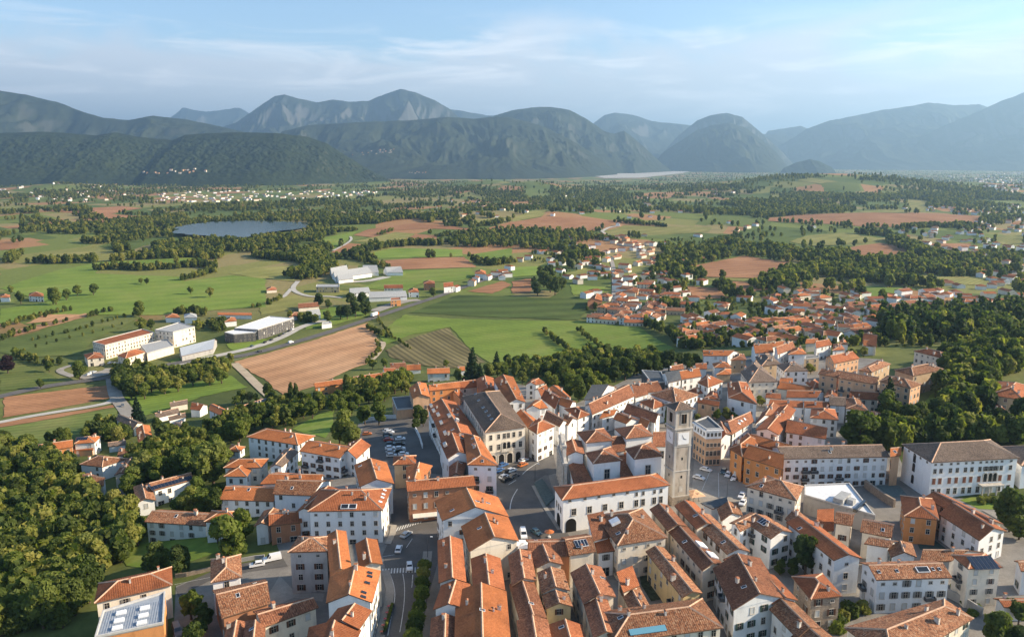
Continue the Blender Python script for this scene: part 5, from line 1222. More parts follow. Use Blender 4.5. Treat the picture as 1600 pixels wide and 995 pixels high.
for k in range(6): put_on_wall(HB_, HB_.root, aw, fw_, 0.10 + 0.105 * k, 2.2, 'awning')
def roof_hit(px, py):
    d = Vector(ray(px, py)).normalized(); e = Vector((0, 0, CAM_Z)); r = bvh.ray_cast(e, d, 3000); return r
for idx, H in enumerate(HOUSES):
    if H.roof == 'f' or getattr(H, 'no_chim', False) or H.rm in 'kqwz' or H.d > 560: continue
    area = np.hypot(*(H.q[1] - H.q[0])) * np.hypot(*(H.q[2] - H.q[1])); n_ = max(1, min(5, int(area / 70 + rw.random())))
    for k in range(n_):
        u = rw.uniform(0.12, 0.88); v = rw.uniform(0.15, 0.85); p = (H.q[0] * (1 - u) + H.q[1] * u) * (1 - v) + (H.q[3] * (1 - u) + H.q[2] * u) * v
        r = bvh.ray_cast(Vector((p[0], p[1], 200)), Vector((0, 0, -1)), 400)
        if r[0] is None or OWN[r[2]] != idx: continue
        d = wn(H.q[1] - H.q[0]); loc = np.array(r[0]) - H.base; nm = r[1]; nm = nm if nm.z > 0 else -nm
        if rw.random() < 0.24 and H.d < 330:
            me = bpy.data.meshes.get('skylight')
            if me is None:
                mb = MB(); mb.box(-0.45, 0.45, -0.65, 0.65, -0.05, 0.09, 0); mb.box(-0.36, 0.36, -0.56, 0.56, 0.09, 0.11, 1); me = mb.mesh('skylight', [M_WHITE, M_GLASS])
            o = inst('skylight', me, H.roofo, loc); o.rotation_euler = nm.to_track_quat('Z', 'Y').to_euler()
        else:
            o = inst('chimney', CHIM[rw.randrange(3)], H.roofo, loc, math.atan2(d[1], d[0]) + rw.choice((0, math.pi / 2)), rw.uniform(0.6, 1.05))
def on_roof(t, x, y, w_, l_, name, mat, th=0.12, frame=None, rows=0, turn=None):
    px, py = tp(t, x, y); r = roof_hit(px, py)
    if r[0] is None: return
    H = HOUSES[OWN[r[2]]]; nm = r[1] if r[1].z > 0 else -r[1]
    if nm.z < 0.3: return
    e = Vector((H.q[1][0] - H.q[0][0], H.q[1][1] - H.q[0][1], 0)).normalized()
    if abs(e.dot(nm)) > 0.15: e = Vector((H.q[2][0] - H.q[1][0], H.q[2][1] - H.q[1][1], 0)).normalized()
    e = (e - nm * e.dot(nm)).normalized(); f = nm.cross(e)
    Mr = Matrix((e, f, nm)).transposed().to_4x4(); Mr.translation = Vector(np.array(r[0]) - np.array(H.root.location)) + nm * 0.06
    mb = MB(); mb.box(-w_ / 2, w_ / 2, -l_ / 2, l_ / 2, 0, th, 0)
    for k in range(rows): x_ = -w_ / 2 + w_ * (k + 0.5) / rows; mb.box(x_ - w_ / rows * 0.44, x_ + w_ / rows * 0.44, -l_ / 2 + 0.1, l_ / 2 - 0.1, th, th + 0.02, 1)
    o = mb.build(name, [frame or mat, mat], H.roofo); o.matrix_local = Mr
on_roof('t2', 1380, 75, 3.2, 2.4, 'roof_panel', ROOF['w'], 0.35); on_roof('t2', 1488, 178, 3.2, 2.4, 'roof_panel', ROOF['w'], 0.35)
on_roof('t2', 845, 925, 8.5, 1.5, 'roof_light', plain('blue_glazing', (0.12, 0.28, 0.36), 0.2, 0.5), 0.2)
on_roof('t7', 500, 315, 15, 2.0, 'solar_panel', M_SOLAR, 0.1, M_METAL, 12); on_roof('t4', 1190, 250, 6.5, 4.2, 'solar_panel', M_SOLAR, 0.08, M_METAL, 6); on_roof('t13', 500, 545, 5, 2.2, 'solar_panel', M_SOLAR, 0.1, M_METAL, 5)
on_roof('t14', 690, 365, 14, 2.2, 'solar_panel', M_SOLAR, 0.1, M_METAL, 9); on_roof('t10', 180, 920, 3.5, 2.4, 'solar_panel', M_SOLAR, 0.15, M_WHITE, 4); on_roof('t11', 530, 705, 3.0, 2.2, 'solar_panel', M_SOLAR, 0.2, M_WHITE, 3)
on_roof('t4', 585, 320, 3.2, 1.7, 'roof_light', M_GLASS, 0.25, M_WHITE, 1); on_roof('t10', 520, 715, 2.4, 2.6, 'roof_vent', ROOF['w'], 0.9)
for x, y in ((150, 340), (330, 330), (690, 312), (755, 312)): on_roof('t4', x, y, 0.7, 1.0, 'skylight', M_GLASS, 0.12, M_WHITE, 1)
for x, y in ((1300, 355), (1330, 420), (1375, 490), (1405, 530), (1435, 570), (1460, 605)): on_roof('t15', x, y, 1.6, 1.2, 'skylight', M_GLASS, 0.15, ROOF['z'], 1)
for x, y in ((1115, 505), (1135, 462), (1145, 430), (1158, 390)): on_roof('t8', x, y, 0.9, 1.1, 'skylight', M_WHITE, 0.12)
for x, y in ((580, 75), (665, 97)): on_roof('t9', x, y, 0.8, 1.1, 'skylight', M_GLASS, 0.12, M_WHITE, 1)
for x, y in ((985, 450), (1010, 350), (1010, 385), (950, 545), (945, 590)): on_roof('t5', x, y, 0.9, 1.3, 'skylight', M_GLASS, 0.12, M_METAL, 1)
on_roof('t8', 800, 555, 4.6, 1.8, 'roof_terrace', M_GLASS, 0.3, M_WHITE, 2); on_roof('t3', 520, 575, 4.5, 3.2, 'roof_terrace', M_LIGHT, 0.5, ROOF['w'], 1); on_roof('t3', 410, 700, 4.0, 2.4, 'awning', ROOF['w'], 0.15)
for x, y in ((860, 480), (885, 530), (930, 570), (960, 650), (1000, 755), (1040, 580), (1110, 625), (1000, 870)): on_roof('t15', x, y, 2.2, 1.2, 'dormer', M_PARAPET, 1.0)
for x, y in ((690, 480), (740, 470), (435, 150), (1285, 650), (1150, 170), (820, 260), (630, 185)):
    on_roof('t17', x, y, 0.9, 1.2, 'skylight', M_WHITE, 0.12)
for x, y in ((1120, 715), (1145, 690), (1175, 670)): on_roof('t17', x, y, 0.8, 1.1, 'skylight', M_WHITE, 0.12)
# ------------------------------------------------------------------ suburb and village houses
def vground(px, py):
    px = np.asarray(px, float); py = np.asarray(py, float); u = (px - CX) / F_PX; v = -(py - CY) / F_PX
    dx = u; dy = CP + v * SP; dz = -SP + v * CP; z = np.full(px.shape, -42.0)
    for _ in range(6):
        t = (z - CAM_Z) / dz; x = dx * t; y = dy * t; z = z * 0.4 + 0.6 * T(x, y)
    return x, y
def pick(poly, n, mind, seed, tries=40):
    r = np.random.default_rng(seed); P = np.array(poly); lo = P.min(0); hi = P.max(0); out = []; pos = []
    for _ in range(n * tries):
        q = r.uniform(lo, hi)
        if not inside(poly, q[0], q[1]): continue
        if any(inside(f, q[0], q[1]) for f in FPOLY): continue
        x, y = vground(np.array([q[0]]), np.array([q[1]])); g = np.array((x[0], y[0]))
        if any(np.hypot(*(g - p)) < mind for p in pos): continue
        pos.append(g); out.append(q)
        if len(pos) >= n: break
    return pos, out
rs = random.Random(21)
NHOUSE_PROTO = []
def small_house(g, ang, w, l, h, roof, rm, wm, label, group, win=False):
    d = np.array((math.cos(ang), math.sin(ang))); n = np.array((-d[1], d[0]))
    H = House(); H.q = [g - d * l / 2 - n * w / 2, g + d * l / 2 - n * w / 2, g + d * l / 2 + n * w / 2, g - d * l / 2 + n * w / 2]
    H.zG = float(T(np.array([p[0] for p in H.q]), np.array([p[1] for p in H.q])).min()); H.h = h; H.zE = Ts(*g) + h; H.c = g; H.d = np.hypot(*g); H.roof = roof; H.rm = rm; H.wm = wm; H.loc = ''
    base = np.array((g[0], g[1], H.zG)); H.root = empty('village_house', base, label, 'house', group); H.base = base
    H.roofo, G = roof_object(H, H.root, base, int(g[0]) % 977, [ROOF[rm], M_EAVE, M_RIDGE]); wall_object(H, H.root, base, 0, G)
    if rs.random() < 0.6: inst('chimney', CHIM[0], H.roofo, (d[0] * l * 0.2, d[1] * l * 0.2, H.zE - H.zG + 0.38 * w / 2 - 0.2))
    if win:
        for i in front_walls(H):
            L_ = np.hypot(*(H.W[(i + 1) % 4] - H.W[i])); k = max(1, int(L_ / 3.4))
            for j in range(k):
                for f in range(2 if h > 5 else 1): put_window(H, H.root, i, (j + 0.5) / k, 0.9 + f * 2.9, 'std', 1.0)
    return H
VILL = [  # words, outline (px), count, spacing, windows, main heading
 ('the suburb behind the old town', [(1050,524),(1085,500),(1130,512),(1260,505),(1330,512),(1350,535),(1255,545),(1120,552),(1080,548)], 40, 13, True, 0.5),
 ('the suburb at the right', [(1180,470),(1225,452),(1300,470),(1330,455),(1420,462),(1525,480),(1500,492),(1380,500),(1260,500)], 30, 17, False, 0.3),
 ('the near half of the village street', [(925,505),(945,470),(985,455),(1000,440),(1030,455),(1060,470),(1080,478),(1040,500),(985,510)], 46, 9.5, True, 1.2),
 ('the far half of the village street', [(880,405),(900,378),(960,370),(1010,372),(1040,395),(1085,400),(1040,420),(1010,440),(960,440),(950,420)], 34, 11, False, 1.0)]
STUFF_H = []      # houses beyond the first few hundred
for words, poly, n, mind, win, ang0 in VILL:
    pos, px = pick(poly, n, mind, len(words)); order = sorted(range(len(pos)), key=lambda i: px[i][0])
    for k, i in enumerate(order):
        rm = rs.choice('oorrbm'); wm = rs.choice('wwccpcn'); rf = rs.choice('aah'); a = ang0 + rs.choice((0, math.pi / 2)) + rs.uniform(-0.15, 0.15)
        small_house(pos[i], a, rs.uniform(9, 11.5), rs.uniform(11, 20), rs.choice((3.2, 4.4, 5.4, 5.8)), rf, rm, wm, '%s house, %s roof, %s from left in %s' % (WNAME[wm], RNAME[rm], ORD(k + 1), words), 'houses: ' + words, win)
def house_mass(name, label, poly, n, mind, seed, size=(9, 15), hh=(3.2, 6.5)):
    pos, px = pick(poly, n, mind, seed); V = []; F = []; MI = []; r = random.Random(seed)
    for g in pos:
        a = r.uniform(0, 3.14); d = np.array((math.cos(a), math.sin(a))); nn = np.array((-d[1], d[0])); l = r.uniform(*size) * 1.15; w = r.uniform(8.5, 11); h = r.uniform(*hh); zg = Ts(*g)
        q = [g - d * l / 2 - nn * w / 2, g + d * l / 2 - nn * w / 2, g + d * l / 2 + nn * w / 2, g - d * l / 2 + nn * w / 2]
        Fr, R_, G = roof_faces(q, zg + h, r.choice('ah')); rmi = r.randrange(3); wmi = 3 + r.randrange(3)
        for p in Fr: k = len(V); V += [tuple(v) for v in p]; F.append(tuple(range(k, k + len(p)))); MI.append(rmi)
        for p in G: k = len(V); V += [tuple(v) for v in p]; F.append(tuple(range(k, k + len(p)))); MI.append(wmi)
        for i in range(4):
            p = shrink(q, 0.4)[i]; p2 = shrink(q, 0.4)[(i + 1) % 4]; k = len(V); V += [(p[0], p[1], zg - 1), (p2[0], p2[1], zg - 1), (p2[0], p2[1], zg + h), (p[0], p[1], zg + h)]; F.append((k, k + 1, k + 2, k + 3)); MI.append(wmi)
    if V:
        o = mesh_obj(name, V, F, [ROOF['o'], ROOF['r'], ROOF['b'], WALL['w'], WALL['c'], WALL['w']], None, MI); tag(o, label, 'houses', kind='stuff')
house_mass('distant_houses', 'scattered small houses filling the right-hand suburb', [(1060,512),(1100,485),(1180,465),(1330,458),(1560,462),(1610,478),(1500,492),(1385,500),(1345,545),(1150,545)], 100, 13, 3)
house_mass('distant_houses', 'houses scattered round the valley village', [(820,388),(890,372),(1020,366),(1100,396),(1110,470),(1010,495),(925,478),(870,430)], 95, 14, 4)
house_mass('distant_houses', 'houses scattered in the right-hand countryside', [(1400,325),(1620,320),(1620,470),(1450,445),(1480,400),(1410,375)], 170, 20, 5)
house_mass('distant_houses', 'pale village below the wooded hill', [(228,306),(300,299),(420,298),(530,299),(640,299),(560,308),(400,316),(250,316)], 120, 20, 6, (10, 20), (3.5, 6.5))
house_mass('distant_houses', 'hamlets on the far left below the wooded hill', [(-10,288),(60,285),(200,290),(220,300),(180,316),(60,316),(-10,300)], 60, 22, 7, (10, 18), (4, 8))
house_mass('distant_houses', 'far pale town at the right horizon', [(1480,276),(1620,268),(1620,310),(1540,296)], 130, 40, 8, (14, 34), (6, 12))
house_mass('distant_houses', 'houses along the valley road', [(690,462),(790,420),(830,400),(860,390),(780,440)], 12, 16, 9)
house_mass('distant_houses', 'roofs of lone farms across the valley', [(600,310),(1150,300),(1400,340),(1300,362),(1100,372),(800,368)], 60, 45, 10)
def hill_hamlet(label, poly, n, seed):
    dg = bpy.context.evaluated_depsgraph_get(); tr = []
    for o in COL.objects:
        if o.name.startswith(('hill', 'mountain')): tr.append(BVHTree.FromObject(o, dg))
    r = random.Random(seed); V = []; F = []; MI = []; P = np.array(poly); lo = P.min(0); hi = P.max(0); c = 0
    for _ in range(n * 20):
        x, y = r.uniform(lo[0], hi[0]), r.uniform(lo[1], hi[1])
        if c >= n or not inside(poly, x, y): continue
        d = Vector(ray(x, y)).normalized(); best = None
        for t in tr:
            h = t.ray_cast(Vector((0, 0, CAM_Z)), d)
            if h[0] is not None and (best is None or h[3] < best[3]): best = h
        if best is None: continue
        g = np.array(best[0][:2]); zg = best[0].z - 2; a = r.uniform(-0.4, 0.4); dd = np.array((math.cos(a), math.sin(a))); nn = np.array((-dd[1], dd[0])); l = r.uniform(9, 16); w = r.uniform(9, 12); hh_ = r.uniform(6, 9); c += 1
        q = [g - dd * l / 2 - nn * w / 2, g + dd * l / 2 - nn * w / 2, g + dd * l / 2 + nn * w / 2, g - dd * l / 2 + nn * w / 2]; Fr, R_, G = roof_faces(q, zg + hh_, 'a'); wm_ = 1 + r.randrange(2)
        for p in Fr: k = len(V); V += [tuple(v) for v in p]; F.append(tuple(range(k, k + len(p)))); MI.append(0)
        for p in G: k = len(V); V += [tuple(v) for v in p]; F.append(tuple(range(k, k + len(p)))); MI.append(wm_)
        for i in range(4): p = q[i]; p2 = q[(i + 1) % 4]; k = len(V); V += [(p[0], p[1], zg - 5), (p2[0], p2[1], zg - 5), (p2[0], p2[1], zg + hh_), (p[0], p[1], zg + hh_)]; F.append((k, k + 1, k + 2, k + 3)); MI.append(wm_)
    if V: tag(mesh_obj('distant_houses', V, F, [ROOF['o'], WALL['c'], WALL['p']], None, MI), label, 'houses', kind='stuff')
hill_hamlet('small pale hamlet high on the wooded hill', [(215,269),(240,267),(290,265),(325,264),(328,268),(290,271),(240,272)], 18, 1)
hill_hamlet('pale mountain village on the middle mountain slope', [(545,243),(575,236),(615,232),(618,238),(580,243),(550,246)], 24, 2)
hill_hamlet('pale hamlet at the foot of the middle mountain', [(636,270),(668,268),(668,271),(640,272)], 9, 3)
def plume(px, py, label):
    g = on_plane(px, py + 4, -58); mb = MB(); bm = bmesh.new(); r = random.Random(int(px))
    for k in range(9):
        m_ = Matrix.Translation((r.uniform(-14, 14) - k * 5, r.uniform(-10, 10), 10 + k * 9)) @ Matrix.Diagonal((14 + k * 2.2, 14 + k * 2, 11 + k * 1.2, 1)); bmesh.ops.create_icosphere(bm, subdivisions=2, radius=1.0, matrix=m_)
    for v in bm.verts: v.co += Vector((r.uniform(-2, 2), r.uniform(-2, 2), r.uniform(-2, 2)))
    me = bpy.data.meshes.new('steam_plume'); bm.to_mesh(me); bm.free(); me.materials.append(M_WHITE); tag(inst('steam_plume', me, None, (g[0], g[1], Ts(*g))), label, 'steam', kind='stuff')
plume(1411, 259, 'left white steam plume on the right horizon'); plume(1441, 259, 'right white steam plume on the right horizon')
# ------------------------------------------------------------------ vegetation
def leaf_mat(name, tones, lo=0.75, hi=1.25):
    m = bpy.data.materials.new(name); m.use_nodes = True; nt = m.node_tree; N = nt.nodes; L = nt.links; N.clear(); out = N.new('ShaderNodeOutputMaterial')
    r = ramp(nt, tones, rnd_out(nt)); n = noise(nt, 1.1, 3, texco(nt)); g = ramp(nt, [(0.3, (0.7, 0.72, 0.7)), (0.7, (1.25, 1.22, 1.1))], n.outputs['Fac']); c = mixc(nt, r.outputs[0], g.outputs[0], 1.0, 'MULTIPLY')
    d = N.new('ShaderNodeBsdfPrincipled'); d.inputs['Roughness'].default_value = 0.7; d.inputs['Specular IOR Level'].default_value = 0.15; L.new(c, d.inputs['Base Color'])
    t = N.new('ShaderNodeBsdfTranslucent'); L.new(mixc(nt, c, (1.1, 1.25, 0.5), 1.0, 'MULTIPLY'), t.inputs['Color']); mx = N.new('ShaderNodeMixShader'); mx.inputs[0].default_value = 0.48
    L.new(d.outputs[0], mx.inputs[1]); L.new(t.outputs[0], mx.inputs[2]); L.new(mx.outputs[0], out.inputs['Surface']); return m
LM = {'d': leaf_mat('leaves_broad', [(0.0, (0.068, 0.094, 0.023)), (0.3, (0.121, 0.158, 0.033)), (0.6, (0.172, 0.204, 0.042)), (0.85, (0.232, 0.241, 0.054)), (1.0, (0.284, 0.265, 0.079))]),
      'l': leaf_mat('leaves_light', [(0.0, (0.132, 0.168, 0.038)), (0.5, (0.180, 0.206, 0.050)), (1.0, (0.228, 0.234, 0.074))]),
      'c': leaf_mat('needles', [(0.0, (0.020, 0.042, 0.022)), (0.5, (0.031, 0.059, 0.028)), (1.0, (0.048, 0.077, 0.036))]),
      'k': leaf_mat('leaves_dark', [(0.0, (0.059, 0.083, 0.027)), (0.5, (0.089, 0.120, 0.032)), (1.0, (0.132, 0.160, 0.040))]),
      'f': leaf_mat('leaves_far', [(0.0, (0.072, 0.094, 0.027)), (0.3, (0.132, 0.157, 0.036)), (0.65, (0.210, 0.224, 0.049)), (1.0, (0.318, 0.291, 0.081))]),
      'p': leaf_mat('leaves_purple', [(0.0, (0.035, 0.018, 0.022)), (1.0, (0.05, 0.025, 0.03))])}
M_BARK = plain('bark', (0.085, 0.06, 0.042), 0.95, 0.1, 0, 0.3)
def leaf_cloud(r, centres, n, size, flat=0.0):
    """n small leaf-clump faces over lobes (x, y, z, rx, rz); corners jittered"""
    C = np.array(centres); w = (C[:, 3] ** 2); idx = r.choice(len(C), n * 3, p=w / w.sum())
    d = r.normal(size=(n * 3, 3)); d /= np.linalg.norm(d, axis=1)[:, None]; rad = r.uniform(0.55, 1.22, n * 3) ** 0.6
    P = C[idx, :3] + d * rad[:, None] * np.stack([C[idx, 3], C[idx, 3], C[idx, 4]], 1)
    keep = np.ones(len(P), bool)
    for k in range(len(C)):
        q = (P - C[k, :3]) / np.array((C[k, 3], C[k, 3], C[k, 4])); keep &= ((q ** 2).sum(1) > 0.55) | (idx == k)
    keep &= P[:, 2] > 0.15
    P = P[keep][:n]; d = d[keep][:n]; n = len(P)
    nn = d + r.normal(size=(n, 3)) * 0.55; nn[:, 2] += 0.25; nn /= np.linalg.norm(nn, axis=1)[:, None]
    u = np.cross(nn, r.normal(size=(n, 3))); u /= np.linalg.norm(u, axis=1)[:, None]; v = np.cross(nn, u); s = size * r.uniform(0.6, 1.35, n)[:, None]
    V = np.stack([P - u * s - v * s * 0.7, P + u * s * 0.8 - v * s * r.uniform(0.5, 1.1, (n, 1)), P + u * s + v * s * 0.75 + nn * s * 0.3, P - u * s * 0.7 + v * s * r.uniform(0.6, 1.2, (n, 1))], 1).reshape(-1, 3)
    return V, np.arange(4 * n).reshape(-1, 4)
def tree_proto(kind, seed, n=1900, size=0.36):
    r = np.random.default_rng(seed); c = []; mb = MB()
    if kind == 'broad':
        hx = r.uniform(0.8, 1.2); vz = r.uniform(0.85, 1.25); lx, ly = r.uniform(-0.6, 0.6, 2)
        for k in range(int(r.integers(15, 24))):
            a = r.uniform(0, 6.28); q = math.sqrt(r.uniform(0, 1)) * 2.9; z = 5.8 + r.uniform(-2.9, 2.9) * vz; q *= max(0.3, 1 - abs(z - 5.3) / 5.4); rr = r.uniform(0.65, 1.75); c.append((q * math.cos(a) * hx + lx * (z - 4) / 5, q * math.sin(a) / hx + ly * (z - 4) / 5, z, rr, rr * r.uniform(0.65, 1.0)))
        mb.tube((0, 0, -0.6), (0.1, 0.05, 3.6), 0.36, 0.26, 7)
        for k in range(5): mb.tube((0.05, 0.03, 2.6 + 0.25 * k), tuple(np.array(c[k][:3]) * (0.8, 0.8, 0.95)), 0.17, 0.05, 5)
    elif kind == 'round':
        H, R = 5.2, 1.9
        for k in range(9):
            a = r.uniform(0, 6.28); q = r.uniform(0, 0.8); c.append((q * math.cos(a), q * math.sin(a), 3.5 + r.uniform(-0.5, 0.6), r.uniform(0.95, 1.25), r.uniform(0.9, 1.1)))
        mb.tube((0, 0, -0.4), (0, 0, 2.9), 0.13, 0.1, 6)
    elif kind == 'bush':
        for k in range(8):
            a = r.uniform(0, 6.28); q = r.uniform(0, 1.1); c.append((q * math.cos(a), q * math.sin(a), 0.9 + r.uniform(-0.3, 0.7), r.uniform(0.6, 1.0), r.uniform(0.6, 0.9)))
        mb.tube((0, 0, -0.3), (0, 0, 0.8), 0.08, 0.05, 5)
    elif kind == 'column':
        for k in range(14): z = 0.9 + k * 0.72; rr = 1.05 * math.sin(math.pi * min(1, (k + 2.2) / 16.5)) ** 0.7; c.append((r.uniform(-0.15, 0.15), r.uniform(-0.15, 0.15), z, max(0.3, rr), 0.75))
        mb.tube((0, 0, -0.5), (0, 0, 8.0), 0.2, 0.06, 6)
    elif kind == 'conifer':
        for k in range(46):
            t = k / 46; z = 1.3 + 10.6 * t; q = 2.9 * (1 - t) ** 0.85 + 0.12; a = k * 2.399 + r.uniform(-0.3, 0.3); c.append((q * 0.62 * math.cos(a), q * 0.62 * math.sin(a), z - q * 0.15, max(0.28, q * 0.46), max(0.25, q * 0.22)))
        mb.tube((0, 0, -0.6), (0, 0, 11.6), 0.3, 0.05, 7)
    elif kind == 'palm':
        mb.tube((0, 0, -0.4), (0.1, 0, 4.6), 0.2, 0.16, 7)
        for k in range(16): a = k * 0.393 + r.uniform(-0.1, 0.1); c.append((1.0 * math.cos(a), 1.0 * math.sin(a), 4.8 + r.uniform(-0.5, 0.4), 0.42, 0.2))
    V, F = leaf_cloud(r, c, n, size)
    return V, F, mb
def proto_mesh(kind, seed, n, size, mat):
    V, F, mb = tree_proto(kind, seed, n, size); return mesh_np('crown', V, F, mat, False), mb.mesh('trunk', M_BARK, True)
PROTO = {}
for mk in 'dlk': PROTO['broad' + mk] = [proto_mesh('broad', 100 + k + ord(mk), 2300, 0.34, LM[mk]) for k in range(5)]
PROTO['broadp'] = [proto_mesh('broad', 77, 2000, 0.36, LM['p'])]
PROTO['conifer'] = [proto_mesh('conifer', 200 + k, 2200, 0.30, LM['c']) for k in range(2)]
PROTO['column'] = [proto_mesh('column', 300 + k, 1400, 0.26, LM['k']) for k in range(2)]
PROTO['bush'] = [proto_mesh('bush', 400 + k, 700, 0.22, LM['d']) for k in range(2)]
PROTO['round'] = [proto_mesh('round', 500 + k, 1300, 0.2, LM['d']) for k in range(2)]
PROTO['palm'] = [proto_mesh('palm', 600, 500, 0.3, LM['l'])]
NAT = {'broad': (4.0, 6.0, 10.0), 'conifer': (2.6, 6.0, 12.0), 'column': (1.05, 5.8, 11.0), 'bush': (1.7, 1.0, 2.0), 'round': (1.85, 3.5, 5.2), 'palm': (1.5, 4.7, 5.2)}
rt = random.Random(33); TREES = []
NM = {'broad': 'broadleaf_tree', 'conifer': 'conifer_tree', 'column': 'cypress_tree', 'bush': 'shrub', 'round': 'clipped_tree', 'palm': 'palm_tree'}
def plant(g, s, kind, tone, label, group=None, sz=None):
    z = Ts(*g); key = kind + tone if kind == 'broad' else kind; cr, tr = rt.choice(PROTO[key])
    root = empty(NM[kind], (g[0], g[1], z - 0.05), label, 'shrub' if kind == 'bush' else 'tree', group, rt.uniform(0, 6.28)); k = sz if sz else rt.uniform(0.88, 1.12)
    inst('crown', cr, root, (0, 0, 0), 0, (s, s * rt.uniform(0.9, 1.1), s * k)); inst('trunk', tr, root, (0, 0, 0), 0, (s, s, s * k)); TREES.append((g, s * NAT[kind][0])); return root
def tree_px(px, py, rpx, kind='broad', tone='d', label='', group=None):
    R, zc, Ht = NAT[kind]; g = ground(px, py + rpx)
    for _ in range(4):
        dist = math.sqrt(g[0] ** 2 + g[1] ** 2 + (CAM_Z - Ts(*g)) ** 2); s = rpx * dist / F_PX / R; g = raised(px, py, zc * s)
    s = min(s, {'broad': 2.1, 'conifer': 2.0, 'column': 1.6, 'bush': 2.4, 'round': 1.4, 'palm': 1.2}[kind])
    return plant(g, s, kind, tone, label, group)
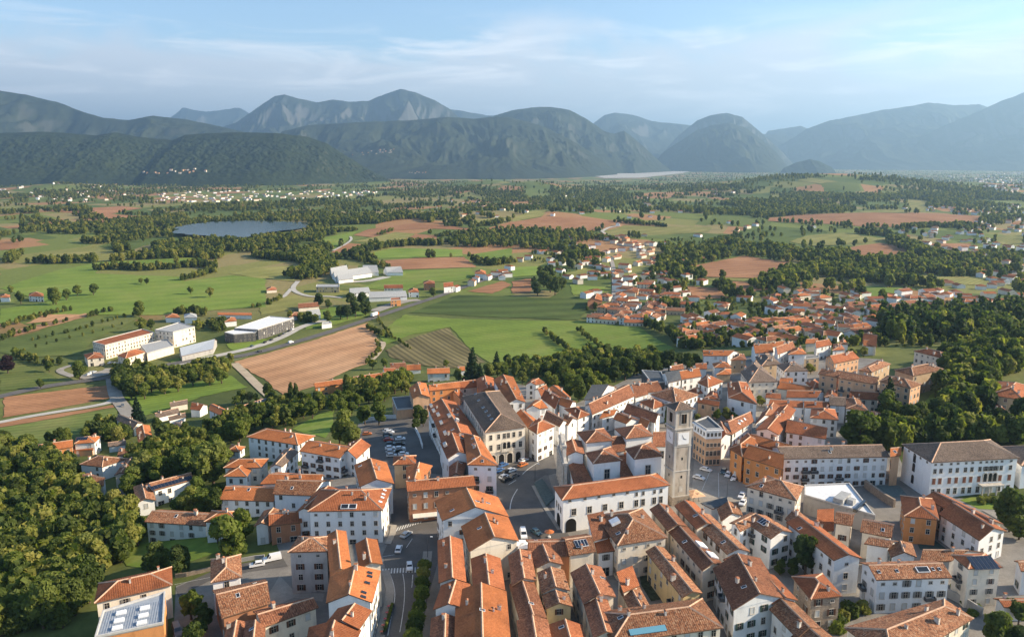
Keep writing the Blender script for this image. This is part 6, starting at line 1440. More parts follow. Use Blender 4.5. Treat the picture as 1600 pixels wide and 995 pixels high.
TD = """
clipped street tree|along the right side of the main street|round d|t5|1560,250,70;1548,345,74;1542,450,78;1525,560,80;1505,675,82;1485,785,84;1465,890,86;1440,995,88
leafy tree|beside the grey metal roof|broad d|t6|680,620,125;790,780,115;730,900,125
garden tree|on the lawn behind the grey metal roof|broad k|t6|340,150,120;580,200,115;255,240,75;380,250,75
thin cypress|on the lawn edge by the lane|column k|t6|655,190,22
tall tree|before the long low white house|broad d|t7|1060,850,180;1220,720,110;950,760,100;1150,930,110
courtyard tree|between the solar house and the orange roof|broad d|t7|700,470,130;810,440,140;580,520,90;930,500,120;1010,530,85;740,350,90
tree|at the left end of the long low house|broad d|t7|100,690,120;50,800,130;150,800,95
pale green tree|in the grove left of the orange roofs|broad l|t7|250,110,120;120,230,110;900,70,170;1000,50,120;640,90,130;190,190,100
dark tree|in the grove behind the solar house|broad d|t7|360,180,110;460,110,115;560,150,105;770,120,110;480,210,80;840,140,90;80,330,95
shrub|below the long low house|bush d|t7|330,800,45;420,830,40;540,820,45;600,830,38;870,380,60;950,370,60
tree|among the hamlet gardens|broad d|t14|760,250,75;500,300,55;565,300,50;430,335,50;640,320,40
tall cypress|standing alone below the ploughed field|column k|t14|990,300,26;1042,320,28
hillside tree|in the belt left of the car park meadow|broad d|t14|900,440,75;965,440,65;800,520,85;700,500,80;620,545,75;540,590,80;470,645,85;380,660,80;300,680,75;200,705,75;110,720,65;1200,430,80;1110,445,65;850,380,55;1000,560,55
pale tree|above the small square cottage|broad l|t14|110,860,150;250,830,110;30,900,100
tree|round the top of the meadow|broad d|t14|1400,370,70;1480,330,80;1560,300,75;1500,420,75;1590,420,60
bright tree|on the meadow beside the car park|broad l|t14|1530,600,130;1470,670,95;1590,680,100
tree|in the grove above the car park|broad d|t15|280,300,90;385,320,80;330,385,75;230,350,75;130,400,60;40,330,75;490,240,85;560,230,80;600,280,60;100,300,50
clipped tree|in front of the pale pavilion by the car park|broad d|t15|190,545,80;330,530,95
tree|beside the long cluttered row|broad k|t15|720,545,70;775,590,62;700,640,50
dark fir|behind the back range roofs|conifer c|t15|1270,80,80;1345,150,50;1510,30,50
tree|behind the back range roofs|broad l|t15|1440,110,75;1130,170,55;1520,110,55;1580,90,55
garden tree|below the striped field|broad d|t15|270,40,45;385,40,45;1000,40,35
pale tree|in the wood edge behind the palace|broad l|t16|60,120,60;150,100,65;350,130,70;230,190,55;480,200,65;545,235,62
dark tree|in the wood behind the church|broad k|t16|620,100,90;700,50,80;790,80,90;960,90,90;1060,100,85;800,300,90;1180,60,90;1260,100,85;1350,50,85;1440,60,85;1550,60,80;690,330,60;1160,140,70;870,50,70
round tree|in the wood behind the church|broad d|t16|720,210,90;870,160,72;1050,200,85;930,270,90;600,160,60
dark tree|in the wood right of the green field|broad k|t17|300,80,90;420,80,85;600,80,72;690,70,65;100,120,80;200,150,72;20,60,80;520,60,60
courtyard tree|behind the orange corner house|broad d|t17|900,610,52;1000,600,55;1075,625,48;700,640,34;1345,480,40
slim cypress|beside the bell tower roof|column k|t17|398,650,20
tree|among the upper right houses|broad d|t18|560,270,50;960,120,52;1090,100,48;1110,505,42;45,600,36
big dark tree|above the long grey-white front|broad k|t18|1050,870,165;950,905,100;1150,925,105;1330,900,110
park tree|below the apartment rows|broad k|t18|1320,640,100;1390,730,85;1400,830,65;1500,850,75
fir|below the apartment rows|conifer c|t18|1340,560,80
dark tree|beside the long half-sunlit roof|broad k|t3|960,170,140;820,270,75;700,280,60
palm|in the small yard of the white house|palm l|t3|480,70,40
shrub|beside the stone house|bush d|t3|1240,800,80;1400,720,85;1500,700,80;1270,900,70;1340,780,60
garden tree|at the bottom right corner|broad k|t4|1350,900,120;1560,960,95;1560,740,80;1460,680,65
shrub|beside the four-storey house|bush d|t4|960,560,50;1080,740,48;1010,640,40;1130,690,40;920,470,40
large dark tree|before the big white palace|broad k|t12|1500,540,140;1570,720,95;1470,660,85
clipped shrub|in the palace forecourt|bush d|t12|1180,490,40;1250,480,38;1310,490,36;1420,460,30
tree|round the far left slope houses|broad d|t13|180,510,60;270,500,68;800,450,90;860,520,72;920,470,72;540,460,55;1240,400,60;720,470,60;350,510,50;1300,640,80;1220,740,100;1400,620,80;1500,600,80;1200,860,100;1060,900,90
fir|by the track below the green field|conifer c|t13|1050,270,58
field tree|standing alone in the left meadows|broad d|n3|865,885,34;580,755,30;480,760,30;880,705,18;915,710,18;1190,760,24;1310,775,28;325,800,38;410,790,28;65,765,18
dark round tree|at the left edge by the factory lawn|broad p|m7|40,480,40
tree|on the factory lawn|broad d|m7|840,245,34;900,240,30;470,520,40;830,160,28;290,495,26;240,600,24;90,420,26;330,80,34;120,85,28
tree|beside the valley road|broad k|m8|790,252,32;853,248,30;880,300,36;820,310,36;770,320,38;730,325,34;650,360,28;600,260,32;655,280,24;1285,205,26
tall tree|of the dark clump by the green field|broad k|n5|200,690,44;240,720,46;160,750,40;270,740,44;310,720,34;180,650,34;230,660,38
tree|in the belt above the factory road|broad d|m7|760,590,44;820,600,48;900,590,46;980,600,46;1060,590,44;1150,560,42;1250,560,40;1320,540,46;1230,510,34;700,590,34;860,640,40;780,640,40;940,560,34;1340,480,36
"""
for ln in TD.strip().splitlines():
    nm, loc, kt, t, pts = ln.split('|'); kd, tone = kt.split(); P = [tuple(map(float, p.split(','))) for p in pts.split(';')]
    s = (TILES[t][2] if len(TILES[t]) > 2 else 6.4); order = sorted(range(len(P)), key=lambda i: P[i][0])
    for k, i in enumerate(order):
        x, y = tp(t, P[i][0], P[i][1]); lab = '%s %s' % (nm, loc) if len(P) == 1 else '%s %s, %s from left' % (nm, loc, ORD(k + 1))
        if nm == 'clipped street tree': lab = 'clipped street tree, %s from the bottom along the main street' % ORD(len(P) - i)
        tree_px(x, y, P[i][2] / s, kd, tone, lab, None if len(P) == 1 else nm + 's ' + loc)
def grove(poly, n, mind, tones, words, seed, smin=0.75, smax=1.25, band=38):
    pos, px = pick(poly, n, mind, seed); rows = {}
    for g, q in zip(pos, px):
        if any(np.hypot(*(g - H.c)) < 7.5 for H in HOUSES): continue
        rows.setdefault(int(q[1] // band), []).append((q[0], g))
    for k, key in enumerate(sorted(rows, reverse=True)):
        for j, (x_, g) in enumerate(sorted(rows[key], key=lambda a: a[0])):
            kd, tone = rt.choice(tones); s = rt.uniform(smin, smax) * (0.85 if kd == 'conifer' else 1)
            nm = {'d': 'green ', 'l': 'pale green ', 'k': 'dark green ', 'c': 'dark '}[tone] + ('fir' if kd == 'conifer' else 'tree')
            plant(g, s, kd, tone, '%s, %s from left in %s row, %s' % (nm, ORD(j + 1), ORD(k + 1), words), 'trees: ' + words)
grove([(-10,700),(60,705),(115,735),(150,790),(200,808),(215,850),(192,885),(150,905),(140,950),(95,990),(-10,1000)], 82, 5.0, [('broad', 'd')] * 4 + [('broad', 'l')] * 2 + [('broad', 'k')], 'lower left wood', 41, 0.6, 1.2)
grove([(195,700),(300,690),(350,700),(340,740),(250,760),(200,780),(190,740)], 8, 5.5, [('broad', 'l'), ('broad', 'd')], 'grove left of the orange roofs', 42, 0.8, 1.1)
grove([(1478,560),(1500,522),(1600,505),(1605,590),(1560,590),(1530,640),(1500,655),(1480,630)], 32, 6.5, [('broad', 'k')] * 3 + [('broad', 'd')] + [('conifer', 'c')] * 2, 'right edge park wood', 43, 1.0, 1.5)
grove([(1400,690),(1440,655),(1500,650),(1600,665),(1605,692),(1480,692),(1430,697)], 14, 6.0, [('broad', 'k')] * 2 + [('conifer', 'c')], 'behind the big palace', 44, 0.9, 1.25)
# woods, hedges and orchards too many to count: instanced small trees
LOWC = bpy.data.collections.new('tree_kinds')
for k in range(6):
    kd, tn, n_, sz = [('broad', 'f', 330, 0.85), ('broad', 'f', 330, 0.85), ('broad', 'f', 300, 0.9), ('broad', 'k', 300, 0.9), ('conifer', 'c', 260, 0.75), ('bush', 'f', 160, 0.42)][k]
    V, F, mb = tree_proto(kd, 700 + k, n_, sz); n0 = len(V); tv = np.array(mb.v); VV = np.concatenate([V, tv]); me = bpy.data.meshes.new('small_tree')
    me.from_pydata(VV.tolist(), [], F.tolist() + [tuple(i + n0 for i in f) for f in mb.f]); me.materials.append(LM[tn]); me.materials.append(M_BARK)
    me.polygons.foreach_set('material_index', [0] * len(F) + [1] * len(mb.f)); o = bpy.data.objects.new('small_tree_%d' % k, me); LOWC.objects.link(o)
def gn_group():
    ng = bpy.data.node_groups.new('scatter', 'GeometryNodeTree'); ng.interface.new_socket('Geometry', in_out='INPUT', socket_type='NodeSocketGeometry'); ng.interface.new_socket('Geometry', in_out='OUTPUT', socket_type='NodeSocketGeometry')
    N = ng.nodes; L = ng.links; i = N.new('NodeGroupInput'); o = N.new('NodeGroupOutput'); ip = N.new('GeometryNodeInstanceOnPoints'); ci = N.new('GeometryNodeCollectionInfo')
    ci.inputs['Collection'].default_value = LOWC; ci.inputs['Separate Children'].default_value = True; ci.inputs['Reset Children'].default_value = True
    def at(nm, ty):
        a = N.new('GeometryNodeInputNamedAttribute'); a.data_type = ty; a.inputs['Name'].default_value = nm; return a.outputs['Attribute']
    cx = N.new('ShaderNodeCombineXYZ'); L.new(at('rot', 'FLOAT'), cx.inputs['Z'])
    L.new(i.outputs[0], ip.inputs['Points']); L.new(ci.outputs[0], ip.inputs['Instance']); ip.inputs['Pick Instance'].default_value = True; L.new(at('kind', 'INT'), ip.inputs['Instance Index'])
    L.new(cx.outputs[0], ip.inputs['Rotation']); L.new(at('size', 'FLOAT_VECTOR'), ip.inputs['Scale']); L.new(ip.outputs[0], o.inputs[0]); return ng
NG = gn_group()
def scatter(name, label, cat, x, y, size, kinds, seed):
    r = np.random.default_rng(seed); n = len(x)
    if n == 0: return
    z = T(np.asarray(x), np.asarray(y)) - 0.1; me = bpy.data.meshes.new(name); me.vertices.add(n); me.vertices.foreach_set('co', np.stack([x, y, z], 1).astype(np.float32).ravel())
    a = me.attributes.new('rot', 'FLOAT', 'POINT'); a.data.foreach_set('value', r.uniform(0, 6.28, n).astype(np.float32))
    a = me.attributes.new('kind', 'INT', 'POINT'); a.data.foreach_set('value', r.choice(kinds, n).astype(np.int32))
    s = np.asarray(size)[:, None] * np.stack([r.uniform(0.9, 1.15, n)] * 2 + [r.uniform(0.85, 1.25, n)], 1); a = me.attributes.new('size', 'FLOAT_VECTOR', 'POINT'); a.data.foreach_set('vector', s.astype(np.float32).ravel())
    o = bpy.data.objects.new(name, me); COL.objects.link(o); md = o.modifiers.new('scatter', 'NODES'); md.node_group = NG; tag(o, label, cat, kind='stuff'); return o
def woods(label, x0, x1, y0, y1, n, seed, thr0, thr1, kinds=(0, 1, 2, 3, 0, 1), smin=0.8, smax=1.35):
    r = np.random.default_rng(seed); px = r.uniform(x0, x1, n); py = y0 + (y1 - y0) * r.uniform(0, 1, n)
    ok = np.ones(n, bool)
    for f in FPOLY: ok &= ~inside(f, px, py)
    ok &= ~inside([(p[0], p[1] + (1.5 if p[1] > 360 else -1)) for p in LAKE_PX], px, py)
    for q, w in KEEP_OUT: ok &= ~inside(q, px, py)
    x, y = vground(px, py); nz = fbm(x / 300.0 + 5, y / 380.0 + 9, 3, 77); th = thr0 + (thr1 - thr0) * (py - y0) / (y1 - y0)
    ca, sa = math.cos(0.5), math.sin(0.5); gx = (x * ca + y * sa) / 135.0; gy = (-x * sa + y * ca) / 215.0; jx = fbm(gx * 0.7, gy * 0.7, 2, 5) * 1.6; jy = fbm(gx * 0.7 + 9, gy * 0.7, 2, 6) * 1.6; gx = gx + jx; gy = gy + jy      # field parcels: trees stand along their borders and in whole wood lots
    ex = np.abs(gx - np.round(gx)) * 135; ey = np.abs(gy - np.round(gy)) * 215; lot = np_noise(np.floor(gx + 0.5) + 0.5, np.floor(gy + 0.5) + 0.5, 12); bn = np_noise(x / 60.0, y / 60.0, 33)
    ok &= (nz > th) | (((ex < 9) | (ey < 9)) & (bn > 0.42))
    scatter('woodland', label, 'woodland', x[ok], y[ok], r.uniform(smin, smax, int(ok.sum())), list(kinds), seed)
KEEP_OUT = [([(930,282),(960,262),(1110,260),(1090,270),(1000,282)], 0), ([(228,308),(300,300),(420,299),(540,300),(640,300),(560,309),(400,318),(250,318)], 0), ([(925,505),(945,470),(985,455),(1060,470),(1040,500)], 0), ([(900,380),(1010,372),(1040,400),(1000,440),(960,440)], 0),
 ([(0,500),(160,415),(300,440),(400,440),(460,470),(400,500),(560,450),(640,470),(560,510),(300,560),(180,580),(0,600)], 0), ([(560,450),(650,420),(800,400),(830,420),(700,480)], 0)]
woods('dark woods of the left valley floor round the lake', -30, 520, 290, 352, 9000, 51, 0.41, 0.50, (0, 1, 2, 3, 0, 1), 0.8, 1.4)
woods('woods and thickets before the lake', -30, 520, 350, 412, 4600, 52, 0.42, 0.54)
woods('woods across the middle of the valley', 520, 1010, 284, 350, 10000, 53, 0.47, 0.57, (0, 1, 2, 3, 0, 1), 0.8, 1.4)
woods('thickets between the middle fields', 520, 1010, 348, 420, 3000, 54, 0.56, 0.62)
woods('wooded rolling hills at the right', 1000, 1640, 266, 345, 22000, 55, 0.42, 0.61, (0, 1, 2, 3, 0, 1), 0.8, 1.5)
woods('woods and tree belts in the right countryside', 1000, 1640, 343, 470, 5000, 56, 0.64, 0.63)
woods('garden trees among the suburb houses', 1060, 1620, 452, 548, 1900, 57, 0.36, 0.42, (0, 1, 2, 3, 5, 5), 0.3, 0.7)
woods('garden trees among the village houses', 830, 1100, 375, 505, 1100, 58, 0.38, 0.44, (0, 1, 2, 3, 5), 0.35, 0.8)
HEDGE = [('n3',[(610,650),(720,640),(900,650),(1080,640),(1240,620),(1340,640)],16,0.9,3),('n3',[(1140,715),(1250,690),(1340,655)],10,0.8,3),('n3',[(350,610),(440,590),(590,580)],10,0.9,3),('n3',[(150,960),(280,930),(440,900)],6,0.5,3),
 ('n3',[(560,940),(600,930)],4,0.5,2),('n3',[(640,915),(700,905)],4,0.5,2),('m7',[(10,275),(120,245),(250,215)],7,0.55,4),('m7',[(280,200),(420,175)],6,0.5,4),('m7',[(0,350),(90,320),(250,270),(390,240)],7,0.5,4),('m7',[(200,355),(330,325),(560,270)],4,0.4,6),('m7',[(150,415),(350,360),(560,310),(730,260)],2,0.3,9),('m7',[(610,250),(740,215),(840,195)],4,0.4,6),
 ('m7',[(110,455),(240,490),(330,500)],6,0.6,3),('m7',[(1180,290),(1260,260),(1330,270),(1300,300)],14,0.7,3),('m7',[(1050,190),(1190,190),(1200,205)],12,0.7,3),
 ('n4',[(610,580),(700,600),(830,640)],12,0.7,3),('n4',[(600,565),(680,530),(780,510),(860,500),(1000,490),(1150,490)],22,1.0,2),('n4',[(770,430),(850,405)],8,0.7,3),('n4',[(1180,375),(1290,375)],8,0.7,3),('n4',[(1370,380),(1530,345)],10,0.8,3),('n4',[(240,700),(330,690),(400,650),(330,560),(400,520)],40,1.15,2),('n4',[(0,560),(120,580),(280,590),(330,560)],24,1.0,2),('n4',[(420,600),(470,640)],16,1.0,2),
 ('n4',[(1130,440),(1250,430),(1400,410),(1560,420)],18,0.8,3),('n4',[(1360,600),(1480,620),(1600,600)],18,0.9,3),('n4',[(0,490),(150,460),(350,420),(600,400)],30,0.7,2),('n5',[(0,480),(150,470),(250,500)],26,1.0,2),('n5',[(350,580),(430,560),(540,570)],30,1.0,2),('n5',[(330,450),(560,450),(640,470)],16,0.8,3),
 ('n5',[(650,350),(800,360),(960,380)],14,0.9,3),('n5',[(1230,500),(1350,470),(1430,500),(1600,530)],26,1.0,2),('n5',[(1290,740),(1330,780)],16,1.0,3),('n5',[(1000,690),(1140,680)],18,0.9,2),('n5',[(930,870),(1020,890)],20,0.9,2),('n6',[(0,520),(150,560),(340,580),(480,560)],34,1.2,1.6),('n6',[(500,600),(700,610),(920,640),(1170,690)],26,1.1,1.8),('n6',[(560,420),(700,430),(780,440)],20,1.0,2),('n6',[(780,460),(900,520),(1000,560),(1190,600)],32,1.1,1.8),
 ('n6',[(0,760),(100,720),(230,660),(420,650),(560,690),(620,720)],40,1.1,1.5),('n6',[(600,690),(740,710),(880,740)],22,1.0,2),('n6',[(870,390),(1000,380),(1150,380),(1300,390)],24,1.0,2),('m8',[(890,430),(940,460),(1030,490)],6,0.5,2.5),('m8',[(940,520),(960,570),(900,640)],5,0.4,4),('m8',[(380,250),(300,290),(200,310)],8,0.5,3),('m8',[(460,380),(540,390),(570,400)],14,0.7,2.5),('s',[(850,520),(888,548),(895,552)],3,0.5,4),('s',[(905,518),(940,545)],3,0.5,5),('s',[(1000,505),(1040,520),(1075,545)],8,0.8,3),('s',[(590,500),(610,525),(640,545)],3,0.35,4),
 ('t13',[(480,700),(560,690),(660,680),(300,740)],5,0.5,2),('s',[(1085,545),(1150,530),(1250,520)],14,0.8,2.5)]
hx = []; hy = []; hs = []; rh = np.random.default_rng(88)
for t, pts, wd, sz, sp in HEDGE:
    P = [ground(*tp(t, *p)) for p in pts]; L_ = sum(np.hypot(*(b - a)) for a, b in zip(P[:-1], P[1:])); n = max(4, int(L_ / sp * max(1, wd / 9)))
    D = dense([np.array(p) for p in P], max(0.5, L_ / n), False)
    for p in D: hx.append(p[0] + rh.normal() * wd * 0.25); hy.append(p[1] + rh.normal() * wd * 0.25); hs.append(sz * rh.uniform(0.7, 1.2))
scatter('hedgerow', 'hedges and tree rows dividing the valley fields', 'hedge', np.array(hx), np.array(hy), np.array(hs), [0, 1, 2, 3], 89)
r = np.random.default_rng(92); px = r.uniform(1370, 1620, 420); py = r.uniform(482, 548, 420); ok = inside([(1370,505),(1480,490),(1600,482),(1615,520),(1490,540),(1440,530),(1400,545),(1380,530)], px, py); x, y = vground(px[ok], py[ok])
scatter('woodland', 'dark wood behind the old blocks at the right', 'woodland', x, y, r.uniform(0.9, 1.4, len(x)), [3, 3, 0, 4], 93)
BELTS = [('m7',[(680,545),(760,560),(860,545),(990,560),(1100,560),(1200,530),(1380,480),(1390,540),(1250,580),(1080,610),(900,650),(770,675),(700,650)],420,0.45,1.0,'thicket belt between factory road and green field'),
 ('t14',[(100,760),(200,690),(350,640),(480,600),(560,520),(700,470),(850,420),(1000,440),(1120,460),(1300,420),(1330,480),(1150,520),(1000,600),(980,660),(800,620),(620,600),(520,780),(400,790),(350,760)],330,0.4,0.9,'bushes filling the slope left of the car park'),
 ('t15',[(0,280),(180,300),(300,240),(430,260),(500,200),(640,230),(620,340),(470,370),(440,440),(280,450),(120,440),(0,430)],150,0.4,0.9,'bushes of the grove above the car park'),
 ('t16',[(60,100),(300,60),(560,120),(720,10),(1000,0),(1600,0),(1600,110),(1400,180),(1280,180),(1080,240),(900,340),(700,370),(600,280),(480,230),(260,220)],420,0.5,1.0,'undergrowth of the wood behind the church'),
 ('t13',[(420,470),(700,420),(980,480),(980,560),(700,590),(560,520)],70,0.4,0.8,'bushes among the far left slope houses'),
 ('t13',[(1240,640),(1400,560),(1600,500),(1600,900),(1350,900),(1100,990),(1000,880),(1100,760)],160,0.5,1.0,'bushes of the grove below the hamlet'),
 ('t19',[(700,330),(1000,200),(1250,150),(1600,120),(1600,430),(1330,480),(1230,620),(1280,800),(1100,900),(800,900),(730,700),(740,560)],300,0.6,1.2,'undergrowth of the right edge park wood'),
 ('t12',[(-100,-60),(60,-140),(1600,-120),(1600,-60),(1100,-60),(600,-40),(250,10)],120,0.6,1.0,'undergrowth behind the big palace')]
for i_, (t, pts, n_, s0, s1, lab) in enumerate(BELTS):
    P = [tp(t, *p) for p in pts]; A_ = np.array(P); r = np.random.default_rng(300 + i_); px = r.uniform(A_[:, 0].min(), A_[:, 0].max(), n_ * 3); py = r.uniform(A_[:, 1].min(), A_[:, 1].max(), n_ * 3); ok = inside(P, px, py)
    for f in FPOLY: ok &= ~inside(f, px, py)
    x, y = vground(px[ok][:n_], py[ok][:n_]); hc = np.array([H.c for H in HOUSES]); d_ = np.hypot(x[:, None] - hc[None, :, 0], y[:, None] - hc[None, :, 1]).min(1); k_ = d_ > 8
    scatter('thicket', lab, 'bushes', x[k_], y[k_], r.uniform(s0, s1, int(k_.sum())), [0, 1, 2, 3], 310 + i_)
# undergrowth in the near woods and vines by the lake
r = np.random.default_rng(90); px = r.uniform(-10, 330, 1500); py = r.uniform(690, 1000, 1500); ok = inside([(-10,700),(60,705),(115,735),(150,790),(200,808),(215,850),(192,885),(150,905),(140,950),(95,990),(-10,1000)], px, py); x, y = vground(px[ok], py[ok])
scatter('undergrowth', 'low bushes filling the wood at the lower left', 'undergrowth', x, y, r.uniform(0.45, 0.95, len(x)), [0, 1, 2, 3], 91)
# ------------------------------------------------------------------ cars, road paint, walls and small things
def car_meshes(kind):
    L, W = {'car': (4.2, 1.75), 'van': (5.2, 1.95)}[kind]; a, b = L / 2, W / 2
    if kind == 'car':
        low = [(-a, 0.35), (-a - 0.03, 0.62), (-a + 0.1, 0.88), (-a + 0.9, 0.95), (a - 1.05, 0.93), (a - 0.15, 0.74), (a + 0.02, 0.55), (a, 0.33)]
        cab = [(-a + 0.25, 0.93), (-a + 0.75, 1.42), (0.35, 1.45), (a - 1.1, 0.92)]
    else:
        low = [(-a, 0.38), (-a - 0.02, 1.0), (-a + 0.02, 1.15), (a - 1.3, 1.15), (a - 0.2, 0.95), (a + 0.02, 0.65), (a, 0.36)]
        cab = [(-a + 0.02, 1.13), (-a + 0.1, 1.95), (a - 2.0, 1.98), (a - 1.2, 1.13)]
    def loft(pts, w0, w1, mb, m, z0, z1):
        n = len(pts); base = len(mb.v)
        for s in (-1, 1):
            for x, z in pts:
                k = 0 if z1 == z0 else min(1, max(0, (z - z0) / (z1 - z0))); mb.v.append((x, s * (w0 + (w1 - w0) * k), z))
        for i in range(n):
            j = (i + 1) % n; mb.f.append((base + i, base + j, base + n + j, base + n + i)); mb.m.append(m)
        mb.f.append(tuple(base + i for i in range(n - 1, -1, -1))); mb.m.append(m); mb.f.append(tuple(base + n + i for i in range(n))); mb.m.append(m)
    body = MB(); loft(low, b, b * 0.96, body, 0, 0.4, 0.95); loft(cab, b * 0.93, b * 0.76, body, 0, cab[0][1], cab[1][1])
    gl = MB(); zt = cab[1][1]; zb = cab[0][1]; e = 0.015
    x0, x1, x2, x3 = cab[0][0], cab[1][0], cab[2][0], cab[3][0]
    def yv(z): return b * 0.93 + (b * 0.76 - b * 0.93) * (z - zb) / (zt - zb) + e
    zl, zh = zb + 0.06, zt - 0.1
    for s in (-1, 1):
        f = lambda t: (zl - zb) / (zt - zb) * (1 - t) + (zh - zb) / (zt - zb) * t
        xa = x0 + (x1 - x0) * f(0) + 0.18; xb = x0 + (x1 - x0) * f(1) + 0.18; xc = x3 + (x2 - x3) * f(1) - 0.15; xd = x3 + (x2 - x3) * f(0) - 0.15
        if kind == 'van': xa = xb = 0.4
        gl.quad((xa, s * yv(zl), zl), (xd, s * yv(zl), zl), (xc, s * yv(zh), zh), (xb, s * yv(zh), zh))
    for xa, xb, sg in ((x0, x1, -1), (x3, x2, 1)):
        if kind == 'van' and sg < 0: continue
        A = lambda t: xa + (xb - xa) * t
        gl.quad((A(0.12) + sg * 0.03, -b * 0.82, zb + (zt - zb) * 0.12), (A(0.12) + sg * 0.03, b * 0.82, zb + (zt - zb) * 0.12), (A(0.88) + sg * 0.03, b * 0.7, zb + (zt - zb) * 0.88), (A(0.88) + sg * 0.03, -b * 0.7, zb + (zt - zb) * 0.88))
    wh = MB(); wh.tube((0, -0.1, 0), (0, 0.1, 0), 0.32, 0.32, 12); wh.tube((0, 0.1, 0), (0, -0.1, 0), 0.32, 0.32, 12)
    hl = MB(); hl.box(-0.06, 0.06, -0.2, 0.2, -0.07, 0.07)
    return body, gl, wh, hl, L, W
M_TYRE = plain('tyre', (0.02, 0.02, 0.02), 0.9, 0.2); M_LAMP = plain('headlight', (0.7, 0.7, 0.68), 0.2, 0.5); M_PAINT = plain('road_paint', (0.55, 0.54, 0.51), 0.8, 0.2, 0, 0.25)
PAINT = {'white': (0.75, 0.75, 0.75), 'silver': (0.42, 0.44, 0.46), 'black': (0.02, 0.021, 0.023), 'blue': (0.05, 0.12, 0.28), 'red': (0.35, 0.05, 0.03), 'orange': (0.45, 0.14, 0.04), 'grey': (0.14, 0.145, 0.15), 'teal': (0.05, 0.09, 0.11)}
PM = {k: plain('paint_' + k, v, 0.25, 0.5) for k, v in PAINT.items()}
CM = {}
def car(t, x, y, hx_, hy_, colour, label, kind='car', group=None):
    p = ground(*tp(t, x, y)); q = ground(*tp(t, x + hx_, y + hy_)); a = math.atan2(q[1] - p[1], q[0] - p[0])
    if kind not in CM:
        bd, gl, wh, hl, L, W = car_meshes(kind); CM[kind] = ({c: None for c in PM}, gl.mesh('window', M_GLASS), wh.mesh('wheel', M_TYRE, True), hl.mesh('headlight', M_LAMP), L, W, bd)
    bodies, gl, wh, hl, L, W, bd = CM[kind]
    if bodies[colour] is None: bodies[colour] = bd.mesh('body', PM[colour])
    z = Ts(*p) + (0.12 if t[0] != 'm' else 0.5); r = empty('parked_car' if kind == 'car' else 'delivery_van', (p[0], p[1], z), label, kind, group, a)
    inst('body', bodies[colour], r); inst('window', gl, r)
    for sx in (-1, 1):
        for sy in (-1, 1): inst('wheel', wh, r, (sx * L * 0.31, sy * (W / 2 - 0.12), 0.32))
    for sy in (-1, 1): inst('headlight', hl, r, (L / 2 - 0.06, sy * W * 0.36, 0.66))
CARS = [('t15', [(420,735,'silver'),(440,750,'white'),(420,775,'black'),(420,805,'teal'),(430,825,'red'),(548,815,'white'),(450,866,'teal'),(545,868,'black'),(447,906,'white'),(545,912,'white'),(550,938,'black'),(455,945,'silver'),(460,982,'silver'),(580,968,'white'),(215,765,'orange')], (30, -4), 'in the car park'),
 ('t9', [(872,150,'blue'),(835,205,'blue'),(955,205,'white'),(905,222,'black'),(885,268,'white'),(905,298,'black'),(980,258,'grey'),(1075,103,'white'),(1062,92,'red'),(1068,148,'orange')], (30, -12), 'on the square before the arcades'),
 ('t11', [(130,215,'teal'),(176,248,'white'),(238,278,'white'),(312,458,'white'),(322,530,'white')], (-20, 30), 'on the side square'),
 ('c1', [(512,676,'white'),(458,738,'white')], (30, 8), 'beside the bell tower'),
 ('m8', [(320,505,'black'),(370,480,'black'),(395,468,'grey'),(425,452,'black'),(445,442,'white'),(282,520,'black'),(205,542,'teal')], (20, -10), 'in the forecourt of the modern halls'),
 ('m7', [(530,562,'white'),(545,552,'white'),(562,548,'silver'),(610,505,'grey'),(660,492,'white'),(690,496,'white'),(715,498,'silver')], (20, -8), 'before the factory')]
for t, L_, hd, words in CARS:
    order = sorted(range(len(L_)), key=lambda i: L_[i][0])
    for k, i in enumerate(order): car(t, L_[i][0], L_[i][1], hd[0], hd[1], L_[i][2], '%s car %s, %s from left' % (L_[i][2], words, ORD(k + 1)), 'car', 'cars ' + words)
car('t8', 1375, 848, 60, -45, 'silver', 'silver car driving below the upper zebra crossing'); car('t5', 1300, 130, 28, -90, 'white', 'white car between the two zebra crossings'); car('t5', 1408, 305, 4, 60, 'white', 'white car crossing the lower zebra crossing')
car('t6', 1355, 285, -60, 14, 'white', 'white car on the lane left of the grey tenement'); car('t6', 1505, 228, -60, 16, 'white', 'white van behind the white car on the lane', 'van'); car('t9', 1075, 850, 18, 90, 'white', 'white van parked at the lower end of the square', 'van'); car('t9', 1203, 825, 60, 40, 'teal', 'dark teal car beside the white van on the square')
car('t6', 560, 955, 20, 60, 'grey', 'grey van beside the orange front wall', 'van'); car('m8', 437, 520, 30, -9, 'white', 'white van driving on the valley road', 'van'); car('m8', 250, 574, 30, -8, 'black', 'dark car driving on the valley road'); car('m7', 735, 748, 12, 24, 'grey', 'grey car on the track below the ploughed field')
p = ground(*tp('m8', 938, 360)); q = ground(*tp('m8', 1000, 338)); a = math.atan2(q[1] - p[1], q[0] - p[0]); r = empty('truck', (p[0], p[1], Ts(*p) + 0.5), 'orange and white truck on the valley road', 'truck', None, a)
mb = MB(); mb.box(-6.5, 3.2, -1.25, 1.25, 1.1, 3.7); mb.build('cargo_box', M_WHITE, r); mb = MB(); mb.box(3.5, 5.6, -1.2, 1.2, 0.6, 3.0); mb.box(3.6, 5.2, -1.1, 1.1, 3.0, 3.3); mb.build('cab', PM['orange'], r); mb = MB(); mb.box(5.6, 5.63, -1.0, 1.0, 1.8, 2.7); mb.build('window', M_GLASS, r); mb = MB(); mb.box(-6.4, 5.4, -0.5, 0.5, 0.7, 1.1); mb.build('chassis', M_METAL, r)
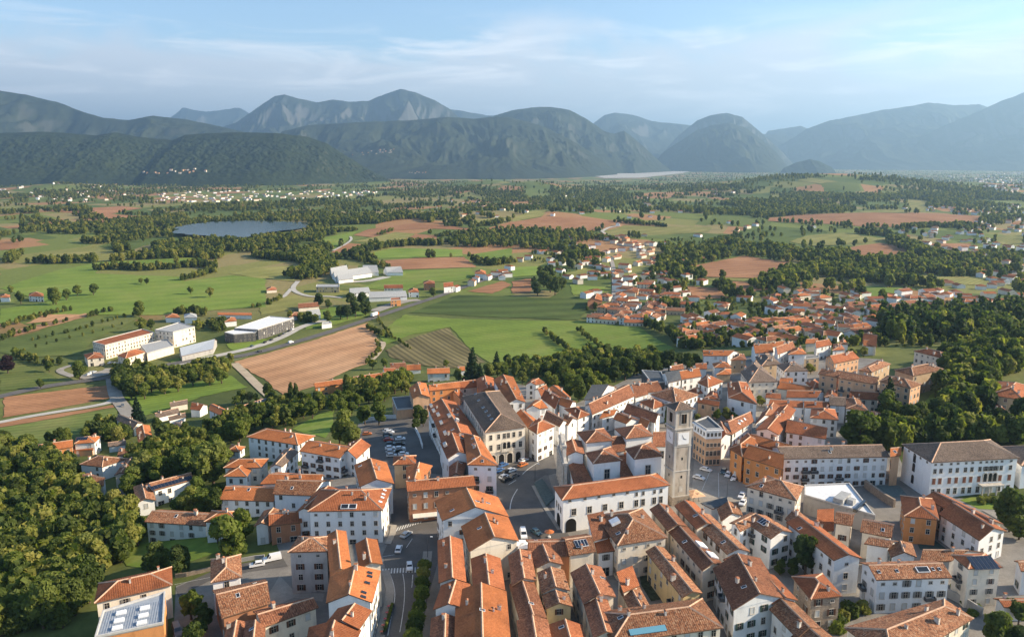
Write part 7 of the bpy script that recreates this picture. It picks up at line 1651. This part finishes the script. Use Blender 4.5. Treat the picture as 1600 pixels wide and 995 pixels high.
wm = MB(); wm.tube((0, -0.15, 0), (0, 0.15, 0), 0.5, 0.5, 12); wm.tube((0, 0.15, 0), (0, -0.15, 0), 0.5, 0.5, 12); wm = wm.mesh('wheel', M_TYRE)
for x in (-5.2, -3.9, 4.4):
    for s in (-1, 1): inst('wheel', wm, r, (x, s * 1.05, 0.5))
# zebra crossings and lines
def patch(name, pts, parent=None, mat=M_PAINT, off=0.14):
    return mesh_obj(name, [(p[0], p[1], Ts(p[0], p[1]) + off) for p in pts], [tuple(range(len(pts)))], mat, parent)
def crossing(t, a, b, n, along, frac=0.5):
    A = ground(*tp(t, *a)); B = ground(*tp(t, *b)); d = (B - A) / n; v = ground(*tp(t, a[0] + along[0], a[1] + along[1])) - A
    r = empty('zebra_crossing', (0, 0, 0)); tag(r, kind='structure')
    for k in range(n):
        p = A + d * k; patch('stripe', [p, p + d * frac, p + d * frac + v, p + v], r)
crossing('t5', (1128, 362), (1515, 345), 13, (6, -50)); crossing('t8', (1240, 812), (1535, 712), 11, (22, -42)); crossing('c1', (520, 612), (590, 606), 4, (6, -16))
def line(t, pts, w=0.18):
    P = [ground(*tp(t, *p)) for p in pts]
    for _ in range(2):
        Q = [P[0]]
        for a_, b_ in zip(P[:-1], P[1:]): Q += [a_ * 0.75 + b_ * 0.25, a_ * 0.25 + b_ * 0.75]
        P = Q + [P[-1]]
    o = strip('road_line', P, w, M_PAINT, 0.14); tag(o, kind='structure')
line('t5', [(1340,360),(1360,480),(1355,650),(1330,830),(1310,945)]); line('t5', [(1215,370),(1255,480),(1265,600),(1225,780),(1190,980)]); line('t5', [(1435,10),(1375,100)]); line('t5', [(1140,190),(1260,170)]); line('t5', [(1440,370),(1430,500)])
line('t9', [(940,580),(945,530),(965,460),(1015,378)], 0.3); line('t9', [(1065,230),(1130,170),(1230,110)], 0.3); line('t9', [(925,335),(1000,290)], 0.25); line('c1', [(450,610),(520,660)], 0.2); line('c1', [(610,690),(612,880)], 0.2); line('c1', [(700,555),(600,600)], 0.2); line('c1', [(540,690),(480,830)], 0.15)
line('t6', [(530,470),(720,430),(900,395)], 0.15); line('m8', [(70,625),(300,565),(520,505),(900,385),(1100,300),(1300,240)], 0.3)
# kerbs along the main street
def kerb(t, pts, w=1.6, h=0.14, name='pavement', mat=M_LIGHT):
    P = [ground(*tp(t, *p)) for p in pts]; P = dense([np.array(p) for p in P], 3.0, False); V = []; F = []
    for i, p in enumerate(P):
        d = wn(P[min(i + 1, len(P) - 1)] - P[max(i - 1, 0)]); n = np.array((-d[1], d[0])) * w / 2; z = Ts(*p)
        for q_, zz in ((p + n, z), (p + n, z + h + 0.1), (p - n, z + h + 0.1), (p - n, z)): V.append((q_[0], q_[1], zz))
    for i in range(len(P) - 1):
        for k in range(3): F.append((4 * i + k, 4 * i + k + 1, 4 * i + 5 + k, 4 * i + 4 + k))
    o = mesh_obj(name, V, F, mat); tag(o, kind='structure')
kerb('t5', [(1165,330),(1215,520),(1190,700),(1150,850),(1110,1000)], 2.2); kerb('t5', [(1590,140),(1560,400),(1520,640),(1480,860),(1450,1000)], 2.6); kerb('t9', [(1175,345),(1290,560),(1440,790)], 1.4); kerb('t8', [(1410,720),(1600,665)], 2.0); kerb('t8', [(1190,930),(1240,820),(1250,740)], 1.8)
# terrace planters along the main street
rb = random.Random(9)
for k in range(9):
    x = 1235 - k * 9; y = 700 + k * 32; p = ground(*tp('t5', x, y)); r = empty('planter', (p[0], p[1], Ts(*p) + 0.2), 'dark planter box on the street terrace, %s from the top' % ORD(k + 1), 'planter', 'planters on the street terrace', 1.3)
    mb = MB(); mb.box(-0.7, 0.7, -0.3, 0.3, 0, 0.6); mb.build('box', M_METAL, r); inst('shrub', PROTO['bush'][0][0], r, (0, 0, 0.45), 0, (0.42, 0.25, 0.35))
    if k % 2 == 0:
        p = ground(*tp('t5', x - 35, y + 10)); r = empty('cafe_table', (p[0], p[1], Ts(*p) + 0.2), 'round terrace table beside the planters, %s from the top' % ORD(k // 2 + 1), 'table', 'terrace tables'); mb = MB(); mb.tube((0, 0, 0.70), (0, 0, 0.74), 0.45, 0.45, 12); mb.build('table_top', PM['red'], r); mb = MB(); mb.tube((0, 0, 0), (0, 0, 0.70), 0.05, 0.05, 6); mb.tube((0, 0, 0), (0, 0, 0.03), 0.28, 0.28, 10); mb.build('stand', M_METAL, r)
def lamp(t, x, y, label):
    p = ground(*tp(t, x, y)); r = empty('street_lamp', (p[0], p[1], Ts(*p)), label, 'street lamp', 'street lamps'); mb = MB(); mb.tube((0, 0, 0), (0, 0, 6.2), 0.09, 0.06, 7); mb.tube((0, 0, 6.2), (1.1, 0, 6.5), 0.05, 0.04, 6); mb.build('pole', M_METAL, r); mb = MB(); mb.box(0.8, 1.5, -0.14, 0.14, 6.45, 6.58); mb.build('lamp_head', M_WHITE, r)
lamp('t5', 1590, 200, 'lamp post beside the lower zebra crossing'); lamp('t8', 1395, 620, 'lamp post at the mouth of the arch lane'); lamp('t9', 1190, 300, 'lamp post at the church ramp'); lamp('t11', 165, 470, 'lamp post on the side square')
# white canopies, parasol, walls
for k, (x, y) in enumerate(((1035, 90), (1085, 115))):
    p = ground(*tp('t1', x, y + 40)); r = empty('market_canopy', (p[0], p[1], Ts(*p)), '%s white canopy behind the peach gable' % ('left' if k == 0 else 'right'), 'canopy', 'white canopies'); mb = MB(); a = 1.9
    mb.tri((-a, -a, 2.5), (a, -a, 2.5), (0, 0, 3.4)); mb.tri((a, -a, 2.5), (a, a, 2.5), (0, 0, 3.4)); mb.tri((a, a, 2.5), (-a, a, 2.5), (0, 0, 3.4)); mb.tri((-a, a, 2.5), (-a, -a, 2.5), (0, 0, 3.4)); mb.build('cover', M_WHITE, r)
    for sx in (-1, 1):
        for sy in (-1, 1): mb = MB(); mb.tube((sx * 1.8, sy * 1.8, 0), (sx * 1.8, sy * 1.8, 2.5), 0.04, 0.04, 5); mb.build('post', M_METAL, r)
p = ground(*tp('t9', 1332, 860)); r = empty('parasol', (p[0], p[1], Ts(*p)), 'small white and orange parasol beside the dark teal car', 'parasol'); mb = MB(); mb.tube((0, 0, 1.9), (0, 0, 2.6), 1.5, 0.05, 10); mb.build('cover', PM['orange'], r); mb = MB(); mb.tube((0, 0, 0), (0, 0, 2.5), 0.05, 0.05, 6); mb.tube((0, 0, 0), (0, 0, 0.5), 0.5, 0.4, 10); mb.build('stand', M_WHITE, r)
for k, (x, y) in enumerate(((1310, 470), (1352, 498), (1300, 505))):
    p = ground(*tp('t10', x, y)); r = empty('cafe_parasol', (p[0], p[1], Ts(*p)), '%s peach square parasol at the foot of the bell tower' % ORD(k + 1), 'parasol', 'parasols by the bell tower', 0.3); mb = MB(); a = 1.7
    mb.quad((-a, -a, 2.3), (a, -a, 2.3), (0.1, -0.1, 2.9), (-0.1, -0.1, 2.9)); mb.quad((a, -a, 2.3), (a, a, 2.3), (0.1, 0.1, 2.9), (0.1, -0.1, 2.9)); mb.quad((a, a, 2.3), (-a, a, 2.3), (-0.1, 0.1, 2.9), (0.1, 0.1, 2.9)); mb.quad((-a, a, 2.3), (-a, -a, 2.3), (-0.1, -0.1, 2.9), (-0.1, 0.1, 2.9)); mb.build('cover', WALL['p'], r); mb = MB(); mb.tube((0, 0, 0), (0, 0, 2.4), 0.05, 0.05, 6); mb.box(-0.35, 0.35, -0.35, 0.35, 0, 0.1); mb.build('stand', M_METAL, r)
def garden_wall(t, pts, h, label, mat, w=0.4):
    P = dense([ground(*tp(t, *p)) for p in pts], 4.0, False); V = []; F = []
    for i, p in enumerate(P):
        d = wn(P[min(i + 1, len(P) - 1)] - P[max(i - 1, 0)]); n = np.array((-d[1], d[0])) * w / 2; z = Ts(*p)
        for q_, zz in ((p + n, z - 0.4), (p + n, z + h), (p - n, z + h), (p - n, z - 0.4)): V.append((q_[0], q_[1], zz))
    for i in range(len(P) - 1):
        for k in range(3): F.append((4 * i + k, 4 * i + k + 1, 4 * i + 5 + k, 4 * i + 4 + k))
    k = len(V) - 4; F += [(0, 3, 2, 1), (k, k + 1, k + 2, k + 3)]
    o = mesh_obj('garden_wall', V, F, mat); tag(o, label, 'wall')
garden_wall('t12', [(10,360),(60,400),(200,500),(300,560)], 2.8, 'stone retaining wall beside the white flat roof', WALL['s'], 0.8); garden_wall('t12', [(0,270),(150,270),(310,275)], 3.0, 'pale wall below the long grey-white front', WALL['l'])
garden_wall('t15', [(690,700),(740,800),(770,900)], 1.6, 'pale low wall along the car park edge', WALL['l']); garden_wall('t3', [(470,220),(600,190),(620,180)], 2.6, 'white yard wall below the white house', WALL['w']); garden_wall('t6', [(540,400),(650,385),(900,325)], 1.2, 'low stone wall along the lane', WALL['s'])
garden_wall('t6', [(1200,240),(1330,215),(1430,205)], 1.2, 'low wall at the upper edge of the lane', WALL['g']); garden_wall('t15', [(170,640),(380,600),(560,600)], 1.8, 'wall between the trees and the car park', WALL['l']); garden_wall('t4', [(830,590),(1000,680),(1180,790)], 2.4, 'dark garden wall running down from the shuttered facade', WALL['g']); garden_wall('t13', [(330,740),(520,715),(680,690)], 1.2, 'low wall along the far left lane', WALL['g'])
sheet('court', pix_poly('t12', [(95,345),(350,345),(440,450),(200,465)]), plain('court_surface', (0.13, 0.16, 0.15), 0.9, 0.2, 0, 0.2), 0.2); sheet('yard', pix_poly('t12', [(520,900),(720,900),(830,985),(560,985)]), plain('green_yard', (0.05, 0.08, 0.07), 0.9, 0.2, 0, 0.25), 0.2); sheet('yard', pix_poly('t12', [(1170,590),(1390,620),(1400,700),(1350,690)]), M_LIGHT, 0.2)
sheet('courtyard_garden', pix_poly('t2', [(760,370),(850,380),(1060,600),(880,640),(780,480)]), plain('planted_ground', (0.05, 0.06, 0.035), 0.9, 0.1, 0, 0.5), 0.2); sheet('yard', pix_poly('t5', [(0,560),(110,380),(260,540),(560,560),(540,640),(250,600),(30,700)]), M_LIGHT, 0.14)
